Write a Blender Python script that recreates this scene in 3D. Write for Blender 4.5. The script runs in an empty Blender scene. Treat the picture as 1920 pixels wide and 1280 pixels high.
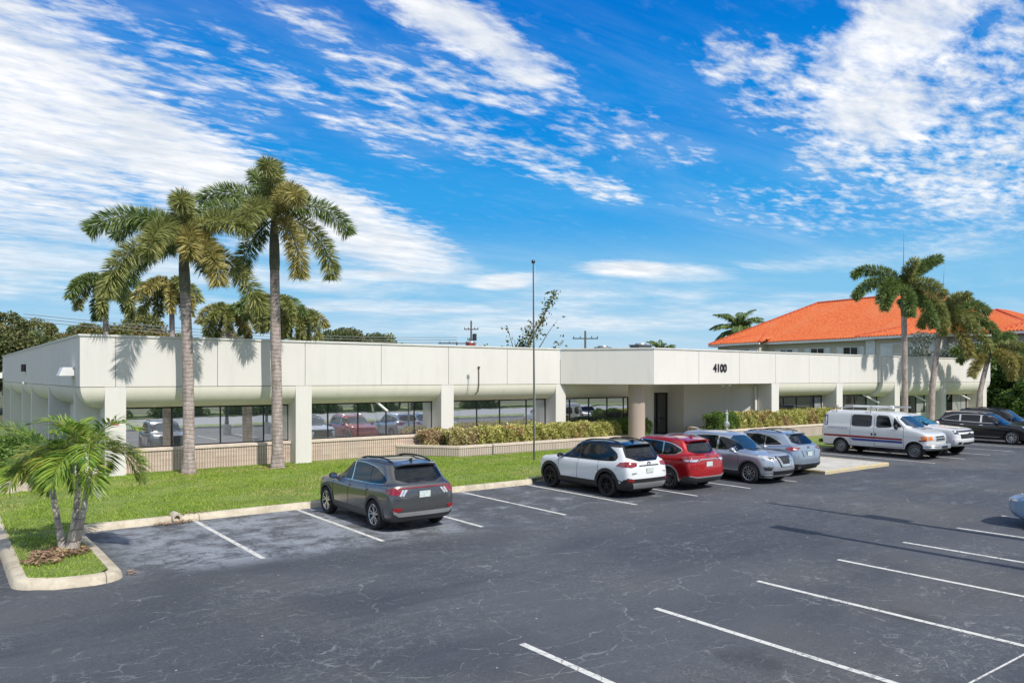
import bpy, bmesh, math, random
import numpy as np
from mathutils import Vector, Matrix
from mathutils.bvhtree import BVHTree
random.seed(7); RNG = np.random.default_rng(7)
R = math.radians
sc = bpy.context.scene
COL = sc.collection

# ---------------------------------------------------------------- objects
def tag(o, label=None, cat=None, group=None, kind=None):
    if label: o['label'] = label
    if cat: o['category'] = cat
    if group: o['group'] = group
    if kind: o['kind'] = kind
    return o

def empty(name, loc, label, cat, rz=0.0, group=None):
    o = bpy.data.objects.new(name, None); COL.objects.link(o)
    o.empty_display_size = 0.2
    o.location = loc; o.rotation_euler = (0, 0, rz)
    return tag(o, label, cat, group)

def wloc(o):
    v = Vector(o.location)
    while o.parent:
        o = o.parent; v = v + Vector(o.location)
    return v

def link_mesh(name, me, parent=None):
    o = bpy.data.objects.new(name, me); COL.objects.link(o)
    if parent: o.parent = parent
    return o

def copy_tree(o, parent=None):
    c = o.copy(); COL.objects.link(c); c.parent = parent
    for ch in list(o.children): copy_tree(ch, c)
    return c

class MB:
    """collects shapes for one mesh"""
    def __init__(s): s.v = []; s.f = []; s.m = []; s.cur = 0
    def add(s, vs, fs, mi=None):
        b = len(s.v); s.v.extend([tuple(p) for p in vs])
        for f in fs:
            s.f.append(tuple(b + i for i in f)); s.m.append(s.cur if mi is None else mi)
    def box(s, x0, x1, y0, y1, z0, z1, mi=None):
        vs = [(x, y, z) for z in (z0, z1) for x, y in ((x0, y0), (x1, y0), (x1, y1), (x0, y1))]
        s.add(vs, [(0,3,2,1), (4,5,6,7), (0,1,5,4), (1,2,6,5), (2,3,7,6), (3,0,4,7)], mi)
    def obox(s, c, ux, uy, uz, mi=None):
        c = Vector(c); ux = Vector(ux); uy = Vector(uy); uz = Vector(uz)
        vs = [c + a*ux + b*uy + d*uz for d in (-1, 1) for a, b in ((-1,-1), (1,-1), (1,1), (-1,1))]
        s.add(vs, [(0,3,2,1), (4,5,6,7), (0,1,5,4), (1,2,6,5), (2,3,7,6), (3,0,4,7)], mi)
    def prism(s, poly, z0, z1, mi=None):
        n = len(poly)
        vs = [(p[0], p[1], z0) for p in poly] + [(p[0], p[1], z1) for p in poly]
        s.add(vs, [tuple(range(n))[::-1], tuple(range(n, 2*n))] + [(i, (i+1) % n, n+(i+1) % n, n+i) for i in range(n)], mi)
    def tube(s, pts, rad, n=8, mi=None, caps=True):
        pts = [Vector(p) for p in pts]
        rr = rad if isinstance(rad, (list, tuple)) else [rad]*len(pts)
        vs = []; prev = None
        for i, p in enumerate(pts):
            d = (pts[min(i+1, len(pts)-1)] - pts[max(i-1, 0)]).normalized()
            if prev is None:
                a = d.cross(Vector((0, 0, 1)))
                if a.length < 1e-3: a = d.cross(Vector((1, 0, 0)))
                a.normalize()
            else:
                a = (prev - d*prev.dot(d)).normalized()
            prev = a; b = d.cross(a)
            for k in range(n):
                t = 2*math.pi*k/n
                vs.append(p + rr[i]*(math.cos(t)*a + math.sin(t)*b))
        fs = [(i*n+k, i*n+(k+1) % n, (i+1)*n+(k+1) % n, (i+1)*n+k) for i in range(len(pts)-1) for k in range(n)]
        if caps: fs += [tuple(range(n))[::-1], tuple(range((len(pts)-1)*n, len(pts)*n))]
        s.add(vs, fs, mi)
    def lathe(s, prof, c, axis='z', n=24, mi=None):
        """prof: (r, h) list round the axis through c"""
        vs = []
        for r_, h in prof:
            for k in range(n):
                t = 2*math.pi*k/n; a, b = r_*math.cos(t), r_*math.sin(t)
                vs.append({'z': (c[0]+a, c[1]+b, c[2]+h), 'x': (c[0]+h, c[1]+a, c[2]+b), 'y': (c[0]+a, c[1]+h, c[2]+b)}[axis])
        fs = [(i*n+k, i*n+(k+1) % n, (i+1)*n+(k+1) % n, (i+1)*n+k) for i in range(len(prof)-1) for k in range(n)]
        s.add(vs, fs, mi)
    def mesh(s, name, mats, smooth=False, ang=35, off=None, fix=True):
        me = bpy.data.meshes.new(name)
        vs = s.v
        if off is not None: vs = [(x-off[0], y-off[1], z-off[2]) for x, y, z in vs]
        me.from_pydata(vs, [], s.f)
        for m in (mats if isinstance(mats, (list, tuple)) else [mats]): me.materials.append(m)
        me.polygons.foreach_set('material_index', s.m)
        if fix:
            bm = bmesh.new(); bm.from_mesh(me); bmesh.ops.recalc_face_normals(bm, faces=bm.faces); bm.to_mesh(me); bm.free()
        if smooth: smooth_mesh(me, ang)
        me.update(); return me
    def obj(s, name, mats, parent=None, smooth=False, ang=35, world=False, fix=True):
        """world=True: coordinates were given in world space (parents only translate)"""
        off = wloc(parent) if (world and parent) else None
        return link_mesh(name, s.mesh(name, mats, smooth, ang, off, fix), parent)

def smooth_mesh(me, ang=35):
    me.polygons.foreach_set('use_smooth', [True]*len(me.polygons))
    try: me.set_sharp_from_angle(angle=R(ang))
    except Exception: pass

def np_mesh(name, verts, nper, mats, midx=None, smooth=False):
    """verts (nfaces*nper,3) unshared polygons of nper corners"""
    me = bpy.data.meshes.new(name); nv = len(verts); nf = nv//nper
    me.vertices.add(nv); me.vertices.foreach_set('co', np.ascontiguousarray(verts, dtype=np.float32).ravel())
    me.loops.add(nv); me.loops.foreach_set('vertex_index', np.arange(nv, dtype=np.int32))
    me.polygons.add(nf); me.polygons.foreach_set('loop_start', np.arange(0, nv, nper, dtype=np.int32))
    me.polygons.foreach_set('loop_total', np.full(nf, nper, dtype=np.int32))
    for m in (mats if isinstance(mats, (list, tuple)) else [mats]): me.materials.append(m)
    if midx is not None: me.polygons.foreach_set('material_index', np.asarray(midx, dtype=np.int32))
    me.update(calc_edges=True); return me

# ---------------------------------------------------------------- materials
class NT:
    def __init__(s, tree): s.t = tree
    def n(s, typ, **kw):
        nd = s.t.nodes.new(typ)
        for k, v in kw.items():
            if k.startswith('i_'):
                key = k[2:]; key = int(key) if key.isdigit() else key
                s.set(nd.inputs[key], v)
            else: setattr(nd, k, v)
        return nd
    def set(s, inp, v):
        if isinstance(v, bpy.types.NodeSocket): s.t.links.new(v, inp)
        elif isinstance(v, bpy.types.Node): s.t.links.new(v.outputs[0], inp)
        else: inp.default_value = v
    def math(s, op, a, b=0.0, c=0.0, clamp=False):
        nd = s.t.nodes.new('ShaderNodeMath'); nd.operation = op; nd.use_clamp = clamp
        s.set(nd.inputs[0], a); s.set(nd.inputs[1], b); s.set(nd.inputs[2], c); return nd.outputs[0]
    def vmath(s, op, a, b=(0, 0, 0)):
        nd = s.t.nodes.new('ShaderNodeVectorMath'); nd.operation = op
        s.set(nd.inputs[0], a); s.set(nd.inputs[1], b)
        return nd.outputs['Value'] if op in ('DOT_PRODUCT', 'LENGTH') else nd.outputs[0]
    def mix(s, fac, a, b, mode='MIX'):
        nd = s.t.nodes.new('ShaderNodeMix'); nd.data_type = 'RGBA'; nd.blend_type = mode
        s.set(nd.inputs[0], fac); s.set(nd.inputs[6], a); s.set(nd.inputs[7], b); return nd.outputs[2]
    def noise(s, vec, scale, detail=4, rough=.5, dist=0.0):
        nd = s.t.nodes.new('ShaderNodeTexNoise'); s.set(nd.inputs['Vector'], vec)
        nd.inputs['Scale'].default_value = scale; nd.inputs['Detail'].default_value = detail
        nd.inputs['Roughness'].default_value = rough; nd.inputs['Distortion'].default_value = dist
        return nd.outputs[0]
    def voro(s, vec, scale, feature='DISTANCE_TO_EDGE', rand=1.0):
        nd = s.t.nodes.new('ShaderNodeTexVoronoi'); nd.feature = feature; s.set(nd.inputs['Vector'], vec)
        nd.inputs['Scale'].default_value = scale; nd.inputs['Randomness'].default_value = rand
        return nd
    def ss(s, x, a, b, lo=0.0, hi=1.0):
        nd = s.t.nodes.new('ShaderNodeMapRange'); nd.interpolation_type = 'SMOOTHSTEP'
        s.set(nd.inputs[0], x); nd.inputs[1].default_value = a; nd.inputs[2].default_value = b
        nd.inputs[3].default_value = lo; nd.inputs[4].default_value = hi; return nd.outputs[0]
    def mapv(s, vec, scale=(1, 1, 1), rot=(0, 0, 0), loc=(0, 0, 0)):
        nd = s.t.nodes.new('ShaderNodeMapping'); s.set(nd.inputs[0], vec)
        nd.inputs[1].default_value = loc; nd.inputs[2].default_value = rot; nd.inputs[3].default_value = scale
        return nd.outputs[0]

def C4(c): return (c[0], c[1], c[2], 1.0)
def newmat(name):
    m = bpy.data.materials.new(name); m.use_nodes = True
    return m, NT(m.node_tree), m.node_tree.nodes['Principled BSDF']

def mat(name, col, rough=.6, metal=0.0, spec=.5, var=.12, vscale=2.0, bump=0.0, bscale=20.0, coat=0.0, col2=None, tr=0.0, emis=None):
    m, t, p = newmat(name)
    geo = t.n('ShaderNodeNewGeometry').outputs['Position']
    c2 = col2 if col2 else tuple(x*(1-var) for x in col)
    nz = t.noise(geo, vscale, 5, .6)
    base = t.mix(t.ss(nz, .35, .65), C4(col), C4(c2))
    t.set(p.inputs['Base Color'], base)
    p.inputs['Roughness'].default_value = rough; p.inputs['Metallic'].default_value = metal
    p.inputs['Specular IOR Level'].default_value = spec
    p.inputs['Coat Weight'].default_value = coat; p.inputs['Coat Roughness'].default_value = .03
    if bump:
        b = t.n('ShaderNodeBump'); b.inputs['Strength'].default_value = bump; b.inputs['Distance'].default_value = .02
        t.set(b.inputs['Height'], t.noise(geo, bscale, 4, .6)); t.set(p.inputs['Normal'], b.outputs[0])
    if emis:
        p.inputs['Emission Color'].default_value = C4(emis[0]); p.inputs['Emission Strength'].default_value = emis[1]
    return m

def leafmat(name, c1, c2, c3=None, scale=3.0, rough=.45, trans=.25, spec=.5):
    """leaf colour varies leaf by leaf (per-face random) and in soft patches"""
    m, t, p = newmat(name)
    g = t.n('ShaderNodeNewGeometry')
    nz = t.noise(g.outputs['Position'], scale, 3, .6)
    fac = t.math('ADD', t.math('MULTIPLY', g.outputs['Random Per Island'], .55), t.math('MULTIPLY', nz, .5))
    base = t.mix(t.ss(fac, .3, .75), C4(c1), C4(c2))
    if c3:
        nz2 = t.noise(g.outputs['Position'], scale*.45, 2, .5)
        base = t.mix(t.math('MULTIPLY', t.ss(nz2, .5, .66), t.ss(g.outputs['Random Per Island'], .3, .6)), base, C4(c3))
    t.set(p.inputs['Base Color'], base); p.inputs['Roughness'].default_value = rough
    p.inputs['Specular IOR Level'].default_value = spec
    if trans:
        tr = t.n('ShaderNodeBsdfTranslucent'); t.set(tr.inputs[0], base)
        mx = t.n('ShaderNodeMixShader'); mx.inputs[0].default_value = trans
        t.t.links.new(p.outputs[0], mx.inputs[1]); t.t.links.new(tr.outputs[0], mx.inputs[2])
        t.t.links.new(mx.outputs[0], t.t.nodes['Material Output'].inputs[0])
    return m

M = {}
# plaster: warm white render with faint streaks and blotches
def plaster(name, col, dirt=.13):
    m, t, p = newmat(name)
    g = t.n('ShaderNodeNewGeometry').outputs['Position']
    streak = t.noise(t.mapv(g, (2.2, 2.2, .25)), 1.4, 6, .65)
    blot = t.noise(g, .35, 4, .6)
    f = t.math('MULTIPLY', t.ss(streak, .45, .8), dirt*2.2)
    base = t.mix(f, C4(col), C4((col[0]*.62, col[1]*.62, col[2]*.6)))
    base = t.mix(t.ss(blot, .35, .7, 0, .55), base, C4((col[0]*.93, col[1]*.93, col[2]*.92)))
    t.set(p.inputs['Base Color'], base); p.inputs['Roughness'].default_value = .85; p.inputs['Specular IOR Level'].default_value = .25
    b = t.n('ShaderNodeBump'); b.inputs['Strength'].default_value = .25; b.inputs['Distance'].default_value = .01
    t.set(b.inputs['Height'], t.noise(g, 35, 4, .7)); t.set(p.inputs['Normal'], b.outputs[0])
    return m
M['plaster'] = plaster('plaster', (.715, .69, .65))
M['plaster2'] = plaster('soffit_plaster', (.76, .73, .64), .14)
M['cap'] = mat('parapet_cap', (.70, .69, .65), .5)
M['mauve'] = plaster('mauve_plaster', (.40, .32, .27))
M['joint'] = mat('joint_dark', (.28, .27, .24), .9)
M['black'] = mat('black_frame', (.012, .012, .012), .35)
M['darkmetal'] = mat('dark_metal', (.06, .065, .07), .4, .6)
M['galv'] = mat('galvanised_metal', (.42, .43, .43), .42, .7)
M['white'] = mat('white_paint', (.78, .78, .76), .4)
M['concrete'] = mat('concrete', (.62, .55, .43), .9, var=.30, vscale=3.0, bump=.5, bscale=45, spec=.2)
M['concrete_w'] = mat('concrete_walk', (.60, .57, .50), .9, var=.2, vscale=1.2, bump=.3, bscale=40, spec=.2)
M['soil'] = mat('soil', (.07, .045, .03), .95, var=.5, vscale=6, bump=.8, bscale=30)
M['hcore'] = mat('twigs', (.035, .03, .016), .95, var=.5, vscale=8)
M['trunk'] = None

def kerbmat():
    m, t, p = newmat('kerb_concrete')
    g = t.n('ShaderNodeNewGeometry').outputs['Position']; sx = t.n('ShaderNodeSeparateXYZ', i_0=g)
    a = t.noise(g, 2.2, 6, .7); b_ = t.noise(g, 22, 4, .8)
    base = t.mix(t.ss(a, .35, .68), C4((.64, .57, .45)), C4((.43, .37, .28)))
    base = t.mix(t.ss(b_, .55, .75, 0, .6), base, C4((.24, .21, .17)))
    jx = t.ss(t.math('ABSOLUTE', t.math('SUBTRACT', t.math('FRACT', t.math('DIVIDE', t.math('ADD', sx.outputs[0], .5), 3.0)), .5)), .495, .498)
    jy = t.ss(t.math('ABSOLUTE', t.math('SUBTRACT', t.math('FRACT', t.math('DIVIDE', t.math('ADD', sx.outputs[1], 1.1), 3.0)), .5)), .495, .498)
    base = t.mix(t.math('MULTIPLY', t.math('MAXIMUM', jx, jy), .8), base, C4((.12, .10, .08)))
    t.set(p.inputs['Base Color'], base); p.inputs['Roughness'].default_value = .92; p.inputs['Specular IOR Level'].default_value = .2
    b = t.n('ShaderNodeBump'); b.inputs['Strength'].default_value = .6; b.inputs['Distance'].default_value = .02
    t.set(b.inputs['Height'], t.math('ADD', b_, a)); t.set(p.inputs['Normal'], b.outputs[0]); return m
M['kerb'] = kerbmat()
def brick(name, c1, c2, groove, w=.10, h=.2, strength=.6):
    m, t, p = newmat(name)
    g = t.n('ShaderNodeNewGeometry').outputs['Position']
    sx = t.n('ShaderNodeSeparateXYZ', i_0=g)
    u = t.math('SUBTRACT', sx.outputs[0], t.math('MULTIPLY', sx.outputs[1], .73))
    uu = t.math('FRACT', t.math('DIVIDE', u, w))
    gr = t.math('MULTIPLY', t.ss(uu, 0.0, .12), t.ss(uu, .62, .52))      # 1 on the rib, 0 in the groove
    gr = t.math('MAXIMUM', gr, 0.0)
    vv = t.math('FRACT', t.math('DIVIDE', t.math('SUBTRACT', sx.outputs[2], .15), h))
    mort = t.math('MULTIPLY', t.ss(vv, 0.0, .05), t.ss(vv, 1.0, .95))
    cell = t.noise(t.n('ShaderNodeCombineXYZ', i_0=t.math('FLOOR', t.math('DIVIDE', u, w*4)), i_1=t.math('FLOOR', t.math('DIVIDE', sx.outputs[2], h)), i_2=0.0), 3.3, 0)
    nz = t.noise(g, 9, 5, .7)
    base = t.mix(t.ss(t.math('ADD', t.math('MULTIPLY', cell, .7), t.math('MULTIPLY', nz, .4)), .4, .75), C4(c1), C4(c2))
    base = t.mix(t.math('MULTIPLY', t.math('SUBTRACT', 1.0, gr), strength), base, C4(groove))
    base = t.mix(t.math('MULTIPLY', t.math('SUBTRACT', 1.0, mort), .55), base, C4((groove[0]*1.2, groove[1]*1.2, groove[2]*1.2)))
    t.set(p.inputs['Base Color'], base); p.inputs['Roughness'].default_value = .92; p.inputs['Specular IOR Level'].default_value = .2
    b = t.n('ShaderNodeBump'); b.inputs['Strength'].default_value = .8; b.inputs['Distance'].default_value = .03
    t.set(b.inputs['Height'], t.math('ADD', t.math('MINIMUM', gr, mort), t.math('MULTIPLY', nz, .2))); t.set(p.inputs['Normal'], b.outputs[0])
    return m
M['brick'] = brick('split_rib_block', (.70, .57, .47), (.60, .47, .385), (.26, .20, .165), .10, .2, .6)
M['brick2'] = brick('ribbed_planter_block', (.66, .56, .48), (.56, .47, .41), (.22, .17, .145), .10, .8, .7)
M['coping'] = mat('coping_stone', (.70, .59, .50), .8, var=.15, vscale=4)

def glassmat(name, tint, rough=.02, metal=.92):
    m, t, p = newmat(name)
    g = t.n('ShaderNodeNewGeometry').outputs['Position']
    t.set(p.inputs['Base Color'], C4(tint)); p.inputs['Metallic'].default_value = metal
    p.inputs['Roughness'].default_value = rough
    b = t.n('ShaderNodeBump'); b.inputs['Strength'].default_value = .05; b.inputs['Distance'].default_value = .02
    t.set(b.inputs['Height'], t.noise(g, .9, 2, .5)); t.set(p.inputs['Normal'], b.outputs[0])
    return m
M['mirror'] = glassmat('mirror_glass', (.74, .76, .77), .012)
M['tint'] = glassmat('dark_tinted_glass', (.20, .21, .22), .02)
M['paneglass'] = glassmat('house_window_glass', (.10, .12, .14), .05, .8)

# asphalt: seal-coated, cracked, chalky by the left stalls
def asphalt():
    m, t, p = newmat('asphalt')
    g = t.n('ShaderNodeNewGeometry').outputs['Position']
    sx = t.n('ShaderNodeSeparateXYZ', i_0=g); X, Yc = sx.outputs[0], sx.outputs[1]
    big = t.noise(t.mapv(g, (.5, 1.0, 1)), .33, 5, .6, .4)
    mid = t.noise(g, 1.6, 5, .65)
    fine = t.noise(g, 42, 3, .8)
    base = t.mix(t.ss(big, .36, .64), C4((.050, .056, .067)), C4((.086, .093, .105)))
    brown = t.noise(t.mapv(g, (1, 1, 1), loc=(17, 5, 0)), .22, 3, .5)
    base = t.mix(t.ss(brown, .5, .68, 0, .75), base, C4((.098, .096, .092)))
    base = t.mix(t.ss(mid, .5, .75, 0, .3), base, C4((.12, .125, .135)))
    grit = t.noise(t.mapv(g, loc=(3, 7, 0)), 13, 6, .85)
    gm = t.ss(t.noise(g, .38, 3, .6), .38, .62, .35, 1.0)
    base = t.mix(t.math('MULTIPLY', t.ss(grit, .52, .68), gm), base, C4((.155, .16, .17)))
    base = t.mix(t.math('MULTIPLY', t.ss(grit, .46, .34), gm), base, C4((.032, .036, .043)))
    base = t.mix(t.ss(fine, .42, .72, 0, .5), base, C4((.15, .155, .165)))
    base = t.mix(t.ss(fine, .45, .25, 0, .45), base, C4((.042, .044, .05)))
    # chalky bleached paving in the left stalls
    def band(v, a0, a1, b0, b1): return t.math('MULTIPLY', t.ss(v, a0, a1), t.ss(v, b1, b0))
    zone = t.math('MULTIPLY', band(X, 2.2, 3.8, 9.5, 12.0), band(Yc, 14.7, 15.9, 20.4, 21.0))
    zone2 = t.math('MULTIPLY', band(X, 10.2, 12, 17.5, 21), band(Yc, 13.8, 15.5, 20, 21))
    zone3 = t.math('MULTIPLY', band(X, 16, 20, 36, 42), band(Yc, 9, 12, 14.4, 15.6))
    ch = t.noise(g, .95, 8, .78, .3)
    chk = t.math('MULTIPLY', t.ss(ch, .40, .58), zone)
    chk2 = t.math('MULTIPLY', t.ss(ch, .5, .68), t.math('ADD', t.math('MULTIPLY', zone2, .6), t.math('MULTIPLY', zone3, .22)))
    base = t.mix(t.math('MINIMUM', t.math('ADD', t.math('MULTIPLY', chk, .8), chk2), 1.0), base, C4((.31, .335, .37)))
    # cracks
    warp = t.n('ShaderNodeTexNoise'); t.set(warp.inputs['Vector'], g); warp.inputs['Scale'].default_value = 1.3; warp.inputs['Detail'].default_value = 4
    wv = t.vmath('ADD', g, t.vmath('SCALE', t.vmath('SUBTRACT', warp.outputs['Color'], (.5, .5, .5))))
    wv.node.inputs[1].links[0].from_node.inputs['Scale'].default_value = .55
    def cr(vec, sc_, w):
        d = t.voro(vec, sc_).outputs['Distance']
        return t.ss(d, w, w*.35)
    wnear = t.ss(Yc, -5, 30, 1.0, 1.0)
    long1 = cr(t.mapv(wv, (.35, 1.0, 1), rot=(0, 0, R(7))), .62, .007)
    mesh1 = cr(t.mapv(wv, (.7, 1.1, 1)), 1.05, .014)
    mesh2 = cr(t.mapv(wv, (.8, 1.2, 1)), 3.2, .035)
    mesh3 = cr(wv, 10.0, .11)
    mk1 = t.ss(t.noise(g, .55, 3, .6), .47, .56)
    mk2 = t.ss(t.noise(t.mapv(g, loc=(9, 3, 0)), .42, 4, .7), .50, .60)
    mk3 = t.ss(t.noise(t.mapv(g, loc=(4, 21, 0)), .30, 4, .7), .46, .60)
    near = t.ss(Yc, 16, 8, .35, 1.0)
    brk = t.ss(t.noise(g, 4.5, 3, .7), .42, .58)
    cracks = t.math('MAXIMUM', t.math('MULTIPLY', long1, t.ss(t.noise(g, .8, 2), .38, .52)), t.math('MULTIPLY', mesh1, t.math('MULTIPLY', mk1, near)))
    cracks = t.math('MAXIMUM', cracks, t.math('MULTIPLY', mesh2, t.math('MULTIPLY', mk2, .7)))
    cracks = t.math('MAXIMUM', cracks, t.math('MULTIPLY', mesh3, t.math('MULTIPLY', mk3, .5)))
    cracks = t.math('MULTIPLY', cracks, brk)
    base = t.mix(t.math('MULTIPLY', cracks, .36), base, C4((.38, .39, .38)))
    # dark crack lines within the chalk
    dk = t.math('MULTIPLY', t.math('MULTIPLY', cr(wv, 2.6, .035), t.ss(t.noise(g, 2.2, 3, .6), .45, .6)), zone)
    base = t.mix(t.math('MULTIPLY', dk, .7), base, C4((.04, .042, .05)))
    st = t.voro(t.mapv(g, (1, .55, 1)), .55, 'F1'); srn = t.n('ShaderNodeSeparateColor', i_0=st.outputs['Color'])
    stn = t.math('MULTIPLY', t.ss(t.math('ADD', st.outputs['Distance'], t.math('MULTIPLY', t.math('SUBTRACT', mid, .5), .5)), .30, .08), t.ss(srn.outputs[1], .5, .62))
    stz = t.math('MAXIMUM', t.math('MULTIPLY', t.ss(Yc, 14.5, 15.5), 1.0), t.ss(Yc, 8.6, 7.6))
    base = t.mix(t.math('MULTIPLY', t.math('MULTIPLY', stn, stz), .5), base, C4((.03, .031, .035)))
    trk = t.math('MULTIPLY', t.ss(t.noise(t.mapv(g, (.10, 2.2, 1)), 1.3, 4, .6), .52, .66), t.math('MULTIPLY', t.ss(Yc, 8.4, 9.6), t.ss(Yc, 15.2, 14.0)))
    base = t.mix(t.math('MULTIPLY', trk, .28), base, C4((.045, .047, .052)))
    # white specks
    vs = t.voro(g, 3.1, 'F1'); spot = t.ss(vs.outputs['Distance'], .06, .03)
    rnd = t.n('ShaderNodeSeparateColor', i_0=vs.outputs['Color'])
    spot = t.math('MULTIPLY', spot, t.ss(rnd.outputs[0], .55, .6))
    base = t.mix(t.math('MULTIPLY', spot, .8), base, C4((.6, .6, .57)))
    t.set(p.inputs['Base Color'], base)
    t.set(p.inputs['Roughness'], t.ss(big, .3, .7, .72, .9)); p.inputs['Specular IOR Level'].default_value = .35
    b = t.n('ShaderNodeBump'); b.inputs['Strength'].default_value = .55; b.inputs['Distance'].default_value = .012
    t.set(b.inputs['Height'], t.math('SUBTRACT', t.math('ADD', fine, mid), cracks)); t.set(p.inputs['Normal'], b.outputs[0])
    return m
M['asphalt'] = asphalt()
def paintline():
    m, t, p = newmat('road_paint')
    g = t.n('ShaderNodeNewGeometry').outputs['Position']
    n1 = t.noise(g, 9, 6, .8); n2 = t.noise(g, 1.1, 3, .6)
    wear = t.ss(t.math('ADD', n1, t.math('MULTIPLY', n2, .6)), .84, 1.02)
    cr_ = t.ss(t.voro(g, 4.5).outputs['Distance'], .03, .012)
    f = t.math('MAXIMUM', wear, t.math('MULTIPLY', cr_, .65))
    base = t.mix(f, C4((.66, .65, .60)), C4((.14, .145, .15)))
    t.set(p.inputs['Base Color'], base); p.inputs['Roughness'].default_value = .8
    return m
M['paint'] = paintline()
def lawnmat():
    m, t, p = newmat('lawn')
    g = t.n('ShaderNodeNewGeometry').outputs['Position']
    a = t.noise(g, .8, 5, .65); b_ = t.noise(g, 14, 4, .7)
    base = t.mix(t.ss(a, .35, .65), C4((.13, .19, .03)), C4((.21, .27, .06)))
    base = t.mix(t.ss(b_, .5, .7, 0, .5), base, C4((.06, .09, .02)))
    t.set(p.inputs['Base Color'], base); p.inputs['Roughness'].default_value = .9
    return m
M['lawn'] = lawnmat()
M['blade'] = leafmat('grass_blade', (.16, .28, .03), (.44, .54, .10), (.58, .53, .22), .7, .6, .3, .2)
def tilemat():
    m, t, p = newmat('orange_roof_tile')
    g = t.n('ShaderNodeNewGeometry').outputs['Position']
    n = t.noise(g, 4.5, 3, .8); c = t.noise(g, .3, 3)
    base = t.mix(t.ss(n, .35, .7), C4((.66, .165, .05)), C4((.42, .085, .03)))
    base = t.mix(t.ss(c, .5, .7, 0, .4), base, C4((.55, .19, .08)))
    sz = t.n('ShaderNodeSeparateXYZ', i_0=g); rw = t.math('FRACT', t.math('DIVIDE', sz.outputs[2], .17)); base = t.mix(t.math('MULTIPLY', t.ss(rw, .16, .02), .55), base, C4((.22, .05, .02)))  # row shading between tile courses painted into the colour as dark bands
    mil = t.noise(t.mapv(g, (1, 1, .4)), .9, 6, .75); base = t.mix(t.ss(mil, .60, .78, 0, .35), base, C4((.20, .09, .05)))
    t.set(p.inputs['Base Color'], base); p.inputs['Roughness'].default_value = .75; p.inputs['Specular IOR Level'].default_value = .25
    return m
M['tile'] = tilemat()
M['palm_g'] = leafmat('palm_leaf_green', (.08, .145, .035), (.30, .38, .13), None, .8, .40, .28, .5)
M['palm_o'] = leafmat('palm_leaf_olive', (.15, .19, .05), (.46, .46, .17), None, .8, .40, .28, .5)  # milder sunlit tone, put mostly on fronds facing the sun
M['palm_y'] = leafmat('palm_leaf_sunlit_yellowed', (.23, .22, .06), (.58, .50, .19), None, .8, .40, .28, .5)  # sunlit look put into the colour of sun-facing fronds; yellowing fronds share it
M['xpalm'] = leafmat('small_palm_leaf', (.10, .21, .025), (.34, .46, .065), (.50, .48, .11), 1.6, .38, .3, .5)
M['tree_g'] = leafmat('tree_leaf', (.07, .10, .035), (.19, .22, .08), (.25, .22, .10), .35, .6, .2, .3)
M['tree_d'] = leafmat('tree_leaf_dark', (.05, .10, .025), (.18, .29, .055), None, .5, .5, .2, .4)
M['tree_o'] = leafmat('tree_leaf_olive', (.12, .14, .045), (.26, .26, .08), (.28, .20, .08), .4, .6, .2, .3)
M['tree_s'] = leafmat('silver_leaf', (.14, .17, .13), (.26, .29, .24), None, .6, .6, .2, .3)
M['hedge'] = leafmat('hedge_leaf', (.20, .24, .05), (.78, .72, .26), (.62, .36, .22), 2.2, .4, .22, .45)
M['hedge2'] = leafmat('hedge_leaf_russet', (.24, .22, .07), (.74, .66, .32), (.60, .40, .28), 1.6, .4, .22, .45)
M['bush'] = leafmat('bush_leaf', (.08, .16, .03), (.20, .30, .06), None, 2.0, .45, .2, .4)
M['fallen'] = leafmat('fallen_leaf', (.20, .11, .07), (.46, .30, .20), (.50, .38, .20), 4.0, .8, .1, .2)
def palmtrunk(name, c1, c2, ring):
    m, t, p = newmat(name)
    g = t.n('ShaderNodeNewGeometry').outputs['Position']
    sx = t.n('ShaderNodeSeparateXYZ', i_0=g)
    z = t.math('ADD', sx.outputs[2], t.math('MULTIPLY', t.noise(g, 2.0, 2), .18))
    rg = t.math('FRACT', t.math('DIVIDE', z, ring)); rr = t.math('MULTIPLY', t.ss(rg, 0, .12), t.ss(rg, 1.0, .86))
    n = t.noise(t.mapv(g, (1, 1, .35)), 7, 6, .75)
    base = t.mix(t.ss(n, .35, .68), C4(c1), C4(c2))
    base = t.mix(t.math('MULTIPLY', t.math('SUBTRACT', 1.0, rr), .38), base, C4((.14, .115, .10)))
    t.set(p.inputs['Base Color'], base); p.inputs['Roughness'].default_value = .85; p.inputs['Specular IOR Level'].default_value = .2
    b = t.n('ShaderNodeBump'); b.inputs['Strength'].default_value = .7; b.inputs['Distance'].default_value = .03
    t.set(b.inputs['Height'], t.math('ADD', n, rr)); t.set(p.inputs['Normal'], b.outputs[0])
    return m
M['ptrunk'] = palmtrunk('palm_trunk_bark', (.50, .42, .385), (.27, .22, .20), .15)
M['pshaft'] = palmtrunk('palm_crownshaft', (.20, .20, .14), (.12, .11, .085), .7)
M['xtrunk'] = palmtrunk('small_palm_trunk', (.60, .55, .48), (.34, .29, .25), .22)
M['bark'] = mat('bark', (.13, .10, .075), .9, var=.4, vscale=5, bump=.6)
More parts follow.
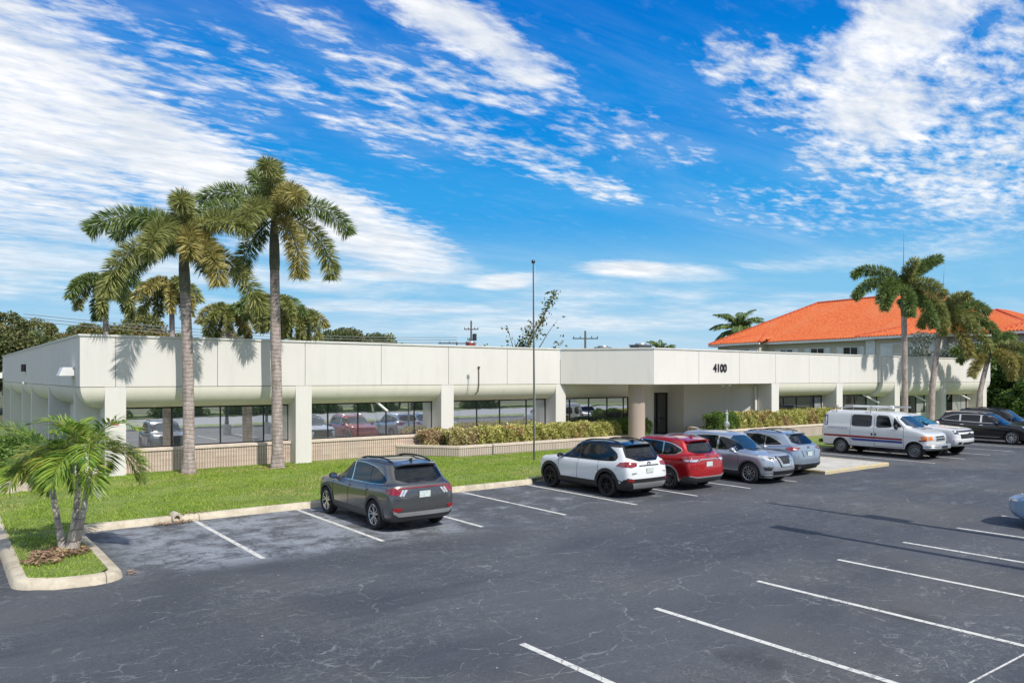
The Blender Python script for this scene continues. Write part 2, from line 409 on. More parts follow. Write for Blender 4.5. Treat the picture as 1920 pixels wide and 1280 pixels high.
# ---------------------------------------------------------------- ground, curbs, markings
GZ = .15                                    # top of the lawn and the curbs
def sheet(name, poly, z, m, kind='structure', label=None):
    mb = MB(); mb.add([(x, y, z) for x, y in poly], [tuple(range(len(poly)))])
    me = mb.mesh(name, m)
    if me.polygons[0].normal.z < 0: me.flip_normals()
    o = link_mesh(name, me); tag(o, label, None, None, kind); return o
M['ground'] = mat('far_ground', (.14, .15, .07), .95, var=.4, vscale=.05)
sheet('ground', [(-900, -900), (900, -900), (900, 1200), (-900, 1200)], -.03, M['ground'])
sheet('parking_lot', [(-45, -11), (110, -11), (110, 24.4), (-45, 24.4)], 0, M['asphalt'])
lawn_poly = [(1.32, 15.75), (1.75, 15.42), (2.35, 15.42), (2.62, 15.85), (2.60, 20.62), (2.8, 20.75), (16.6, 20.75), (17.9, 21.2), (27.0, 21.2), (27.0, 24.0), (28.6, 26.6), (28.4, 29.2), (26.5, 31.3), (4.95, 31.3), (4.95, 70), (1.32, 70)]
def offs(pts, w):
    """open polyline pushed to its left by w"""
    out = []
    for i, p in enumerate(pts):
        a = Vector(pts[max(i-1, 0)]); b = Vector(pts[min(i+1, len(pts)-1)]); d = (b-a).normalized()
        out.append((p[0]-d.y*w, p[1]+d.x*w))
    return out
mb = MB(); mb.add([(x, y, GZ-.005) for x, y in lawn_poly], [tuple(range(len(lawn_poly)))])
o = link_mesh('lawn', mb.mesh('lawn', M['lawn'])); tag(o, None, None, None, 'structure')
if o.data.polygons[0].normal.z < 0: o.data.flip_normals()

def curb(name, pts, w=.16, h=GZ, batter=.05, label=None, closed_end=True):
    """concrete kerb: pts is its road-side foot, the kerb lies to the left of the line"""
    mb = MB(); n = len(pts)
    prof = [(0.0, -.02), (batter*.7, h*.72), (batter+.03, h+.004), (w, h+.008), (w+.02, h-.05)]
    rings = [offs(pts, d) for d, z in prof]
    vs = []; fs = []
    for k, (d, z) in enumerate(prof):
        for i in range(n): vs.append((rings[k][i][0], rings[k][i][1], z))
    for k in range(len(prof)-1):
        for i in range(n-1): fs.append((k*n+i, k*n+i+1, (k+1)*n+i+1, (k+1)*n+i))
    fs.append(tuple(k*n for k in range(len(prof)))); fs.append(tuple(k*n+n-1 for k in range(len(prof)))[::-1])
    mb.add(vs, fs)
    o = link_mesh(name, mb.mesh(name, M['kerb'], True, 60)); tag(o, None, None, None, 'structure'); return o
def arc(cx, cy, r, a0, a1, n=10):
    return [(cx+r*math.cos(R(a0+(a1-a0)*i/n)), cy+r*math.sin(R(a0+(a1-a0)*i/n))) for i in range(n+1)]
def dens(pts, step=1.2):
    out = []
    for a, b in zip(pts[:-1], pts[1:]):
        k = max(1, int(math.dist(a, b)/step))
        for i in range(k): out.append((a[0]+(b[0]-a[0])*i/k, a[1]+(b[1]-a[1])*i/k))
    out.append(pts[-1]); return out
# island nose + left kerb (runs +Y on the drive side) ; the lawn lies to the left of the path direction
isl = [(1.16, 70), (1.16, 24), (1.12, 20), (1.10, 16.3)] + arc(1.62, 16.02, .52, 175, 250, 6) + [(1.7, 15.34), (2.3, 15.24)] + arc(2.38, 15.72, .46, -75, 5, 6) + [(2.84, 17.5), (2.80, 19.9)] + arc(3.25, 20.1, .45, 180, 92, 5)
curb('kerb', dens(isl + [(3.6, 20.55), (16.2, 20.55)] + arc(16.3, 21.05, .5, -90, -20, 5) + [(17.3, 21.0), (27.0, 21.0)], 1.5), w=.24)
# raised concrete walk pad between the stalls with its pale yellow edge
pad = [(27.05, 16.0), (31.8, 16.0), (31.9, 21.0), (33.0, 24.8), (36.2, 24.8), (36.2, 31.7), (27.2, 31.0), (27.2, 27), (27.05, 21.0)]
mb = MB(); mb.prism(pad, -.02, .13); tag(mb.obj('walkway', M['concrete_w']), None, None, None, 'structure')
M['yellowcurb'] = mat('faded_yellow_kerb', (.60, .47, .24), .85, var=.3, vscale=3, col2=(.50, .44, .33), bump=.4, bscale=40)
def plainstrip(name, pts, w, h, m, z0=-.02):
    mb = MB(); L = offs(pts, w); n = len(pts)
    vs = [(p[0], p[1], z0) for p in pts] + [(p[0], p[1], h-.03) for p in pts]
    P2 = offs(pts, .03); vs += [(p[0], p[1], h) for p in P2] + [(p[0], p[1], h) for p in L] + [(p[0], p[1], z0) for p in L]
    fs = [(k*n+i, k*n+i+1, (k+1)*n+i+1, (k+1)*n+i) for k in range(4) for i in range(n-1)]
    fs += [tuple(k*n for k in range(5)), tuple(k*n+n-1 for k in range(5))[::-1]]
    mb.add(vs, fs); return tag(mb.obj(name, m), None, None, None, 'structure')
plainstrip('walkway_kerb', [(27.0, 21), (27.0, 15.92), (31.85, 15.92), (31.95, 21.0)], .16, .14, M['yellowcurb'])
# kerb by the stalls in front of the right wing
curb('kerb', dens([(33.3, 21.0), (48, 21.0), (75, 21.0)], 3), w=.2)
sheet('grass_verge', [(33.4, 21.15), (75, 21.15), (75, 27.3), (36.4, 27.3), (36.4, 24.6), (33.4, 24.6)], GZ, M['lawn'])
sheet('grass_beyond', [(70, 21), (110, 21), (110, 60), (70, 60)], .06, M['lawn'])
# stall lines
lines = []
for x in (5.38, 8.1, 10.82, 13.54, 16.26, 18.97, 21.68, 24.36): lines.append((x, 15.45, x, 20.5))
for x in (34.4, 37.25, 40.1, 42.95, 45.8, 48.65, 51.5): lines.append((x, 15.2, x, 20.9))
for i in range(9): lines.append((6.52+2.71*i, 8.36, 6.60+2.71*i, 2.6))
lines.append((7.5, 4.05, 32, 3.72))
lines.append((27.6, 16.8, 31.2, 20.4)); 
mb = MB()
W = .055
for j, (x0, y0, x1, y1) in enumerate(lines):
    d = Vector((x1-x0, y1-y0)).normalized(); nx, ny = -d.y*W, d.x*W
    z = .004 if j < len(lines)-1 else .136
    if j == len(lines)-2: nx *= .28; ny *= .28; z = .008
    k = 8; vs = []
    for i in range(k+1):
        t_ = i/k; jx = random.uniform(-.004, .004)
        x, y = x0+(x1-x0)*t_, y0+(y1-y0)*t_
        vs += [(x+nx+jx, y+ny, z), (x-nx+jx, y-ny, z)]
    mb.add(vs, [(2*i, 2*i+1, 2*i+3, 2*i+2) for i in range(k)])
me = mb.mesh('stall_lines', M['paint'])
tag(link_mesh('stall_lines', me), None, None, None, 'structure')
mb = MB()
for (x0, y0, x1, y1) in [(27.3, 16.3, 31.5, 16.3), (31.5, 16.3, 31.5, 20.6), (27.3, 16.3, 27.3, 20.6), (27.5, 20.4, 29.3, 16.5), (29.2, 20.4, 31.2, 16.5)]:
    d = Vector((x1-x0, y1-y0)).normalized(); nx, ny = -d.y*.05, d.x*.05
    mb.add([(x0+nx, y0+ny, .134), (x0-nx, y0-ny, .134), (x1-nx, y1-ny, .134), (x1+nx, y1+ny, .134)], [(0, 1, 2, 3)])
tag(link_mesh('walkway_markings', mb.mesh('walkway_markings', M['paint'])), None, None, None, 'structure')

# ---------------------------------------------------------------- grass blades
def inside(px, py, poly):
    c = np.zeros(len(px), bool); n = len(poly); j = n-1
    for i in range(n):
        xi, yi = poly[i]; xj, yj = poly[j]
        cond = ((yi > py) != (yj > py)) & (px < (xj-xi)*(py-yi)/(yj-yi+1e-12)+xi)
        c ^= cond; j = i
    return c
def blades(name, poly, dens_, hmin, hmax, label, z=GZ, wid=.011):
    xs = [p[0] for p in poly]; ys = [p[1] for p in poly]
    n = int((max(xs)-min(xs))*(max(ys)-min(ys))*dens_)
    x = RNG.uniform(min(xs), max(xs), n); y = RNG.uniform(min(ys), max(ys), n)
    k = inside(x, y, poly); patch_ = np.sin(x*.83+1.7*np.sin(y*.61))*np.sin(y*.97+1.3*np.sin(x*.71)); k &= ~((patch_ > .62) & (RNG.uniform(0, 1, n) < .62)); x = x[k]; y = y[k]; n = len(x)
    a = RNG.uniform(0, 2*np.pi, n); h = RNG.uniform(hmin, hmax, n)
    clump = .75 + .35*np.sin(x*3.1+np.sin(y*2.3)*2)*np.sin(y*3.7+np.cos(x*1.9)*2)
    h *= clump
    lx = RNG.normal(0, .5, n)*h; ly = RNG.normal(0, .5, n)*h
    w = wid; b = np.stack([x, y, np.full(n, z-.01)], 1); d = np.stack([np.cos(a)*w, np.sin(a)*w, np.zeros(n)], 1)
    tip = b + np.stack([lx, ly, h], 1)
    v = np.empty((n, 3, 3)); v[:, 0] = b-d; v[:, 1] = b+d; v[:, 2] = tip
    o = link_mesh(name, np_mesh(name, v.reshape(-1, 3), 3, M['blade'])); return tag(o, label, 'grass', None, 'stuff')
blades('grass', [(1.33, 15.85), (1.7, 15.52), (2.32, 15.52), (2.6, 15.9), (2.56, 20.78), (17.0, 20.78), (17.9, 21.35), (27.0, 21.35), (27.0, 24), (28.0, 28.2), (18.7, 28.2), (16.6, 30.4), (4.9, 30.6), (4.05, 31), (4.05, 45), (1.36, 45)], 700, .035, .085, 'short mown green grass on the lawn between kerb and office building')
def leaflitter(name, spots, label):
    vv = []
    for (cx, cy, z, rx, ry, n, s) in spots:
        for _ in range(n):
            a = random.uniform(0, 6.28); q = math.sqrt(random.random())
            c = Vector((cx+rx*q*math.cos(a), cy+ry*q*math.sin(a), z+random.uniform(0, .05)))
            t_ = random.uniform(0, 6.28); L = s*random.uniform(.6, 1.3); w = L*.35
            u = Vector((math.cos(t_), math.sin(t_), random.uniform(-.3, .3)))*L; v = Vector((-math.sin(t_), math.cos(t_), random.uniform(-.3, .3)))*w
            vv += [c-u, c-v*.9, c+u, c+v]
    o = link_mesh(name, np_mesh(name, np.array([tuple(p) for p in vv]), 4, M['fallen'])); return tag(o, label, 'leaves', None, 'stuff')
leaflitter('fallen_leaves', [(2.05, 17.65, GZ+.03, .55, .5, 560, .06), (1.7, 17.1, GZ+.02, .35, .4, 200, .06), (4.9, 20.4, .02, .55, .14, 160, .05), (5.3, 20.75, GZ, .5, .15, 60, .05), (3.0, 15.7, .015, .12, .2, 40, .04), (.85, 18.6, .015, .25, 1.0, 260, .06), (7.5, 29.4, GZ, .7, .4, 120, .05), (10.7, 29.2, GZ, .8, .5, 140, .06), (.7, 15.9, .02, .3, .3, 40, .05)], 'dry red brown fallen leaves and mulch around the small palm and kerbs')
# ---------------------------------------------------------------- the long white office building
OB = empty('office_building', (4.1, 30.2, GZ), 'long low white office building with the number 4100 above its entrance', 'building')
FZ0, FZ1 = 3.33, 5.10
def panelrun(mb, p0, p1, joints, z0=FZ0, z1=FZ1, th=.18, gap=.011):
    """precast panels between joint stations (distances along p0->p1), outer face on the line"""
    p0 = Vector(p0); p1 = Vector(p1); d = (p1-p0).normalized(); nrm = Vector((-d.y, d.x))  # inward = left of direction
    for a, b in zip(joints[:-1], joints[1:]):
        A = p0+d*(a+gap); B = p0+d*(b-gap)
        c = (A+B)/2 + nrm*th/2
        mb.obox((c.x, c.y, (z0+z1)/2), tuple((d*(b-a-2*gap)/2).to_3d()), tuple((nrm*th/2).to_3d()), (0, 0, (z1-z0)/2))
XL, YL = 4.1, 30.2
runs = [((XL, YL), (26.07, YL), [0, 1.12, 4.64, 8.14, 11.62, 15.11, 18.53, 21.97]),
        ((26.07, YL), (28.9, 26.4), None),
        ((28.9, 26.3), (51.24, 26.3), [0, 3.5, 7.0, 10.4, 13.9, 17.3, 22.34]),
        ((51.24, 26.1), (68.8, 26.1), [0, 2.2, 9.27, 16.2, 17.56]),
        ((68.8, 26.1), (68.8, 50), [0, 7, 14, 23.9]),
        ((XL, 66.4), (XL, YL), [0, 8, 15, 22, 29, 35, 36.2])]
mb = MB(); cp = MB()
for a, b, j in runs:
    L = math.dist(a, b)
    if j is None: j = [0, L]
    if a == (26.07, YL): b = (28.9, 26.3); L = math.dist(a, b); j = [0, L]
    panelrun(mb, a, b, j)
    # capping, a little proud
    p0 = Vector(a); p1 = Vector(b); d = (p1-p0).normalized(); nrm = Vector((-d.y, d.x))
    c = (p0+p1)/2 + nrm*.08
    cp.obox((c.x, c.y, FZ1+.035), tuple((d*(L/2+.02)).to_3d()), tuple((nrm*.125).to_3d()), (0, 0, .035))
mb.obj('fascia', M['plaster'], OB, world=True)
cp.obj('parapet_cap', M['cap'], OB, world=True)
b2 = MB()
for a, b, j in runs:
    if a == (26.07, YL): b = (28.9, 26.3)
    p0 = Vector(a); p1 = Vector(b); d = (p1-p0).normalized(); nrm = Vector((-d.y, d.x)); L = math.dist(a, b)
    c = (p0+p1)/2 + nrm*.08
    b2.obox((c.x, c.y, (FZ0+FZ1)/2-.01), tuple((d*(L/2-.1)).to_3d()), tuple((nrm*.05).to_3d()), (0, 0, (FZ1-FZ0)/2-.03))
b2.obj('joint_backing', M['joint'], OB, world=True)
mb = MB(); mb.box(51.10, 51.24, 26.12, 26.45, FZ0, FZ1); mb.obj('fascia_return', M['plaster'], OB, world=True)
# roof deck
mb = MB(); mb.prism([(4.3, 30.4), (26.1, 30.4), (29.0, 26.6), (68.5, 26.6), (68.5, 50), (40, 50), (40, 66.2), (4.3, 66.2)], 4.45, 4.6)
mb.obj('roof', mat('roof_gravel', (.35, .34, .32), .9), OB, world=True)

# rounded soffit beams ("bullnose") under the fascia
def bull(mb, p0, p1, r=.76, z=FZ0-.02, m0=0.0, m1=0.0, n=10, extra=0.0):
    """quarter-round from the fascia foot back and down; m0/m1 mitre slopes at the ends"""
    p0 = Vector(p0); p1 = Vector(p1); d = (p1-p0).normalized(); nrm = Vector((-d.y, d.x)); L = (p1-p0).length
    prof = [(.02 + r-.02 - (r-.02)*math.cos(R(90*i/n)), z - r*math.sin(R(90*i/n))) for i in range(n+1)]
    prof.append((r+.3, z-r)); prof.append((r+.3, z)); 
    vs = []
    for (dd, zz) in prof:
        q0 = p0 + nrm*dd + d*(m0*min(dd, r)); q1 = p1 + nrm*dd - d*(m1*min(dd, r))
        vs += [(q0.x, q0.y, zz), (q1.x, q1.y, zz)]
    k = len(prof)
    fs = [(2*i, 2*i+1, 2*i+3, 2*i+2) for i in range(k-1)] + [(2*k-2, 2*k-1, 1, 0)]
    fs += [tuple(range(0, 2*k, 2)), tuple(range(1, 2*k, 2))[::-1]]
    mb.add(vs, fs)
cols_l = [5.22+6.97*i for i in range(4)]
bays_l = [(XL, cols_l[0]-.34)] + [(cols_l[i]+.34, cols_l[i+1]-.34) for i in range(3)]
for i, (a, b) in enumerate(bays_l):
    mb = MB(); bull(mb, (a, YL), (b, YL), m0=1.0 if i == 0 else 0)
    mb.obj('soffit', M['plaster2'], OB, True, 40, world=True)
# flat soffit under the entrance canopy with a chamfered wedge beyond the last column
mb = MB(); mb.prism([(26.45, 30.15), (29.0, 26.42), (38.9, 26.42), (38.9, 32.6), (26.45, 32.6)], FZ0-.03, FZ0+.06)
mb.obj('soffit', M['plaster2'], OB, world=True)
mb = MB(); bull(mb, (26.45, YL+.08), (31.95, YL+.08)); mb.obj('soffit', M['plaster2'], OB, True, 40, world=True)
cols_r = [39.3, 46.3, 53.4, 60.5, 67.75]
for i in range(4):
    mb = MB(); y = 26.3 if i < 1 else 26.3
    a, b = cols_r[i]+.37, cols_r[i+1]-.37
    if i == 1: bull(mb, (a, 26.3), (51.2, 26.3)); bull(mb, (51.28, 26.1), (b, 26.1), .96)
    else: bull(mb, (a, 26.3 if i < 1 else 26.1), (b, 26.3 if i < 1 else 26.1), .76 if i < 1 else .96)
    mb.obj('soffit', M['plaster2'], OB, True, 40, world=True)
mb = MB(); bull(mb, (68.12, 26.1), (68.8, 26.1), .9, m1=1.0); mb.obj('soffit', M['plaster2'], OB, True, 40, world=True)
# side facade
fins = [31.62, 39.2, 46.6, 51.6, 59.8, 66.2]
ends = [YL]+fins
for a, b in zip(ends[:-1], ends[1:]):
    if b-a < 1.2: a2, b2_ = a, b-.17
    mb = MB(); bull(mb, (XL, b-.17), (XL, a+(.17 if a != YL else 0)), m1=1.0 if a == YL else 0); mb.obj('soffit', M['plaster2'], OB, True, 40, world=True)
for y in fins:
    mb = MB(); mb.box(XL+.015, XL+1.0, y-.165, y+.165, GZ-.1, FZ0-.005); mb.obj('column', M['plaster'], OB, world=True)
for x in cols_l:
    mb = MB(); mb.box(x-.34, x+.34, YL+.012, YL+.95, GZ-.1, FZ0-.005); mb.obj('column', M['plaster'], OB, world=True)
for i, x in enumerate(cols_r):
    mb = MB(); y0 = 26.3 if i < 2 else 26.1
    mb.box(x-.36, x+.36, y0+.012, 27.25, GZ-.1, FZ0-.005); mb.obj('column', M['plaster'], OB, world=True)
# walls
mb = MB()
mb.box(4.9, 5.6, 31.02, 31.3, GZ-.1, 3.4)          # pier at the left corner
mb.box(4.9, 5.1, 31.3, 66.3, GZ-.1, 4.4)           # side wall
mb.box(5.6, 32.0, 31.2, 31.4, 2.55, 4.4)           # head wall above windows
mb.box(4.9, 68.5, 49.8, 50.0, GZ-.1, 4.4); mb.box(68.3, 68.5, 27.3, 49.8, GZ-.1, 4.4)
mb.box(32.0, 34.1, 31.02, 31.3, GZ-.1, 3.32)
mb.box(33.9, 34.1, 31.3, 31.9, GZ-.1, 3.32)
mb.box(34.1, 36.0, 31.5, 31.9, 2.75, 3.32)
# splayed entrance wall
a = Vector((35.97, 30.33)); b = Vector((38.9, 27.4)); d = (b-a).normalized(); nn = Vector((-d.y, d.x)); c = (a+b)/2 + nn*.12
mb.obox((c.x, c.y, 1.7), tuple((d*(b-a).length/2).to_3d()), tuple((nn*.12).to_3d()), (0, 0, 1.62))
mb.box(35.975, 36.12, 30.34, 31.95, GZ-.1, 3.315)   # door reveal
mb.box(39.6, 68.3, 27.32, 27.5, 2.5, 4.4)
for x0, x1 in ((45.85, 46.7), (52.9, 53.8), (60.0, 60.9), (67.3, 68.3)): mb.box(x0, x1, 27.26, 27.5, GZ-.1, 2.6)
mb.box(39.6, 68.3, 27.20, 27.5, GZ-.1, 1.05)
mb.box(38.85, 39.62, 27.28, 27.5, GZ-.1, 3.31)
mb.obj('wall', M['plaster2'], OB, world=True)
# brick plinths below the left windows
for x0, x1 in ((5.56, cols_l[1]-.34), (cols_l[1]+.34, cols_l[2]-.34), (cols_l[2]+.34, cols_l[3]-.34), (cols_l[3]+.34, 32.0)):
    mb = MB(); mb.box(x0+.003, x1-.003, 30.74, 31.2, GZ-.1, .93); w_ = mb.obj('plinth', M['brick'], OB, world=True)
    mb = MB(); mb.box(x0+.003, x1-.003, 30.69, 31.19, .93, 1.03); mb.obj('coping', M['coping'], w_, world=True)
mb = MB(); mb.box(60.9, 67.3, 26.75, 27.19, GZ-.1, .95); w_ = mb.obj('plinth', M['brick'], OB, world=True)
mb = MB(); mb.box(60.9, 67.3, 26.7, 27.19, .95, 1.05); mb.obj('coping', M['coping'], w_, world=True)

def window(x0, x1, z0, z1, y, mulls, glass, fr=.05):
    f = MB(); yo = y-.04; yi = y+.05
    f.box(x0, x1, yo, yi, z1-fr*1.4, z1); f.box(x0, x1, yo, yi, z0, z0+fr)
    for x in [x0+fr/2, x1-fr/2]+list(mulls): f.box(x-fr/2, x+fr/2, yo+.003, yi-.003, z0+fr, z1-fr*1.4)
    w = f.obj('window', M['black'], OB, world=True)
    g = MB()
    xs = [x0]+sorted(mulls)+[x1]
    for a, b in zip(xs[:-1], xs[1:]):
        g.obox(((a+b)/2, y+.012, (z0+z1)/2), ((b-a)/2-.01, -((b-a)/2-.01)*.018, 0), (0, .008, 0), (0, (z1-z0)/2*.0125, (z1-z0)/2-.01))
    g.obj('pane', glass, w, world=True); return w
window(5.6, 11.88, 1.03, 2.56, 31.08, [7.3, 9.1, 10.82], M['mirror'])
window(12.54, 18.85, 1.03, 2.56, 31.08, [13.61, 15.02, 16.41, 17.87], M['mirror'])
window(19.51, 25.8, 1.03, 2.56, 31.08, [20.0, 21.4, 22.8, 24.5], M['mirror'])
window(26.47, 32.0, 1.03, 2.56, 31.08, [27.5, 28.9, 30.3, 31.6], M['mirror'])
for x0, x1, ms in ((39.7, 45.86, [41.6, 43.0, 44.9]), (46.7, 52.9, [48.3, 49.9, 51.4]), (53.8, 60.0, [55.5, 57, 58.6]), (60.9, 67.3, [62.6, 64.6, 66.2])):
    window(x0, x1, 1.03, 2.5, 27.3, ms, M['tint'])
# vertical blinds just inside the right wing windows show as pale panels
for x0, x1 in ((45.0, 45.8), (51.5, 52.8), (58.7, 59.9), (64.7, 67.2)):
    mb = MB(); k = int((x1-x0)/.18)
    for i in range(k): mb.box(x0+i*.18, x0+i*.18+.165, 27.272, 27.288, 1.1, 2.42)
    mb.obj('blind', mat('blind_grey', (.34, .36, .34), .35, spec=.8), OB, world=True)
# door
f = MB()
for x in (34.14, 35.05, 35.93): f.box(x-.035, x+.035, 31.6, 31.72, .15, 2.74)
f.box(34.1, 35.97, 31.6, 31.72, 2.66, 2.745); f.box(34.1, 35.97, 31.61, 31.71, .15, .28); f.box(34.1, 35.97, 31.61, 31.71, 1.15, 1.2)
dr = f.obj('door', M['black'], OB, world=True)
g = MB(); g.box(34.12, 35.95, 31.65, 31.67, .2, 2.7); g.obj('pane', M['tint'], dr, world=True)
h = MB(); h.tube([(35.15, 31.58, .95), (35.15, 31.54, 1.0), (35.15, 31.54, 1.5), (35.15, 31.58, 1.55)], .015); h.obj('handle', M['galv'], dr, world=True)
# round mauve entrance column
mb = MB(); mb.lathe([(0, GZ-.1), (.43, GZ-.1), (.43, FZ0-.035), (0, FZ0-.035)], (29.1, 27.65, 0), n=40)
mb.obj('entrance_column', M['mauve'], OB, True, 50, world=True)
# house number
def text_obj(name, s, size, loc, rot, m, parent=None, ext=.012, sx=1.0, bold=0.0, world=True, align='CENTER'):
    cu = bpy.data.curves.new(name, 'FONT'); cu.body = s; cu.size = size; cu.extrude = ext; cu.align_x = align; cu.offset = bold
    cu.materials.append(m); o = bpy.data.objects.new(name, cu); COL.objects.link(o)
    if parent: o.parent = parent; loc = Vector(loc)-wloc(parent) if world else loc
    o.location = loc; o.rotation_euler = rot; o.scale = (sx, 1, 1); return o
def text(name, *a, **k):
    o = text_obj(name, *a, **k); bpy.context.view_layer.update()
    me = bpy.data.meshes.new_from_object(o.evaluated_get(bpy.context.evaluated_depsgraph_get())); me.name = name
    n = link_mesh(name, me, o.parent); n.location = o.location; n.rotation_euler = o.rotation_euler; n.scale = o.scale
    bpy.data.objects.remove(o); n.name = name; return n
text('house_number', '4100', .60, (34.15, 26.28, 3.98), (R(90), 0, 0), M['black'], OB, .02, .96, .016)
# small fittings
mb = MB(); mb.tube([(15.72, 30.98, 2.70), (16.12, 30.35, 2.16)], .055, 12); mb.lathe([(.075, -.03), (.075, .03)], (15.72, 30.98, 2.70), n=12)
mb.obj('drain_spout', M['white'], OB, True, world=True)
for x, y in ((50.6, 27.1), (57.4, 27.1), (64.9, 27.1)):
    mb = MB(); mb.tube([(x, y, 2.52), (x+.9, y-.65, 1.95)], .06, 10); mb.obj('drain_spout', M['white'], OB, True, world=True)
mb = MB(); mb.tube([(20.9, 30.17, 4.15), (20.9, 30.165, 3.3), (20.88, 30.2, 3.0), (20.8, 30.32, 2.86)], .028, 8); mb.lathe([(0, .05), (.055, .04), (.06, -.03), (.03, -.08)], (20.9, 30.16, 4.15), n=10)
mb.obj('conduit', mat('conduit_brown', (.16, .13, .10), .6), OB, True, world=True)
mb = MB(); mb.tube([(38.55, 27.52, 3.25), (38.72, 27.4, 3.2), (38.78, 27.3, 3.05), (38.78, 27.3, 1.0)], .07, 12); mb.obj('downpipe', M['plaster'], OB, True, world=True)
mb = MB(); mb.add([(3.72, 31.3, 4.02), (4.09, 31.3, 4.02), (4.09, 31.3, 3.72), (3.60, 31.3, 3.72), (3.72, 32.1, 4.02), (4.09, 32.1, 4.02), (4.09, 32.1, 3.72), (3.60, 32.1, 3.72)], [(0,1,2,3), (4,5,6,7), (0,1,5,4), (1,2,6,5), (2,3,7,6), (3,0,4,7)])
mb.obj('wall_light', M['white'], OB, world=True)
mb = MB(); mb.box(3.72, 4.09, 65.3, 66.0, 3.55, 3.95); mb.obj('wall_light', M['white'], OB, world=True)
mb = MB(); mb.box(3.9, 4.09, 49.2, 49.6, 3.95, 4.35); mb.obj('wall_light', M['black'], OB, world=True)
mb = MB(); mb.box(3.95, 4.09, 49.3, 49.8, 3.28, 3.40); mb.obj('security_camera', M['white'], OB, world=True)
mb = MB()
for x in (35.0, 35.6): mb.lathe([(0, 0), (.07, -.02), (.085, -.09), (.05, -.14), (0, -.15)], (x, 26.75, FZ0-.03), n=12)
mb.obj('ceiling_spotlight', M['white'], OB, True, world=True)
mb = MB(); mb.box(5.06, 5.30, 30.195, 30.21, 1.97, 2.08)
s_ = mb.obj('wall_sign', mat('red_sign', (.62, .06, .05), .5), OB, world=True); s_['label'] = 'small red sign on the corner column'
# rooftop units (stand on the roof: things of their own)
def roofunit(x0, x1, y0, y1, z0, z1, label, red=False):
    o = empty('rooftop_unit', ((x0+x1)/2, (y0+y1)/2, z0), label, 'air conditioner', group='machines on the office roof')
    mb = MB(); mb.box(x0, x1, y0, y1, z0, z1-.12); mb.box(x0-.05, x1+.05, y0-.05, y1+.05, z1-.12, z1-.04)
    mb.obj('casing', mat('unit_red', (.35, .09, .07), .6) if red else mat('unit_grey', (.13, .14, .145), .5, .3), o, world=True)
    g = MB()
    for i in range(9): g.box(x0+.1, x1-.1, y0-.02, y0, z0+.15+i*(z1-z0-.35)/9, z0+.15+(i+.45)*(z1-z0-.35)/9)
    g.obj('grille', M['darkmetal'], o, world=True)
    f = MB(); f.lathe([(.0, .06), (.36, .06), (.4, -.04), (.4, -.1)], ((x0+x1)/2, (y0+y1)/2, z1), n=20); f.obj('fan_cowl', M['galv'], o, True, world=True)
roofunit(36.4, 37.6, 34.4, 35.2, 4.6, 5.83, 'dark louvred air conditioning unit, the taller one on the flat roof behind the number 4100')
roofunit(38.0, 39.0, 39.6, 40.2, 4.6, 5.87, 'low dark air conditioning unit on the roof above the entrance chamfer')
roofunit(39.0, 39.7, 57.8, 58.4, 4.6, 6.85, 'small red box unit at the foot of the utility mast on the roof line', True)

# ---------------------------------------------------------------- planters and their hedges
def planter(name, pts, closedback, h, label, w=.3):
    o = empty(name, (pts[0][0], pts[0][1], GZ), label, 'planter')
    mb = MB(); cpm = MB(); L = offs(pts, w); n = len(pts)
    Lo = offs(pts, -.03); Li = offs(pts, w+.02)
    def wall(m_, A, B, z0, z1):
        vs = [(p[0], p[1], z0) for p in A]+[(p[0], p[1], z1) for p in A]+[(p[0], p[1], z1) for p in B]+[(p[0], p[1], z0) for p in B]
        fs = [(k*n+i, k*n+i+1, ((k+1) % 4)*n+i+1, ((k+1) % 4)*n+i) for k in range(4) for i in range(n-1)]
        fs += [tuple(k*n for k in range(4)), tuple(k*n+n-1 for k in range(4))[::-1]]
        m_.add(vs, fs)
    wall(mb, pts, L, GZ-.1, h-.09); wall(cpm, Lo, Li, h-.09, h)
    mb.obj('planter_wall', M['brick2'], o, world=True); cpm.obj('coping', M['coping'], o, world=True)
    s = MB(); poly = [(p[0], p[1]) for p in offs(pts, w*.5)]+closedback
    s.add([(x, y, h-.14) for x, y in poly], [tuple(range(len(poly)))]); s.obj('soil', M['soil'], o, world=True)
    return o
pl1 = [(16.75, 30.72), (18.6, 28.35), (29.9, 28.35), (31.3, 29.6)]
planter('planter', pl1, [(31.4, 30.7), (17, 30.7)], .62, 'low ribbed block planter in front of the left windows up to the round entrance column')
pl2 = [(34.6, 28.9), (33.0, 25.6), (46.0, 25.55), (47.5, 26.6)]
planter('planter', pl2, [(47.5, 27.15), (39, 27.15), (35.9, 30.2)], .86, 'ribbed block planter right of the entrance, behind the silver cars')

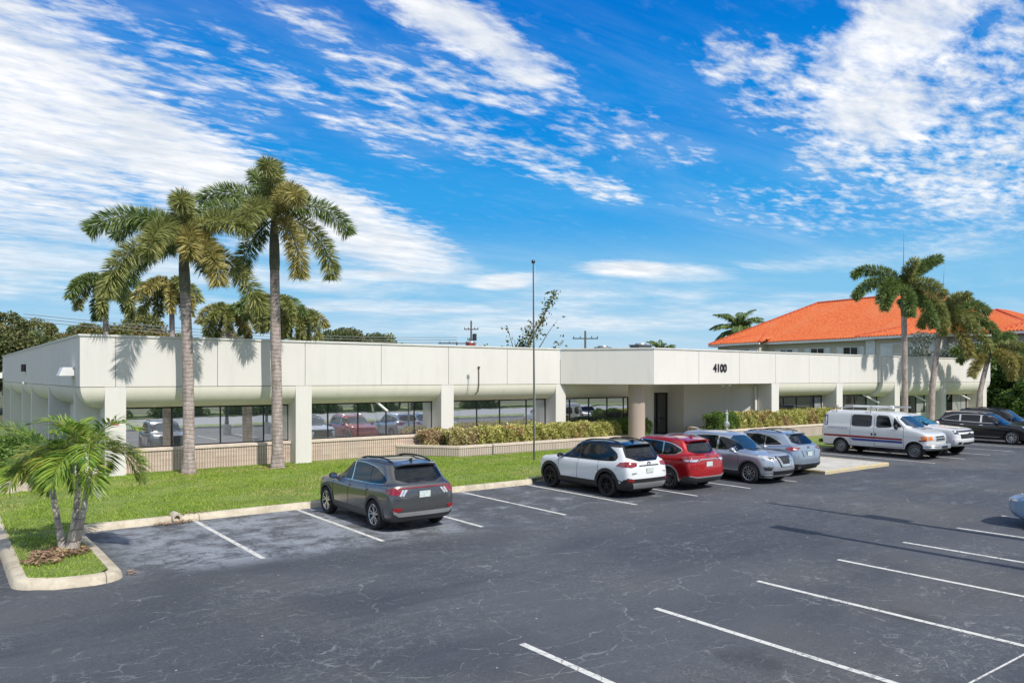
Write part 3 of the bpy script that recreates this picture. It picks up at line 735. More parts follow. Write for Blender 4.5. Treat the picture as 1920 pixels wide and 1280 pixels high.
def hedge(label, boxes, z0, z1, n, m1, seed, leaf=.07, taper=.1):
    rg = np.random.default_rng(seed)
    o = empty('hedge', ((boxes[0][0]+boxes[0][1])/2, (boxes[0][2]+boxes[0][3])/2, z0), label, 'hedge')
    core = MB(); vv = []
    for (x0, x1, y0, y1) in boxes:
        core.box(x0+.16, x1-.16, y0+.16, y1-.16, z0, z1-.18)
        k = int(n*(x1-x0)*(y1-y0+1.3))
        # points on top / front / back / ends, with lumpy thickness
        t = rg.uniform(0, 1, (k, 3)); side = rg.choice(4, k, p=[.42, .40, .09, .09])
        x = x0+t[:, 0]*(x1-x0); y = y0+t[:, 1]*(y1-y0); z = z0+t[:, 2]*(z1-z0)
        z = np.where(side == 0, z1, z); y = np.where(side == 1, y0, y); x = np.where(side == 2, x0, x); x = np.where(side == 3, x1, x)
        lump = .07*np.sin(x*4.1+1)*np.cos(y*3.3+z*5) + .05*np.sin(x*9.7+z*7)
        dep = np.abs(rg.normal(0, .075, k))
        z = z+np.where(side == 0, lump-dep, 0); y = y+np.where(side == 1, lump+dep, 0); x = x+np.where(side == 2, dep+lump, 0)-np.where(side == 3, dep+lump, 0)
        # rounded shoulder
        sh = np.clip((z-(z1-.22))/.22, 0, 1)
        y = np.where(y < y0+.4, y+sh**2*.13, y); x = np.where(x > x1-.3, x-sh**2*.15, x); x = np.where(x < x0+.3, x+sh**2*.15, x)
        c = np.stack([x, y, z], 1)
        d1 = rg.normal(0, 1, (k, 3)); d1[:, 2] = np.abs(d1[:, 2])*.9+.2; d1 /= np.linalg.norm(d1, axis=1)[:, None]
        d2 = rg.normal(0, 1, (k, 3)); d2 -= (d2*d1).sum(1)[:, None]*d1; d2 /= np.linalg.norm(d2, axis=1)[:, None]
        s = rg.uniform(.6, 1.25, (k, 1))*leaf
        v = np.empty((k, 4, 3)); v[:, 0] = c; v[:, 1] = c+d1*s*.55+d2*s*.3; v[:, 2] = c+d1*s*1.15; v[:, 3] = c+d1*s*.55-d2*s*.3
        vv.append(v.reshape(-1, 3))
    off = np.array(wloc(o)); V = np.concatenate(vv)-off
    link_mesh('foliage', np_mesh('foliage', V, 4, m1), o)
    core.obj('twigs', M['hcore'], o, world=True); return o
hedge('rounded low hedge of mottled yellow and pinkish leaves at the left end of the planter', [(17.75, 20.2, 29.75, 30.55), (18.55, 20.3, 29.0, 29.9)], .5, 1.22, 1500, M['hedge2'], 3, .10)
hedge('long clipped yellow green hedge in the planter between the flagpole and the round column', [(20.1, 29.1, 28.8, 30.0)], .5, 1.28, 1500, M['hedge'], 4, .10)
hedge('dark shaded hedge piece tucked behind the round entrance column', [(29.15, 31.6, 28.9, 30.2)], .5, 1.36, 1800, M['bush'], 5)
hedge('clipped yellow and russet hedge in the planter right of the entrance', [(35.2, 46.2, 25.95, 27.0)], .75, 1.64, 1500, M['hedge'], 6, .10)
hedge('short round bush at the left tip of the right planter beside the standpipe', [(33.6, 35.3, 25.9, 27.1)], .75, 1.66, 2300, M['bush'], 8)
# bare soil lump with a twig
# grey standpipe
sp = empty('standpipe', (33.25, 25.15, 0), 'pale grey standpipe with a cap in front of the right planter', 'standpipe')
mb = MB(); mb.lathe([(0, 0), (.06, 0), (.06, 1.1), (.13, 1.1), (.13, 1.32), (.06, 1.36), (.055, 1.75), (.09, 1.78), (.03, 1.85), (.02, 2.0), (0, 2.0)], (0, 0, 0), n=14)
mb.obj('pipe', mat('grey_enamel', (.42, .46, .47), .5), sp, True)
mb = MB(); mb.lathe([(.15, 1.14), (.16, 1.18), (.16, 1.24), (.15, 1.28)], (0, 0, 0), n=14); mb.obj('collar', M['galv'], sp, True)

# flagpole
fp = empty('flagpole', (20.5, 25.45, GZ), 'tall thin bare flagpole standing on the lawn before the hedge', 'flagpole')
mb = MB(); mb.tube([(0, 0, 0), (0, 0, 3), (-.03, 0, 6), (-.05, 0, 8.35)], [.042, .04, .034, .026], 10); mb.obj('pole', mat('weathered_pole', (.13, .15, .14), .45, .5), fp, True)
mb = MB(); mb.lathe([(0, -.09), (.06, -.07), (.09, 0), (.06, .07), (0, .09)], (-.05, 0, 8.45), n=12); mb.obj('finial', M['darkmetal'], fp, True)
mb = MB(); mb.tube([(.06, 0, 1.2), (.055, 0, 8.3)], .006, 5); mb.obj('halyard', M['white'], fp)
mb = MB(); mb.box(.03, .07, -.02, .02, 1.1, 1.3); mb.obj('cleat', M['galv'], fp)

# concrete pipe end in the kerb
pe = empty('drain_pipe_end', (4.95, 20.78, 0), 'round concrete drain pipe end poking out at the left kerb', 'pipe')
mb = MB(); mb.lathe([(.09, 0), (.09, -.35), (.15, -.36), (.17, -.3), (.17, .12), (.0, .14)], (0, 0, .13), 'y', 18); mb.obj('pipe', M['concrete'], pe, True, 40); pe.scale = (.72, .8, .85)
mb = MB(); mb.lathe([(0, -.05), (.088, -.05)], (0, 0, .13), 'y', 18); mb.obj('opening', M['black'], pe)
# pale boulder on the lawn
bo = MB(); rg = random.Random(5); seg = 16; prof = []
vs = [(0, 0, .42)]
for j in range(1, 6):
    for k in range(seg):
        t = 2*math.pi*k/seg; q = math.sin(R(18*j)); w = 1+.18*math.sin(t*2+1)+.12*math.sin(t*5+j)
        vs.append((q*.85*w*math.cos(t)*.62, q*1.15*w*math.sin(t)*.8, .42*math.cos(R(18*j))*(1+.25*math.sin(t*3))))
fs = [(0, 1+k, 1+(k+1) % seg) for k in range(seg)] + [(1+(j-1)*seg+k, 1+j*seg+k, 1+j*seg+(k+1) % seg, 1+(j-1)*seg+(k+1) % seg) for j in range(1, 5) for k in range(seg)]
bo.add(vs, fs); b_ = bo.obj('boulder', mat('pale_stone', (.52, .44, .33), .9, var=.3, vscale=5, bump=.6), None, True, 60)
b_.scale = (.85, .95, .62); b_.location = (2.05, 28.4, GZ-.02); tag(b_, 'pale tan flat topped boulder lying on the lawn at the far left', 'boulder')
# ---------------------------------------------------------------- palms
SR = Vector((math.sin(R(52.8)), -math.cos(R(52.8)), 0)); SF = Vector((math.cos(R(52.8)), math.sin(R(52.8)), 0))
def rachis(lat, dep, elev, droop, L, n=26, pw=1.0, side=0.0):
    h = (SR*lat + SF*dep)
    if h.length < 1e-3: h = SR.copy()
    h.normalize(); sd = h.cross(Vector((0, 0, 1)))
    pts = [Vector((0, 0, 0))]
    for i in range(n):
        s = (i+.5)/n; e = R(elev - droop*s**pw)
        dirv = h*math.cos(e)+Vector((0, 0, 1))*math.sin(e)+sd*side*s
        pts.append(pts[-1]+dirv.normalized()*(L/n))
    return pts
def frond_fox(pts, rad=.46, seed=0, stations=120, per=4, leaf_w=.03):
    """bottle-brush frond: leaflets all round the rachis"""
    rg = np.random.default_rng(seed); P = np.array([tuple(p) for p in pts]); n = len(P)-1
    out = []
    k = stations*per; s = .10+.9*np.sort(rg.uniform(0, 1, k)); f = s*n; i = np.minimum(f.astype(int), n-1); u = (f-i)[:, None]
    base = P[i]*(1-u)+P[i+1]*u; T = P[i+1]-P[i]; T /= np.linalg.norm(T, axis=1)[:, None]
    up = np.array([0, 0, 1.0]); A = np.cross(T, up); A /= (np.linalg.norm(A, axis=1)[:, None]+1e-6); B = np.cross(A, T)
    th = rg.uniform(0, 2*np.pi, k)[:, None]
    rd = np.cos(th)*A+np.sin(th)*B
    Lf = rad*(np.clip(np.minimum((s-.06)/.13, (1.04-s)/.10), .30, 1.0))[:, None]*rg.uniform(.88, 1.1, (k, 1))
    d = rd*.95+T*(.30+.65*np.clip(s[:, None]*3-2, 0, 1))+rg.normal(0, .07, (k, 3)); d /= np.linalg.norm(d, axis=1)[:, None]
    tip = base+d*Lf; tip[:, 2] -= (Lf[:, 0]**2)*.22
    mid = base+d*Lf*.55; mid[:, 2] -= (Lf[:, 0]**2)*.05
    w = np.cross(d, rg.normal(0, 1, (k, 3))); w /= np.linalg.norm(w, axis=1)[:, None]; w *= leaf_w*rg.uniform(.7, 1.2, (k, 1))
    v = np.empty((k, 4, 3)); v[:, 0] = base-w*.3; v[:, 1] = mid-w; v[:, 2] = tip; v[:, 3] = mid+w
    return v.reshape(-1, 3)
def frond_pin(pts, rad=.42, seed=0, stations=60, leaf_w=.028, vee=25, fall=.5):
    """feather frond: two ranks of leaflets, drooping tips"""
    rg = np.random.default_rng(seed); P = np.array([tuple(p) for p in pts]); n = len(P)-1
    k = stations*2; s = .14+.86*np.repeat(np.linspace(0, 1, stations), 2); f = s*n; i = np.minimum(f.astype(int), n-1); u = (f-i)[:, None]
    base = P[i]*(1-u)+P[i+1]*u; T = P[i+1]-P[i]; T /= np.linalg.norm(T, axis=1)[:, None]
    A = np.cross(T, np.array([0, 0, 1.0])); A /= (np.linalg.norm(A, axis=1)[:, None]+1e-6); B = np.cross(A, T)
    sg = np.tile([1.0, -1.0], stations)[:, None]; a = np.radians(vee+rg.normal(0, 9, (k, 1)))
    d = A*sg*np.cos(a)+B*np.sin(a)+T*(.55+.5*s[:, None])+rg.normal(0, .05, (k, 3)); d /= np.linalg.norm(d, axis=1)[:, None]
    Lf = rad*(np.clip(np.minimum((s-.05)/.25, (1.12-s)/.45), .3, 1.0))[:, None]*rg.uniform(.85, 1.1, (k, 1))
    m1 = base+d*Lf*.5; tip = base+d*Lf; tip[:, 2] -= Lf[:, 0]*fall*.7; m1[:, 2] -= Lf[:, 0]*fall*.12
    w = np.cross(d, B); w /= (np.linalg.norm(w, axis=1)[:, None]+1e-6); w *= leaf_w
    q = base+d*Lf*.2
    v = np.empty((k, 4, 3)); v[:, 0] = base; v[:, 1] = m1-w; v[:, 2] = tip; v[:, 3] = m1+w
    return v.reshape(-1, 3)
def trunk_tube(name, pts, rad, parent, m, n=16):
    mb = MB(); mb.tube(pts, rad, n); return mb.obj(name, m, parent, True, 60)

def foxtail(loc, label, group, trunk, r0, r1, shaft, fronds, seed=1, rad=.46, lw=.019, spear=None, stations=150, per=6, wide=1.0, cat='palm tree'):
    """trunk: list of local points up to the crownshaft; shaft: its length; fronds: (lat, dep, elev, droop, L, colour[, pw, side])"""
    o = empty('foxtail_palm', loc, label, cat, group=group)
    n = len(trunk); rr = [r0*1.35]+[r0+(r1-r0)*i/(n-1) for i in range(1, n)]
    trunk_tube('trunk', trunk, rr, o, M['ptrunk'])
    top = Vector(trunk[-1]); d = (top-Vector(trunk[-2])).normalized(); cs = [top-d*.05, top+d*shaft*.12, top+d*shaft*.45, top+d*shaft*.8, top+d*shaft]
    trunk_tube('crownshaft', cs, [r1*1.02, r1*1.14, r1*1.08, r1*.8, r1*.45], o, M['pshaft'])
    c = top+d*shaft*.92
    for i, fr in enumerate(fronds):
        lat, dep, el, dr, L, colr = fr[:6]; pw = fr[6] if len(fr) > 6 else 1.15; side = fr[7] if len(fr) > 7 else 0
        pts = rachis(lat, dep, el, dr, L, pw=pw, side=side)
        V = frond_fox(pts, rad*wide, seed*100+i, int(stations*L/3), per, lw)
        me = np_mesh('frond', V, 4, M[{'g': 'palm_g', 'o': 'palm_o', 'y': 'palm_y'}[colr]])
        f = link_mesh('frond', me, o); f.location = c
        mb = MB(); mb.tube(pts, [.045*(1-.85*k/len(pts)) for k in range(len(pts))], 6); mb.obj('rachis', M['palm_o'], f, True)
    if spear:
        mb = MB(); mb.tube([c, c+Vector(spear)*.6, c+Vector(spear)], [.03, .02, .005], 6); mb.obj('spear_leaf', M['palm_g'], o)
    return o
GP = 'foxtail palms around the office building'
foxtail((7.48, 29.4, GZ), 'shorter of the two tall foxtail palms before the left wing, with wide drooping golden fronds', GP,
    [(0, 0, -.1), (.02, 0, .6), (0, 0, 2.5), (-.04, 0, 4.7), (-.12, 0, 6.6)], .215, .175, 1.9,
    [(-1, .35, 66, 112, 3.8, 'g', .95), (-1, -.25, 60, 104, 3.6, 'g', .95), (.34, -.9, 82, 128, 2.6, 'o', 1.6), (-.15, .35, 82, 30, 2.0, 'g'),
     (.75, .6, 60, 80, 3.4, 'g'), (.9, -.45, 48, 84, 3.4, 'o', .95), (.5, -.86, 40, 118, 2.5, 'y', 1.0), (-.72, -.7, 24, 108, 3.7, 'o', .75), (-.9, .2, 12, 84, 3.7, 'g', .85),
     (.85, .35, 6, 80, 3.9, 'o', .7), (.8, -.6, 26, 112, 3.2, 'y', .85), (-.1, .95, 30, 90, 3.0, 'g'), (.1, -1, 34, 92, 3.9, 'o', .9), (-.55, .8, 45, 90, 3.0, 'g')], seed=1, rad=.56)
foxtail((10.72, 29.2, GZ), 'taller foxtail palm before the left wing, its top frond standing straight up', GP,
    [(0, 0, -.1), (0, 0, .6), (-.03, 0, 3.0), (-.09, 0, 5.6), (-.12, 0, 7.7)], .225, .175, 2.1,
    [(.12, -.9, 86, 125, 2.8, 'o', 2.0), (-.05, .3, 84, 14, 2.3, 'g'), (-.95, .1, 62, 92, 3.5, 'g', .95), (-.5, .5, 72, 46, 2.7, 'g'), (-.97, -.3, 34, 74, 3.4, 'g', .85),
     (.9, .1, 54, 116, 3.4, 'g', .85), (.62, -.8, 58, 104, 2.8, 'y', 1.1), (.2, .9, 60, 60, 2.8, 'g'),
     (.95, .15, 16, 106, 3.5, 'o', .75), (.75, -.6, 8, 100, 3.1, 'y', .6), (-.72, .3, -18, 62, 2.8, 'g', .8), (-.05, -1, 30, 88, 3.4, 'o', .9)], seed=2, rad=.56)
# three palms before the right wing
foxtail((51.3, 24.6, GZ), 'left palm of three by the right wing, tallest, with a bare spear leaf on top', GP,
    [(0, 0, -.1), (0, 0, .6), (.0, 0, 3.0), (-.05, 0, 6.0), (-.12, 0, 7.6)], .22, .165, 2.0,
    [(-1, .1, 58, 92, 3.7, 'g'), (-1, -.2, 28, 84, 4.0, 'g'), (-.7, -.6, 16, 80, 3.4, 'g', .8), (-.5, -.3, 30, 115, 3.2, 'g'), (.2, -.8, 80, 50, 2.0, 'o', 1.3), (.8, 0, 66, 60, 3.3, 'g'), (.65, .2, 54, 40, 3.4, 'g'),
     (.5, -.75, 30, 90, 3.0, 'o', 1.0), (.9, -.2, 10, 88, 3.4, 'o', .8), (-.2, -.7, -5, 80, 3.2, 'g'), (.1, .9, 30, 90, 3.2, 'g'), (.4, -.2, -12, 70, 3.3, 'g', .6)], seed=3, rad=.54, lw=.027, spear=(.05, 0, 3.7))
foxtail((54.1, 24.2, GZ), 'middle palm of three by the right wing, dark trunk and yellowing lower fronds', GP,
    [(0, 0, -.1), (.1, 0, .6), (.25, 0, 3.0), (.75, .0, 4.8), (1.15, 0, 6.2)], .225, .17, 1.8,
    [(-.9, .1, 60, 92, 3.2, 'g'), (.2, -.6, 66, 80, 2.6, 'o'), (.9, .1, 46, 90, 3.9, 'g'), (1, -.1, 22, 80, 4.2, 'g', .9), (.9, -.4, 6, 78, 4.0, 'o', .7), (.35, -.9, 20, 96, 3.0, 'o'), (-.4, -.8, 10, 88, 2.9, 'o'), (.6, -.3, -20, 62, 3.4, 'y', .6), (0, .9, 30, 90, 3, 'g'), (.75, .3, 62, 80, 3.2, 'g')], seed=4, rad=.54, lw=.027, spear=(.4, 0, 3.4))
foxtail((59.2, 23.3, GZ), 'right palm of three by the right wing, leaning with orange brown lower fronds', GP,
    [(0, 0, -.1), (.05, 0, .6), (.3, -.05, 2.4), (.8, -.1, 3.6), (1.35, -.1, 4.5)], .19, .15, .9,
    [(.8, .3, 64, 86, 3.1, 'g', 1.3), (.35, .1, 60, 50, 2.5, 'g'), (-.8, .2, 40, 80, 2.6, 'g'), (.9, -.4, 30, 118, 3.3, 'y', .8), (1, .2, 16, 104, 3.0, 'y', .8), (.2, -.9, 20, 100, 2.6, 'y'), (-.85, -.3, 0, 72, 2.4, 'y', .7), (-.4, .8, 30, 90, 2.5, 'g'), (.7, -.7, 50, 100, 2.8, 'o')], seed=5, rad=.52, lw=.027)
# palms standing beyond the left wing
def bgfronds(seed, k=11, L=3.6, cols='gooyg', elo=-10, ehi=62):
    rg = random.Random(seed); out = []
    for i in range(k):
        a = 2*math.pi*(i+rg.uniform(-.3, .3))/k; e = elo+(ehi-elo)*((i*5) % k)/k
        out.append((math.cos(a), math.sin(a), e+rg.uniform(-6, 6), rg.uniform(78, 104), L*rg.uniform(.85, 1.08), rg.choice(cols), .95))
    return out
for i, (x, y, h, L, lab, cols) in enumerate([
    (13.9, 85.8, 13.2, 4.6, 'leftmost green palm beyond the left wing, tips drooping to the roof line', 'ggogo'),
    (18.9, 80.5, 12.6, 4.0, 'palm beyond the left wing between the leftmost palm and the shorter tall palm', 'oyygo'),
    (26.0, 86.0, 10.9, 3.7, 'small yellowish palm beyond the roof just right of the shorter tall palm trunk', 'yyogo'),
    (28.8, 80.0, 11.6, 4.0, 'palm beyond the roof half hidden by the right fronds of the shorter tall palm', 'yogoo'),
    (33.2, 84.0, 10.6, 3.6, 'olive palm beyond the roof close left of the taller palm trunk', 'ooyog')]):
    foxtail((x, y, 0), lab, 'foxtail palms beyond the left wing', [(0, 0, -.1), (0, 0, .8), (.05, 0, h*.5), (0, 0, h-1.6)], .33, .24, 1.9, bgfronds(20+i, 10, L, cols), seed=30+i, rad=.80, lw=.06, stations=70, per=5)
# royal palm far behind the roof
rp = empty('far_palm', (100.9, 74.2, 0), 'dark green royal palm rising far behind the left end of the orange tiled roof', 'palm tree'); rp.scale = (1.3, 1.3, 1.3)
trunk_tube('trunk', [(0, 0, -.1), (0, 0, 5), (0, 0, 8.6)], [.4, .3, .24], rp, M['ptrunk'])
for i in range(22):
    a = 2*math.pi*i/22*3.02+.3; e = 78-92*i/21
    pts = rachis(math.cos(a), math.sin(a), e, 70, 3.6, pw=1.2)
    f = link_mesh('frond', np_mesh('frond', frond_pin(pts, .95, 70+i, 60, .085, 12, .9), 4, M['palm_g']), rp); f.location = (0, 0, 8.6)
    mb = MB(); mb.tube(pts, [.06*(1-.8*k/len(pts)) for k in range(len(pts))], 5); mb.obj('rachis', M['palm_g'], f)

rp2 = re_p = copy_tree(rp); rp2.location = (72.1, 64.5, 0); rp2.scale = (.62, .62, .76); rp2.rotation_euler = (0, 0, 1.1); rp2['label'] = 'small palm top barely over the roof line right of the taller roof unit'
# ---------------------------------------------------------------- the small three stemmed palm on the island
xp = empty('christmas_palm', (2.2, 17.9, GZ), 'small three stemmed palm with bright arching fronds on the grass island at lower left', 'palm tree')
stems = [([(-.06, .02, -.05), (-.22, .08, .5), (-.36, .12, 1.15), (-.46, .14, 1.62)], .06, 1),
         ([(.06, 0, -.05), (.16, .02, .6), (.22, .03, 1.3), (.24, .03, 1.66)], .064, 2),
         ([(.14, -.03, -.05), (.33, -.06, .6), (.47, -.09, 1.3), (.56, -.1, 1.76)], .06, 3)]
for pts, r_, sd in stems:
    lp = [tuple(SR*p[0]+SF*p[1]+Vector((0, 0, p[2]))) for p in pts]
    st = trunk_tube('trunk', lp, [r_*1.7, r_*1.05, r_*.85, r_*.75], xp, M['xtrunk'], 12)
    c = Vector(lp[-1])
    shp = [c-Vector((0, 0, .03)), c+Vector((0, 0, .2)), c+Vector((0, 0, .42))]
    trunk_tube('crownshaft', shp, [r_*.95, r_*.85, r_*.4], xp, M['pshaft'], 12)
    rg = random.Random(sd); c = c+Vector((0, 0, .30)); k = 9
    for i in range(k):
        a = 2*math.pi*(i+.5*sd+rg.uniform(-.25, .25))/k; e = (64, 42, 24, 8)[(i*3+sd) % 4]+rg.uniform(-8, 8)
        L = rg.uniform(1.15, 1.5)
        p = rachis(math.cos(a), math.sin(a), e, rg.uniform(78, 108), L, pw=1.15)
        f = link_mesh('frond', np_mesh('frond', frond_pin(p, .54, sd*50+i, 44, .018, 30, .42), 4, M['xpalm']), xp); f.location = c
        mb = MB(); mb.tube(p, [.018*(1-.8*q/len(p)) for q in range(len(p))], 5); mb.obj('rachis', M['xpalm'], f)

# ---------------------------------------------------------------- broad-leaved trees
def crown_mesh(name, m, clumps, leaf, nleaf, seed, flat=.75):
    rg = np.random.default_rng(seed); vv = []
    for (cx, cy, cz, r_) in clumps:
        k = int(nleaf*r_**2)
        d = rg.normal(0, 1, (k, 3)); d /= np.linalg.norm(d, axis=1)[:, None]
        rad_ = r_*np.clip(rg.uniform(.35, 1.0, (k, 1))**.45*(1+.16*np.sin(d[:, :1]*5+cx*3)*np.cos(d[:, 1:2]*6)), 0, 1.3)
        c = np.array([cx, cy, cz])+d*rad_*np.array([1, 1, flat])
        a = d*.6+rg.normal(0, .7, (k, 3)); a /= np.linalg.norm(a, axis=1)[:, None]
        b = np.cross(a, rg.normal(0, 1, (k, 3))); b /= np.linalg.norm(b, axis=1)[:, None]
        s = leaf*rg.uniform(.6, 1.3, (k, 1))
        v = np.empty((k, 4, 3)); v[:, 0] = c-a*s*.5; v[:, 1] = c+b*s*.32; v[:, 2] = c+a*s*.5; v[:, 3] = c-b*s*.32
        vv.append(v.reshape(-1, 3))
    return np_mesh(name, np.concatenate(vv), 4, m)
def mk_clumps(rx, ry, rz, z0, n, rmin, rmax, seed):
    rg = random.Random(seed); out = []
    for i in range(n):
        while True:
            x, y, z = rg.uniform(-1, 1), rg.uniform(-1, 1), rg.uniform(-.8, 1)
            q = x*x+y*y+z*z
            if .25 < q < 1: break
        out.append((x*rx, y*ry, z0+z*rz, rg.uniform(rmin, rmax)))
    return out
def tree(name, loc, label, m, h, rx, rz, n, leaf, nleaf, seed, group=None, rmin=.8, rmax=1.5, cat='tree', tr=.25, ry=None):
    o = empty(name, loc, label, cat, group=group)
    cl = mk_clumps(rx, ry or rx, rz, h-rz, n, rmin, rmax, seed)
    link_mesh('crown', crown_mesh('crown', m, cl, leaf, nleaf, seed), o)
    mb = MB(); fork = h-rz*1.7; fork = max(fork, .4)
    mb.tube([(0, 0, -.2), (.05, 0, fork*.5), (0, .05, fork)], [tr*1.3, tr, tr*.8], 9)
    rg = random.Random(seed)
    for c in cl[::2]:
        mid = Vector((c[0]*.45+rg.uniform(-.3, .3), c[1]*.45, fork+(c[2]-fork)*.5))
        mb.tube([(0, 0, fork-.1), tuple(mid), (c[0], c[1], c[2])], [tr*.55, tr*.33, tr*.1], 6)
    mb.obj('trunk', M['bark'], o, True); return o
def re_tree(src, loc, label, s=1.0, rz=0.0, group=None):
    c = copy_tree(src); c.location = loc; c.rotation_euler = (0, 0, rz); c.scale = (s, s, s); c['label'] = label
    if group: c['group'] = group
    return c
GT = 'trees beyond the office building'
tA = tree('broadleaf_tree', (3.5, 90, 0), 'dense round green tree at the left edge beyond the side wall', M['tree_g'], 9.7, 5.2, 4.4, 34, .30, 620, 11, GT, 1.4, 2.4)
tB = tree('broadleaf_tree', (20.5, 104, 0), 'olive brown tree behind the leftmost far palms', M['tree_o'], 10.6, 7.5, 4.4, 36, .34, 480, 12, GT, 1.5, 2.6)
re_tree(tA, (-5, 84, 0), 'dark green tree cut off by the left edge of the view', .86, 1.9, GT)
re_tree(tB, (10.5, 98, 0), 'brownish tree between the left edge tree and the leftmost far palm', .84, 1.2, GT)
re_tree(tA, (15.5, 108, 0), 'green tree seen under the fronds of the leftmost far palm', .98, 2.5, GT)
re_tree(tB, (30, 104, 0), 'olive tree showing between the two tall trunks low over the roof', .84, 3.9, GT)
re_tree(tB, (40, 104, 0), 'brown olive tree just left of the taller palm trunk on the roof line', .82, 5.1, GT)
re_tree(tA, (49.5, 104, 0), 'bright green tree right of the taller palm trunk on the roof line', 1.04, .7, GT)
tS = tree('sparse_tree', (57.5, 108, 0), 'thin brown reddish tree on the roof line fading right of the bright green one', M['tree_o'], 10.3, 4.2, 2.6, 14, .4, 90, 14, GT, .9, 1.7)
re_tree(tS, (64.5, 112, 0), 'small sparse tree tip on the roof line, first one left of the masts', .80, 2, GT)
re_tree(tS, (69.5, 114, 0), 'small sparse tree tip on the roof line, middle one left of the masts', .78, 4, GT)
re_tree(tS, (80, 118, 0), 'tiny tree tip barely over the roof line near the masts', .74, 5, GT)
# green trees at the right edge
tD = tree('shade_tree', (75.5, 26.6, 0), 'dense bright green tree beside the right end of the office building', M['tree_d'], 5.9, 3.4, 2.9, 34, .30, 520, 21, 'trees at the right edge', 1.0, 1.7)
re_tree(tD, (72.8, 22.9, -1.5), 'dark low leafy tree filling the gap beside the last column', .9, 2.1, 'trees at the right edge')
re_tree(tD, (80.5, 25.0, -.6), 'green tree at the far right edge behind the parked black cars', 1.05, 4.0, 'trees at the right edge')
re_tree(tD, (84.5, 31.0, .4), 'taller green tree beyond the right edge trees below the second orange roof', 1.05, 5.0, 'trees at the right edge')
tree('silver_tree', (77.3, 34.2, 0), 'silvery grey green tree showing between the middle and right palms above the parapet', M['tree_s'], 8.1, 2.6, 2.4, 16, .22, 340, 23, None, .7, 1.3)
# bushes by the left side wall
bs = empty('bush', (2.9, 34.5, GZ), 'green bush by the side wall behind the small palm at the left edge', 'bush')
link_mesh('foliage', crown_mesh('foliage', M['bush'], mk_clumps(.7, 4.2, .5, .75, 26, .35, .65, 9), .12, 2600, 9), bs)
mb = MB(); [mb.tube([(0, y, -.1), (.1, y+.1, .8)], .03, 5) for y in (-3, -1.5, 0, 1.5, 3)]; mb.obj('stems', M['bark'], bs)
# nearly bare tree behind the roof by the flagpole
bt = empty('bare_tree', (51.2, 66.5, 0), 'nearly bare tree with a few leafy branches rising behind the roof at the flagpole', 'tree')
mb = MB(); rg = random.Random(77); lv = []
def limb(p, lat, dep, el, L, r_, curve, leafy, n=7):
    pts = [Vector(p)]; a = el
    for i in range(n):
        h = SR*lat+SF*dep; h.normalize(); e = R(a+curve*i/n+rg.uniform(-7, 7))
        pts.append(pts[-1]+(h*math.cos(e)+Vector((0, 0, math.sin(e))))*L/n)
    mb.tube(pts, [r_*(1-.8*i/n) for i in range(n+1)], 6)
    for q in pts[2:]:
        for _ in range(leafy*2): lv.append((q.x+rg.gauss(0, .30), q.y+rg.gauss(0, .30), q.z+rg.gauss(0, .34)))
    return pts
mb.tube([(0, 0, -.2), (0, 0, 3), (.1, 0, 5.2)], [.35, .28, .22], 9)
limb((0, 0, 5), .55, .1, 60, 8.8, .14, 6, 20, 9); limb((0, 0, 5), .35, .1, 72, 4.6, .09, 3, 11); a_ = limb((0, 0, 4.8), -.25, 0, 74, 4.6, .08, 2, 3)
limb((0, 0, 4.8), .9, .1, 50, 3.0, .10, 30, 2); b_ = limb((1.9, -1.2, 6.4), .45, 0, 66, 4.2, .07, -12, 1)
limb((0, 0, 4.6), -1, 0, 46, 2.6, .08, 20, 9); limb((0, 0, 4.6), -1, -.2, 22, 5.0, .08, 26, 1); limb((1.2, -.9, 5.2), 1, 0, 24, 4.2, .07, 22, 4); limb((0, 0, 5), .2, .4, 60, 3.2, .07, 10, 10)
mb.obj('trunk', M['bark'], bt, True)
rg2 = np.random.default_rng(5); P0 = np.array(lv); k = len(P0)
a = rg2.normal(0, 1, (k, 3)); a /= np.linalg.norm(a, axis=1)[:, None]; b = np.cross(a, rg2.normal(0, 1, (k, 3))); b /= np.linalg.norm(b, axis=1)[:, None]; s = .22*rg2.uniform(.6, 1.3, (k, 1))
v = np.empty((k, 4, 3)); v[:, 0] = P0-a*s; v[:, 1] = P0+b*s*.5; v[:, 2] = P0+a*s; v[:, 3] = P0-b*s*.5
link_mesh('crown', np_mesh('crown', v.reshape(-1, 3), 4, M['tree_g']), bt)

# ---------------------------------------------------------------- utility poles and wires
def upole(loc, h, label, arms, extra=None):
    o = empty('utility_pole', loc, label, 'utility pole')
    mb = MB(); mb.tube([(0, 0, -.2), (0, 0, h)], [.17, .11], 8); mb.obj('pole', mat('pole_wood', (.16, .12, .10), .9), o)
    for (z, L) in arms:
        a = MB(); d = SR*L/2; a.tube([tuple(-d+Vector((0, 0, z))), tuple(d+Vector((0, 0, z)))], .07, 6)
        for q in (-.9, -.4, .5, .95): c = d*q+Vector((0, 0, z)); a.tube([tuple(c), tuple(c+Vector((0, 0, .28)))], .05, 6)
        a.obj('crossarm', M['darkmetal'], o)
    if extra: extra(o)
    return o
def xf(o):
    mb = MB(); c = SR*.45+Vector((0, 0, 9.0)); mb.lathe([(0, -.5), (.28, -.5), (.28, .4), (0, .45)], tuple(c), n=10); mb.obj('transformer', M['darkmetal'], o)
upole((57.3, 84.5, 0), 11.15, 'tall utility mast with short side arms on the roof line left of the flagpole', [(10.0, 1.9), (8.6, 1.0)], xf)
upole((58.6, 90.0, 0), 8.55, 'low T shaped utility pole just left of the tall mast on the roof line', [(8.35, 5.2)])
upole((61.3, 66.5, 0), 9.1, 'cross armed utility pole between the flagpole and the number 4100', [(8.2, 3.0), (6.2, 2.2)])
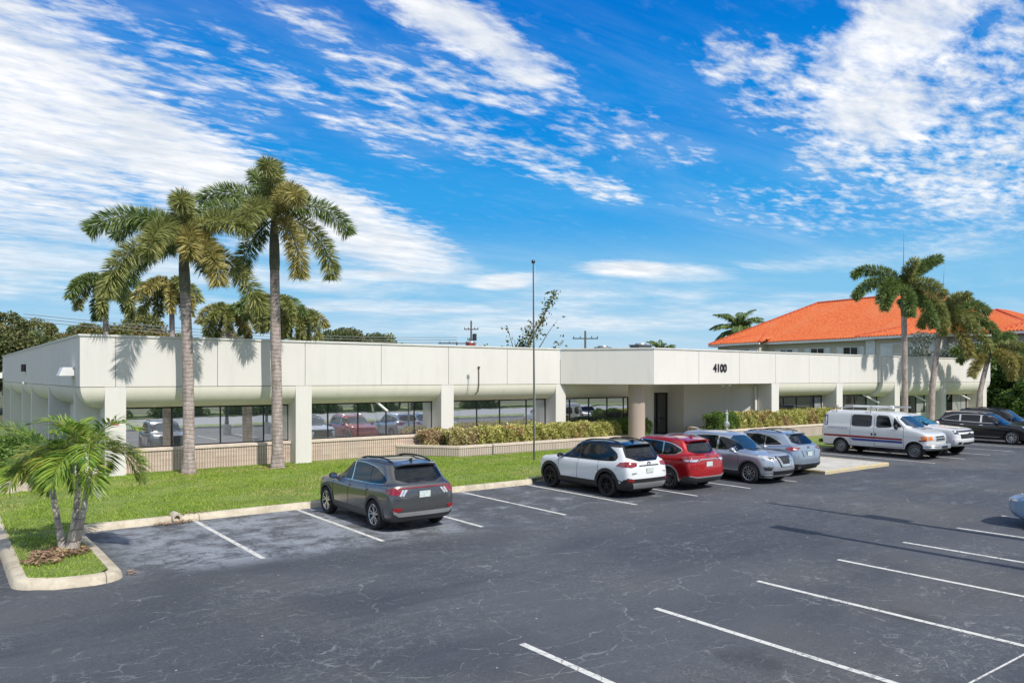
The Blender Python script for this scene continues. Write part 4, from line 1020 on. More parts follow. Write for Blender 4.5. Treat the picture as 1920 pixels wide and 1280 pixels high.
def wires(name, a, b, n, label, sag=.8, gap=.35):
    mb = MB()
    for i in range(n):
        pts = []
        for k in range(13):
            t = k/12; p = Vector(a)*(1-t)+Vector(b)*t; pts.append((p.x, p.y, p.z+i*gap-sag*4*t*(1-t)))
        mb.tube(pts, .035, 4)
    tag(mb.obj(name, M['galv']), label, 'power line')
wires('power_line', (8, 99, 9.8), (58.6, 90, 8.5), 3, 'power lines crossing behind the far left palms just above the roof line')
# ---------------------------------------------------------------- orange roofed neighbour
house = empty('neighbour_building', (81.5, 40, 0), 'two storey beige building with a large orange tiled hip roof behind the right wing', 'building')
M['hwall'] = plaster('house_wall', (.56, .53, .45), .06)
M['shutter'] = mat('shutter_white', (.72, .74, .75), .5)
M['ridge'] = mat('ridge_tile', (.62, .10, .03), .7, var=.2, vscale=2)
EZ = 8.0
def tiled(mb, poly, pitch=.36, amp=.15):
    """one roof plane as barrel-tile corrugation running up the slope, clipped to its polygon"""
    P = [Vector(p) for p in poly]; n = (P[1]-P[0]).cross(P[2]-P[0]).normalized()
    if n.z < 0: n = -n
    e = Vector((0, 0, 1)).cross(n).normalized(); up = n.cross(e).normalized()
    o0 = P[0]; pts = [((p-o0).dot(e), (p-o0).dot(up)) for p in P]
    u0, u1 = min(p[0] for p in pts), max(p[0] for p in pts); v0, v1 = min(p[1] for p in pts), max(p[1] for p in pts)
    def span(u):
        ys = []
        for (a, b) in zip(pts, pts[1:]+pts[:1]):
            if (a[0]-u)*(b[0]-u) <= 0 and abs(a[0]-b[0]) > 1e-6:
                t = (u-a[0])/(b[0]-a[0]); ys.append(a[1]+t*(b[1]-a[1]))
        return (min(ys), max(ys)) if len(ys) >= 2 else None
    k = int((u1-u0)/pitch); row = 60
    for i in range(k):
        ua = u0+(i+.5)*pitch; s = span(ua)
        if not s or s[1]-s[0] < .1: continue
        m_ = max(1, int((s[1]-s[0])/row+.5)); vs = []; fs = []
        for j in range(m_):
            va, vb = s[0]+(s[1]-s[0])*j/m_, s[0]+(s[1]-s[0])*(j+1)/m_
            b = len(vs)
            for v_, lift in ((va, .05), (vb, .0)):
                for q in range(5):
                    t = -1+q*.5; h = amp*math.cos(t*math.pi/2*.98)
                    vs.append(o0+e*(ua+t*pitch*.5)+up*v_+n*(h+lift*.5))
            for q in range(4): fs.append((b+q, b+q+1, b+5+q+1, b+5+q))
            fs.append((b, b+1, b+2, b+3, b+4))
        mb.add(vs, fs)
def hip_roof(parent, P00, ux, uy, L, W, z0, pitch_deg, over=.9, label=None):
    """rectangle from P00 along ux (length L) and uy (width W)"""
    P00 = Vector(P00).to_3d(); ux = Vector(ux).to_3d().normalized(); uy = Vector(uy).to_3d().normalized()
    a = P00-ux*over-uy*over; Lx = L+2*over; Wy = W+2*over; hh = Wy/2*math.tan(R(pitch_deg))
    c = [a, a+ux*Lx, a+ux*Lx+uy*Wy, a+uy*Wy]; c = [Vector((p.x, p.y, z0)) for p in c]
    r0 = a+ux*Wy/2+uy*Wy/2; r1 = a+ux*(Lx-Wy/2)+uy*Wy/2; r0 = Vector((r0.x, r0.y, z0+hh)); r1 = Vector((r1.x, r1.y, z0+hh))
    mb = MB(); planes = [(c[0], c[1], r1, r0), (c[2], c[3], r0, r1), (c[1], c[2], r1), (c[3], c[0], r0)]
    for p in planes: tiled(mb, p)
    off = Vector((0, 0, -.02))
    for p in planes: mb.add([q+off for q in p], [tuple(range(len(p)))])
    for p, q in ((c[0], r0), (c[1], r1), (c[2], r1), (c[3], r0), (r0, r1)):
        mb.cur = 1; mb.tube([p+Vector((0, 0, .1)), q+Vector((0, 0, .1))], .16, 8); mb.cur = 0
    rf = mb.obj('roof', [M['tile'], M['ridge']], parent, world=True, fix=False)
    g = MB(); n = 4
    for i in range(4):
        p, q = c[i], c[(i+1) % 4]; d = (q-p).normalized(); nn = Vector((-d.y, d.x, 0))
        m_ = (p+q)/2; g.obox((m_.x+nn.x*.08, m_.y+nn.y*.08, z0-.12), d*((q-p).length/2), nn*.09, (0, 0, .13))
    g.obj('gutter', M['white'], rf, world=True)
    return c, r0, r1
# axis of the long side that faces the office: from the far left end to the near right end
A_ = Vector((85.3, 66.0)); B_ = Vector((81.3, 33.0)); ax = (B_-A_).normalized(); ay = Vector((-ax.y, ax.x))   # ay points away (right)
if ay.x < 0: ay = -ay
L_ = (B_-A_).length
def hp(s, t): p = A_+ax*s+ay*t; return p
mb = MB()
p = [hp(0, 0), hp(L_, 0), hp(L_, 18), hp(0, 18)]; mb.prism([tuple(q) for q in p], -.1, EZ-.22); mb.obj('wall', M['hwall'], house, world=True)
hip_roof(house, hp(0, 0), ax, ay, L_, 18, EZ, 28.4)
# projecting bays with their own low hip
for s0, s1, out in ((3.5, 8.5, 1.5), (23.5, 31.5, 1.6)):
    q = [hp(s0, -out), hp(s1, -out), hp(s1, .2), hp(s0, .2)]; b = MB(); b.prism([tuple(v) for v in q], -.1, EZ-.24); b.obj('bay', M['hwall'], house, world=True)
    z0 = EZ-.03; hh = 1.35; o_ = .8
    c0, c1 = hp(s0-o_, -out-o_), hp(s1+o_, -out-o_); c2, c3 = hp(s1+o_, 2.6), hp(s0-o_, 2.6); m1_ = hp((s0+s1)/2-.6, 1.6); m2_ = hp((s0+s1)/2+.6, 1.6)
    v3 = lambda v, z: Vector((v.x, v.y, z))
    top0, top1 = v3(hp((s0+s1)/2-.5, 2.0), z0+hh), v3(hp((s0+s1)/2+.5, 2.0), z0+hh)
    mb = MB()
    for pl in ((v3(c0, z0), v3(c1, z0), top1, top0), (v3(c1, z0), v3(c2, z0+hh*.98), top1), (v3(c3, z0+hh*.98), v3(c0, z0), top0)):
        tiled(mb, pl); mb.add([q-Vector((0, 0, .03)) for q in pl], [tuple(range(len(pl)))])
    mb.cur = 1; mb.tube([v3(c0, z0+.1), top0+Vector((0, 0, .1))], .16, 8); mb.tube([v3(c1, z0+.1), top1+Vector((0, 0, .1))], .16, 8)
    mb.obj('bay_roof', [M['tile'], M['ridge']], house, world=True, fix=False)
    g = MB(); d3 = Vector((ax.x, ax.y, 0)); m_ = (c0+c1)/2; g.obox((m_.x, m_.y, z0-.1), d3*((c1-c0).length/2), Vector((ay.x, ay.y, 0))*.09, (0, 0, .12)); g.obj('gutter', M['white'], house, world=True)
def hwin(s, t, w, z0, z1, sh=.75, blue=False):
    f = MB(); c = hp(s, t-.04); d3 = Vector((ax.x, ax.y, 0)); n3 = Vector((ay.x, ay.y, 0)); zc = (z0+z1)/2; hz = (z1-z0)/2
    for q in (-1, 1): f.obox((c.x+d3.x*q*(w/2), c.y+d3.y*q*(w/2), zc), d3*.05, n3*.06, (0, 0, hz))
    for z in (z0, zc, z1): f.obox((c.x, c.y, z), d3*(w/2), n3*.055, (0, 0, .045))
    f.obox((c.x, c.y, zc), d3*.035, n3*.05, (0, 0, hz-.05))
    w_ = f.obj('window', M['white'], house, world=True)
    g = MB(); g.obox((c.x+n3.x*.02, c.y+n3.y*.02, zc), d3*(w/2-.03), n3*.01, (0, 0, hz-.03)); g.obj('pane', M['paneglass'], w_, world=True)
    if sh:
        for q in (-1, 1):
            h = MB(); cc = hp(s+q*(w/2+sh/2+.08), t-.04); h.obox((cc.x, cc.y, zc), d3*(sh/2), n3*.04, (0, 0, hz+.05))
            for i in range(12): z = z0+(i+.5)*(z1-z0)/12; h.obox((cc.x-n3.x*.045, cc.y-n3.y*.045, z), d3*(sh/2-.08), n3*.012, (0, 0, .05))
            h.obj('shutter', M['shutter'], w_, world=True)
for s in (1.0, 11.5, 16.0, 20.4): hwin(s, 0, 1.9, 5.3, 7.1)
for s in (11.5, 16.0, 20.4): hwin(s, 0, 1.9, 1.6, 3.4)
for s in (6.0, 27.5): hwin(s, -1.55, 2.0, 5.0, 7.2, 1.3)
hwin(33.7, 0, 1.6, 5.3, 7.1)
for s, t in ((24.0, -1.62), (31.0, -1.62)):
    mb = MB(); c = hp(s, t); mb.obox((c.x, c.y, 3.9), Vector((ax.x, ax.y, 0))*.55, Vector((ay.x, ay.y, 0))*.08, (0, 0, 3.85)); mb.obj('pilaster', M['shutter'], house, world=True)
# near wing of the same complex further right
n2 = empty('neighbour_wing', (95, 30, 0), 'smaller beige wing with an orange hip roof at the right edge beyond the trees', 'building')
w0 = Vector((88.5, 31.0)); 
mb = MB(); mb.box(89, 103, 20, 32, -.1, 8.2); mb.obj('wall', M['hwall'], n2, world=True)
hip_roof(n2, (89, 20), (1, 0), (0, 1), 14, 12, 8.4, 24)
f = MB(); 
for y in (22.5, 26.5, 29.6):
    f.box(88.93, 88.97, y-.7, y+.7, 5.4, 7.2)
pw = f.obj('window', M['paneglass'], n2, world=True)
f = MB(); f.box(88.85, 88.96, 24.4, 25.0, 6.0, 7.4); f.box(88.85, 88.96, 27.9, 28.5, 6.0, 7.4); f.obj('shutter', M['shutter'], n2, world=True)
n3_ = empty('distant_house', (118, 44, 0), 'sliver of a third orange roof at the far right edge', 'building')
mb = MB(); mb.box(110, 130, 36, 52, -.1, 9.2); mb.obj('wall', M['hwall'], n3_, world=True)
hip_roof(n3_, (110, 36), (1, 0), (0, 1), 20, 16, 9.4, 22)

# ---------------------------------------------------------------- behind the camera: what the mirror windows reflect
sheet('median_grass', [(-60, -17), (110, -17), (110, -11.0), (-60, -11.0)], GZ, M['lawn'])
plainstrip('median_kerb', [(110, -10.9), (-60, -10.9)], .16, .16, M['concrete'])
M['asph_pale'] = mat('pale_road', (.30, .31, .33), .85, var=.12, vscale=.8)
sheet('road', [(-80, -50), (120, -50), (120, -17.1), (-80, -17.1)], .01, M['asph_pale'])
sheet('far_verge', [(-80, -80), (120, -80), (120, -50.1), (-80, -50.1)], .10, M['lawn'])
hg = tree('roadside_hedge', (-6, -53, 0), 'dark clipped hedge block beyond the road, seen mirrored in the office windows', M['tree_d'], 1.9, 4.2, .9, 26, .28, 300, 41, 'hedge blocks beyond the road', .7, 1.0, 'hedge', .1, ry=1.0)
for i in range(1, 12): re_tree(hg, (-6+10.2*i-30, -53-(i % 2)*.6, 0), 'dark clipped hedge block beyond the road, seen mirrored in the office windows', 1.0, 0, 'hedge blocks beyond the road')
tr_ = tree('roadside_tree', (-4, -64, 0), 'broad dark tree beyond the road, seen mirrored in the office windows', M['tree_d'], 11, 6.2, 4.6, 26, .6, 150, 42, 'trees beyond the road', 1.8, 2.8)
for i in range(1, 14): re_tree(tr_, (-60+12.5*i, -64-(i*37 % 5), 0), 'broad dark tree beyond the road, seen mirrored in the office windows', .9+.04*(i*7 % 5), i*1.3, 'trees beyond the road')
# parking lot lamps, outside the frame: their shadows cross the asphalt
def lamp(loc, h, label, head):
    o = empty('parking_lamp', loc, label, 'lamp post', group='parking lot lamps')
    mb = MB(); mb.lathe([(0, -.1), (.3, -.1), (.3, .75), (.27, .8), (0, .8)], (0, 0, 0), n=20); mb.obj('footing', M['concrete'], o, True, 40)
    mb = MB(); mb.tube([(0, 0, .78), (0, 0, h)], [.13, .10], 10); mb.obj('pole', M['darkmetal'], o, True)
    for (dx, dy, z) in head:
        mb = MB(); mb.box(-.22+dx, .22+dx, -.5+dy, .5+dy, z-.1, z+.1); mb.box(min(0, dx)-.03, max(0, dx)+.03, -.03, .03, z-.03, z+.03)
        mb.obj('lamp_head', M['darkmetal'], o)
    return o
lamp((16.9, 2.3, 0), 8.5, 'dark lamp post standing nearer the camera outside the view, its lamp shadow on the asphalt', [(0, .1, 8.5)])
lamp((19.95, 2.3, 0), 11.4, 'taller dark lamp post beside the pale blue car outside the view', [(.22, 0, 8.0)])
lamp((9.9, -12.2, 0), 8, 'dark lamp post on a concrete footing in the grass median behind the camera', [(0, .4, 8), (0, -.4, 8)])
# ---------------------------------------------------------------- vehicles (local: +y forward, +x its right side)
def paintmat(name, col, metal=.0, rough=.28, flake=0.0):
    m, t, p = newmat(name)
    g = t.n('ShaderNodeNewGeometry').outputs['Position']
    n = t.noise(g, 2.5, 4, .6)
    t.set(p.inputs['Base Color'], t.mix(t.ss(n, .3, .7, 0, .25), C4(col), C4(tuple(c*.8 for c in col))))
    p.inputs['Metallic'].default_value = metal; p.inputs['Roughness'].default_value = rough
    p.inputs['Coat Weight'].default_value = .8; p.inputs['Coat Roughness'].default_value = .05
    return m
CG = mat('car_glass', (.006, .009, .013), .03, 0, .5, var=.05)
CGB = mat('windshield_glass', (.02, .05, .085), .03, .15, 1.0, var=.05)
PL = mat('black_plastic', (.018, .018, .019), .5)
DP = mat('dark_cladding', (.05, .052, .055), .5)
CH = mat('chrome', (.72, .72, .73), .12, 1.0)
SV = mat('satin_silver', (.55, .56, .56), .3, .7)
TY = mat('tyre_rubber', (.018, .018, .018), .85, var=.4, vscale=8)
RL = mat('tail_lens_red', (.26, .004, .007), .12, 0, .8, coat=1.0)
WL = mat('lamp_lens_clear', (.62, .64, .66), .08, .3, .8, coat=1.0)
HL = mat('headlamp_dark', (.10, .11, .12), .08, .5, .8, coat=1.0)
OL = mat('indicator_amber', (.80, .22, .02), .15, 0, .8, coat=1.0)
PT = mat('licence_plate', (.70, .74, .74), .4, col2=(.45, .55, .50), vscale=22)
UND = mat('underbody', (.012, .012, .012), .9)
RIMD = mat('rim_black', (.02, .02, .022), .25, .6)
RIMS = mat('rim_silver', (.50, .51, .52), .25, .85)
RIMG = mat('rim_grey', (.22, .23, .24), .3, .8)

def contour(w, yr, yf, cr, cf, bowr=.05, bowf=.10, side=9, taper=.025):
    """half plan outline, x >= 0, from rear centre to front centre"""
    P = [(0, yr), (.35*w, yr+.12*bowr), (.68*w, yr+.5*bowr), (w-cr*.9, yr+bowr)]
    P += [(w-cr*.28, yr+bowr+cr*.28)]
    ya, yb = yr+bowr+cr, yf-bowf-cf
    for i in range(side):
        t = i/(side-1); u = 2*t-1
        P.append((w*(1-taper*abs(u)**3), ya+(yb-ya)*t))
    P += [(w-cf*.28, yf-bowf-cf*.28), (w-cf*.9, yf-bowf), (.68*w, yf-.5*bowf), (.35*w, yf-.12*bowf), (0, yf)]
    return P
def body_mesh(name, rows, mats, matfn, arches, levels=2, bed=None):
    """rows bottom to top: dict(w, yr, yf, z=[(y,z)..], cr, cf, ...)"""
    vs = []; H = None; rings = []
    for r_ in rows:
        c = contour(r_['w'], r_['yr'], r_['yf'], r_.get('cr', .2), r_.get('cf', .28), r_.get('br', .05), r_.get('bf', .10), taper=r_.get('tp', .025))
        H = len(c); zp = r_['z'] if isinstance(r_['z'], list) else [(0, r_['z'])]
        ys = [q[0] for q in zp]; zs = [q[1] for q in zp]; ring = []
        cw = r_.get('crown', 0.0)
        full = [(x, y) for x, y in c] + [(-x, y) for x, y in c[-2:0:-1]]
        for x, y in full:
            ring.append(len(vs)); vs.append((x, y, float(np.interp(y, ys, zs))+cw*(1-(x/r_['w'])**2)))
        rings.append(ring)
    N = len(rings[0]); fs = []
    for a, b in zip(rings[:-1], rings[1:]):
        for i in range(N): fs.append((a[i], a[(i+1) % N], b[(i+1) % N], b[i]))
    def cap(r_, flip):
        for i in range(H-1):
            l0 = r_[(N-i) % N]; l1 = r_[N-i-1]; q = (r_[i], r_[i+1], l1, l0)
            q = tuple(dict.fromkeys(q))
            fs.append(q[::-1] if flip else q)
    cap(rings[0], False); cap(rings[-1], True)
    me = bpy.data.meshes.new(name); me.from_pydata(vs, [], fs)
    for m in mats: me.materials.append(m)
    bm = bmesh.new(); bm.from_mesh(me); bmesh.ops.recalc_face_normals(bm, faces=bm.faces)
    cl = bm.edges.layers.float.get('crease_edge') or bm.edges.layers.float.new('crease_edge'); bm.verts.ensure_lookup_table()
    for e in bm.edges:
        ra, rb = e.verts[0].index//N, e.verts[1].index//N
        if ra == rb and ra in (2, 7): e[cl] = .62 if ra == 7 else .4
    bm.to_mesh(me); bm.free()
    o = bpy.data.objects.new('tmp_body', me); COL.objects.link(o)
    sm = o.modifiers.new('s', 'SUBSURF'); sm.levels = levels; sm.render_levels = levels
    cutters = []
    for (y, z, r_, xi) in arches:
        for s in (-1, 1):
            cb = MB(); cb.lathe([(0, min(s*xi, s*1.6)), (r_, min(s*xi, s*1.6)), (r_, max(s*xi, s*1.6)), (0, max(s*xi, s*1.6))], (0, y, z), 'x', 36)
            co = cb.obj('cut', UND); cutters.append(co)
    if bed:
        cb = MB(); cb.box(*bed); cutters.append(cb.obj('cut', UND))
    for c in cutters:
        bl = o.modifiers.new('b', 'BOOLEAN'); bl.operation = 'DIFFERENCE'; bl.solver = 'EXACT'; bl.object = c
        try: bl.material_mode = 'TRANSFER'
        except Exception: pass
    bpy.context.view_layer.update()
    dg = bpy.context.evaluated_depsgraph_get()
    out = bpy.data.meshes.new_from_object(o.evaluated_get(dg)); out.name = name
    for c in cutters: bpy.data.objects.remove(c)
    # BVH of the uncut shell for the panels
    for m_ in list(o.modifiers)[1:]: o.modifiers.remove(m_)
    bpy.context.view_layer.update(); dg = bpy.context.evaluated_depsgraph_get()
    shell = bpy.data.meshes.new_from_object(o.evaluated_get(dg))
    bvh = BVHTree.FromPolygons([v.co.copy() for v in shell.vertices], [tuple(p.vertices) for p in shell.polygons])
    bpy.data.objects.remove(o)
    und = out.materials.find('underbody')
    for p in out.polygons:
        if und >= 0 and p.material_index == und: continue
        p.material_index = matfn(p.center, p.normal)
    smooth_mesh(out, 38)
    return out, bvh

def chaikin(poly, it=1, q=.22):
    for _ in range(it):
        out = []
        for a, b in zip(poly, poly[1:]+poly[:1]):
            out += [(a[0]*(1-q)+b[0]*q, a[1]*(1-q)+b[1]*q), (a[0]*q+b[0]*(1-q), a[1]*q+b[1]*(1-q))]
        poly = out
    return poly
def clip(poly, axis, val, keep):
    out = []
    for a, b in zip(poly, poly[1:]+poly[:1]):
        ia = (a[axis] >= val) if keep == '>' else (a[axis] <= val); ib = (b[axis] >= val) if keep == '>' else (b[axis] <= val)
        if ia: out.append(a)
        if ia != ib:
            t = (val-a[axis])/(b[axis]-a[axis]); out.append((a[0]+t*(b[0]-a[0]), a[1]+t*(b[1]-a[1])))
    return out
def patch(bvh, poly, view, off=.006, step=.07, skirt=.025):
    """a panel that follows the body: poly in the view's plane ('L','R' -> (y,z); 'B','F' -> (x,z); 'T' -> (x,y))"""
    bm = bmesh.new(); vs = [bm.verts.new((p[0], p[1], 0)) for p in poly]
    bm.faces.new(vs)
    for ax in (0, 1):
        lo, hi = min(p[ax] for p in poly), max(p[ax] for p in poly); k = int((hi-lo)/step)
        for i in range(1, k+1):
            co = [0, 0, 0]; co[ax] = lo+(hi-lo)*i/(k+1); no = [0, 0, 0]; no[ax] = 1
            bmesh.ops.bisect_plane(bm, geom=bm.verts[:]+bm.edges[:]+bm.faces[:], plane_co=co, plane_no=no)
    if skirt:
        be = [e for e in bm.edges if e.is_boundary]; ret = bmesh.ops.extrude_edge_only(bm, edges=be)
        for v in [g for g in ret['geom'] if isinstance(g, bmesh.types.BMVert)]: v.co.z = 1
    D = {'R': Vector((-1, 0, 0)), 'L': Vector((1, 0, 0)), 'B': Vector((0, 1, 0)), 'F': Vector((0, -1, 0)), 'T': Vector((0, 0, -1))}[view]
    for v in bm.verts:
        a, b, s = v.co
        q = {'R': Vector((4, a, b)), 'L': Vector((-4, a, b)), 'B': Vector((a, -6, b)), 'F': Vector((a, 6, b)), 'T': Vector((a, b, 4))}[view]
        h, n, _, _ = bvh.ray_cast(q, D)
        if h is None or (view in 'LR' and abs(h.x) < .25):
            h, n, _, _ = bvh.find_nearest(q+D*(3.2 if view in 'LR' else 4.0)); 
        if n.dot(D) > 0: n = -n
        v.co = h+n*(off if s < .5 else -skirt)
    me = bpy.data.meshes.new('panel'); bmesh.ops.recalc_face_normals(bm, faces=bm.faces); bm.to_mesh(me); bm.free()
    # outward orientation
    c = me.polygons[0]
    if c.normal.dot(D) > 0: me.flip_normals()
    smooth_mesh(me, 40); return me

class Car:
    def __init__(s, name, label, x, y, facing, cat='car', group='parked cars'):
        """facing +1: nose towards +Y, -1: towards -Y"""
        s.o = empty(name, (x, y, 0), label, cat, 0 if facing > 0 else math.pi, group)
    def body(s, rows, mats, matfn, arches, **k):
        me, s.bvh = body_mesh('body', rows, mats, matfn, arches, **k); s.b = link_mesh('body', me, s.o)
    def p(s, name, poly, view, m, off=.006, rnd=0, parent=None, skirt=.025, step=.07):
        if rnd: poly = chaikin(poly, rnd)
        me = patch(s.bvh, poly, view, off, step, skirt); me.name = name; me.materials.append(m)
        return link_mesh(name, me, parent or s.o)
    def both(s, name, poly, m, off=.006, rnd=0, parents=None, skirt=.025, step=.07):
        return [s.p(name, poly, v, m, off, rnd, parents[i] if parents else None, skirt, step) for i, v in enumerate('LR')]
    def mir(s, name, poly, view, m, off=.006, rnd=0, step=.07):
        return [s.p(name, poly, view, m, off, rnd, step=step), s.p(name, [(-a, b) for a, b in poly][::-1], view, m, off, rnd, step=step)]
    def wheels(s, yf, yr, R_, W_, track, style, rim, hub=None, n=5):
        for y in (yf, yr):
            for sd in (-1, 1):
                w = bpy.data.objects.new('wheel', None); COL.objects.link(w); w.parent = s.o; w.location = (sd*track, y, R_); w.empty_display_size = .1
                t = MB(); h = W_/2; r0 = R_*.70
                t.lathe([(r0, -h*.8), (r0+.02, -h), (R_-.035, -h), (R_-.008, -h*.72), (R_, -h*.5), (R_, h*.5), (R_-.008, h*.72), (R_-.035, h), (r0+.02, h), (r0, h*.8)], (0, 0, 0), 'x', 36)
                t.obj('tyre', TY, w, True, 50)
                q = MB(); x0 = sd*h*.55
                q.lathe([(0, sd*h*.15), (r0-.01, sd*h*.15), (r0-.01, -sd*h*.7)], (0, 0, 0), 'x', 30); q.obj('wheel_backing', UND, w)  # near-black disc added behind the spokes for the dark wheel inside
                g = MB(); ro = r0+.004
                g.lathe([(ro, sd*h*.1), (ro+.003, sd*h*.80), (ro-.018, sd*h*.86), (ro-.035, sd*h*.72), (ro-.03, sd*h*.2)], (0, 0, 0), 'x', 36)
                if style == 'steel':
                    g.lathe([(ro-.02, sd*h*.25), (ro*.78, sd*h*.2), (ro*.62, sd*h*.45), (ro*.40, sd*h*.45), (ro*.32, sd*h*.2), (ro*.26, sd*h*.25), (ro*.24, sd*h*.7), (0, sd*h*.75)], (0, 0, 0), 'x', 30)
                else:
                    for i in range(n):
                        a = 2*math.pi*i/n+.3
                        def spoke(a0, a1, w0, w1, dpt=.62):
                            ca, sa = math.cos(a0), math.sin(a0); cb, sb = math.cos(a1), math.sin(a1)
                            p0 = Vector((0, ca*ro*.17, sa*ro*.17)); p1 = Vector((0, cb*ro*.97, sb*ro*.97)); d = (p1-p0).normalized(); nrm = Vector((0, -d.z, d.y))
                            xo, xi = sd*h*dpt, sd*h*(dpt-.3)
                            v = []
                            for pp, ww, xx in ((p0, w0, xo), (p1, w1, sd*h*.8)):
                                v += [pp-nrm*ww+Vector((xx, 0, 0)), pp+nrm*ww+Vector((xx, 0, 0)), pp+nrm*ww+Vector((xx-sd*.03, 0, 0)), pp-nrm*ww+Vector((xx-sd*.03, 0, 0))]
                            g.add(v, [(0,1,5,4), (1,2,6,5), (2,3,7,6), (3,0,4,7), (0,3,2,1), (4,5,6,7)])
                        if style == 'double': spoke(a-.12, a-.24, .014, .016); spoke(a+.12, a+.24, .014, .016)
                        elif style == 'twist': spoke(a, a+.30, .020, .032)
                        elif style == 'loop': spoke(a-.1, a-.34, .017, .013); spoke(a+.1, a+.12, .020, .026)
                        else: spoke(a, a, .022, .026)
                    g.lathe([(ro*.24, sd*h*.45), (ro*.24, sd*h*.66), (ro*.14, sd*h*.72), (0, sd*h*.72)], (0, 0, 0), 'x', 20)
                g.obj('rim', rim, w, True, 30)
    def mirror(s, x, y, z, m, sx=.11, sy=.07, sz=.085):
        for sd in (-1, 1):
            mb = MB(); n = 12; vs = []; fs = []
            for j in range(7):
                ph = R(-80+160*j/6)
                for k in range(n):
                    t = 2*math.pi*k/n; cx = math.copysign(abs(math.cos(t))**.6, math.cos(t)); cy = math.copysign(abs(math.sin(t))**.6, math.sin(t))
                    vs.append((sd*(x+sx+sx*math.cos(ph)*cx), y+sy*math.cos(ph)*cy, z+sz*math.sin(ph)))
            fs = [(j*n+k, j*n+(k+1) % n, (j+1)*n+(k+1) % n, (j+1)*n+k) for j in range(6) for k in range(n)] + [tuple(range(n)), tuple(range(6*n, 7*n))]
            mb.add(vs, fs); mb.obox((sd*(x-.02), y, z-sz*.7), (.09, 0, 0), (0, .035, 0), (0, 0, .018))
            o = mb.obj('mirror', m, s.o, True, 50)
            g = MB(); g.box(min(sd*(x+.03), sd*(x+sx*1.8)), max(sd*(x+.03), sd*(x+sx*1.8)), y-sy-.006, y-sy+.004, z-sz*.6, z+sz*.6); g.obj('mirror_glass', CH, o)
    def handles(s, ys, z, m, L=.10):
        for y in ys:
            for v in 'LR':
                s.p('door_handle', [(y-L, z-.014), (y+L, z-.018), (y+L, z+.018), (y-L, z+.014)], v, m, .035, 1, skirt=.0, step=.05)
    def rails(s, x, y0, y1, z, m, r=.018, lift=.035, zf=None):
        for sd in (-1, 1):
            mb = MB(); pts = []
            for i in range(11):
                t = i/10; y = y0+(y1-y0)*t
                h, n_, _, _ = s.bvh.ray_cast(Vector((sd*x, y, 4)), Vector((0, 0, -1)))
                base = h.z if h else z
                pts.append((sd*x, y, base+lift*min(1, 5*min(t, 1-t))+.005))
            mb.tube(pts, r, 8); mb.obj('roof_rail', m, s.o, True)
    def surf(s, x, z, view='B'):
        q = -6 if view == 'B' else 6
        h, *_ = s.bvh.ray_cast(Vector((x, q, z)), Vector((0, -q/6, 0))); return h.y if h else q/3
    def spoiler(s, y, w, m, depth=.20, drop=.05):
        h, *_ = s.bvh.ray_cast(Vector((0, y+.10, 4)), Vector((0, 0, -1))); z = h.z
        mb = MB(); n = 8; vs = []
        for i in range(n+1):
            x = -w+2*w*i/n; zz = z-.035*(x/w)**4-.006; yb = y-depth+.05*(x/w)**2
            vs += [(x, y+.10, zz+.008), (x, yb, zz-drop*.5), (x, yb+.01, zz-drop-.01), (x, y-.02, zz-drop-.05)]
        fs = [(4*i+k, 4*i+4+k, 4*i+4+(k+1) % 4, 4*i+(k+1) % 4) for i in range(n) for k in range(4)] + [(0, 1, 2, 3), tuple(range(4*n, 4*n+4))]
        mb.add(vs, fs); mb.obj('rear_spoiler', m, s.o, True, 40)
    def lettering(s, name, txt, size, x, z, m, sx=1.1):
        y = s.surf(x, z); text(name, txt, size, (x, y-.006, z), (R(90), 0, 0), m, s.o, .003, sx, 0, False)
    def antenna(s, y, m):
        h, *_ = s.bvh.ray_cast(Vector((0, y, 4)), Vector((0, 0, -1))); z = h.z-.005
        mb = MB(); mb.add([(-.03, y-.08, z), (.03, y-.08, z), (.012, y+.10, z), (-.012, y+.10, z), (-.008, y-.075, z+.075), (.008, y-.075, z+.075)], [(0,1,2,3), (0,1,5,4), (1,2,5), (2,3,4,5), (3,0,4)])
        mb.obj('antenna_fin', m, s.o, True)
    def plate(s, y, z, w=.30, h=.15, x=0, tilt=0):
        mb = MB(); mb.box(x-w/2, x+w/2, y-.008, y+.008, z-h/2, z+h/2); mb.obj('licence_plate', PT, s.o)
    def seams(s, segs, m=None, w=.013):
        """door gaps as thin dark strips, all in one part per side"""
        for v in 'LR':
            mb = MB()
            for pts in segs:
                for a, b in zip(pts[:-1], pts[1:]):
                    k = max(1, int(math.dist(a, b)/.08)); prev = None
                    dx, dz = b[0]-a[0], b[1]-a[1]; L = math.hypot(dx, dz); nx, nz = -dz/L*w/2, dx/L*w/2
                    for i in range(k+1):
                        t = i/k; y, z = a[0]+dx*t, a[1]+dz*t; pr = []
                        for q in (-1, 1):
                            sx = 4 if v == 'R' else -4
                            h, n_, _, _ = s.bvh.ray_cast(Vector((sx, y+nx*q, z+nz*q)), Vector((-sx, 0, 0)))
                            if h is None: pr = None; break
                            if n_.x*sx < 0: n_ = -n_
                            pr.append(h+n_*.0035)
                        if pr and prev: mb.add([prev[0], prev[1], pr[1], pr[0]], [(0, 1, 2, 3)])
                        prev = pr
            mb.obj('door_gap', UND, s.o, fix=False)
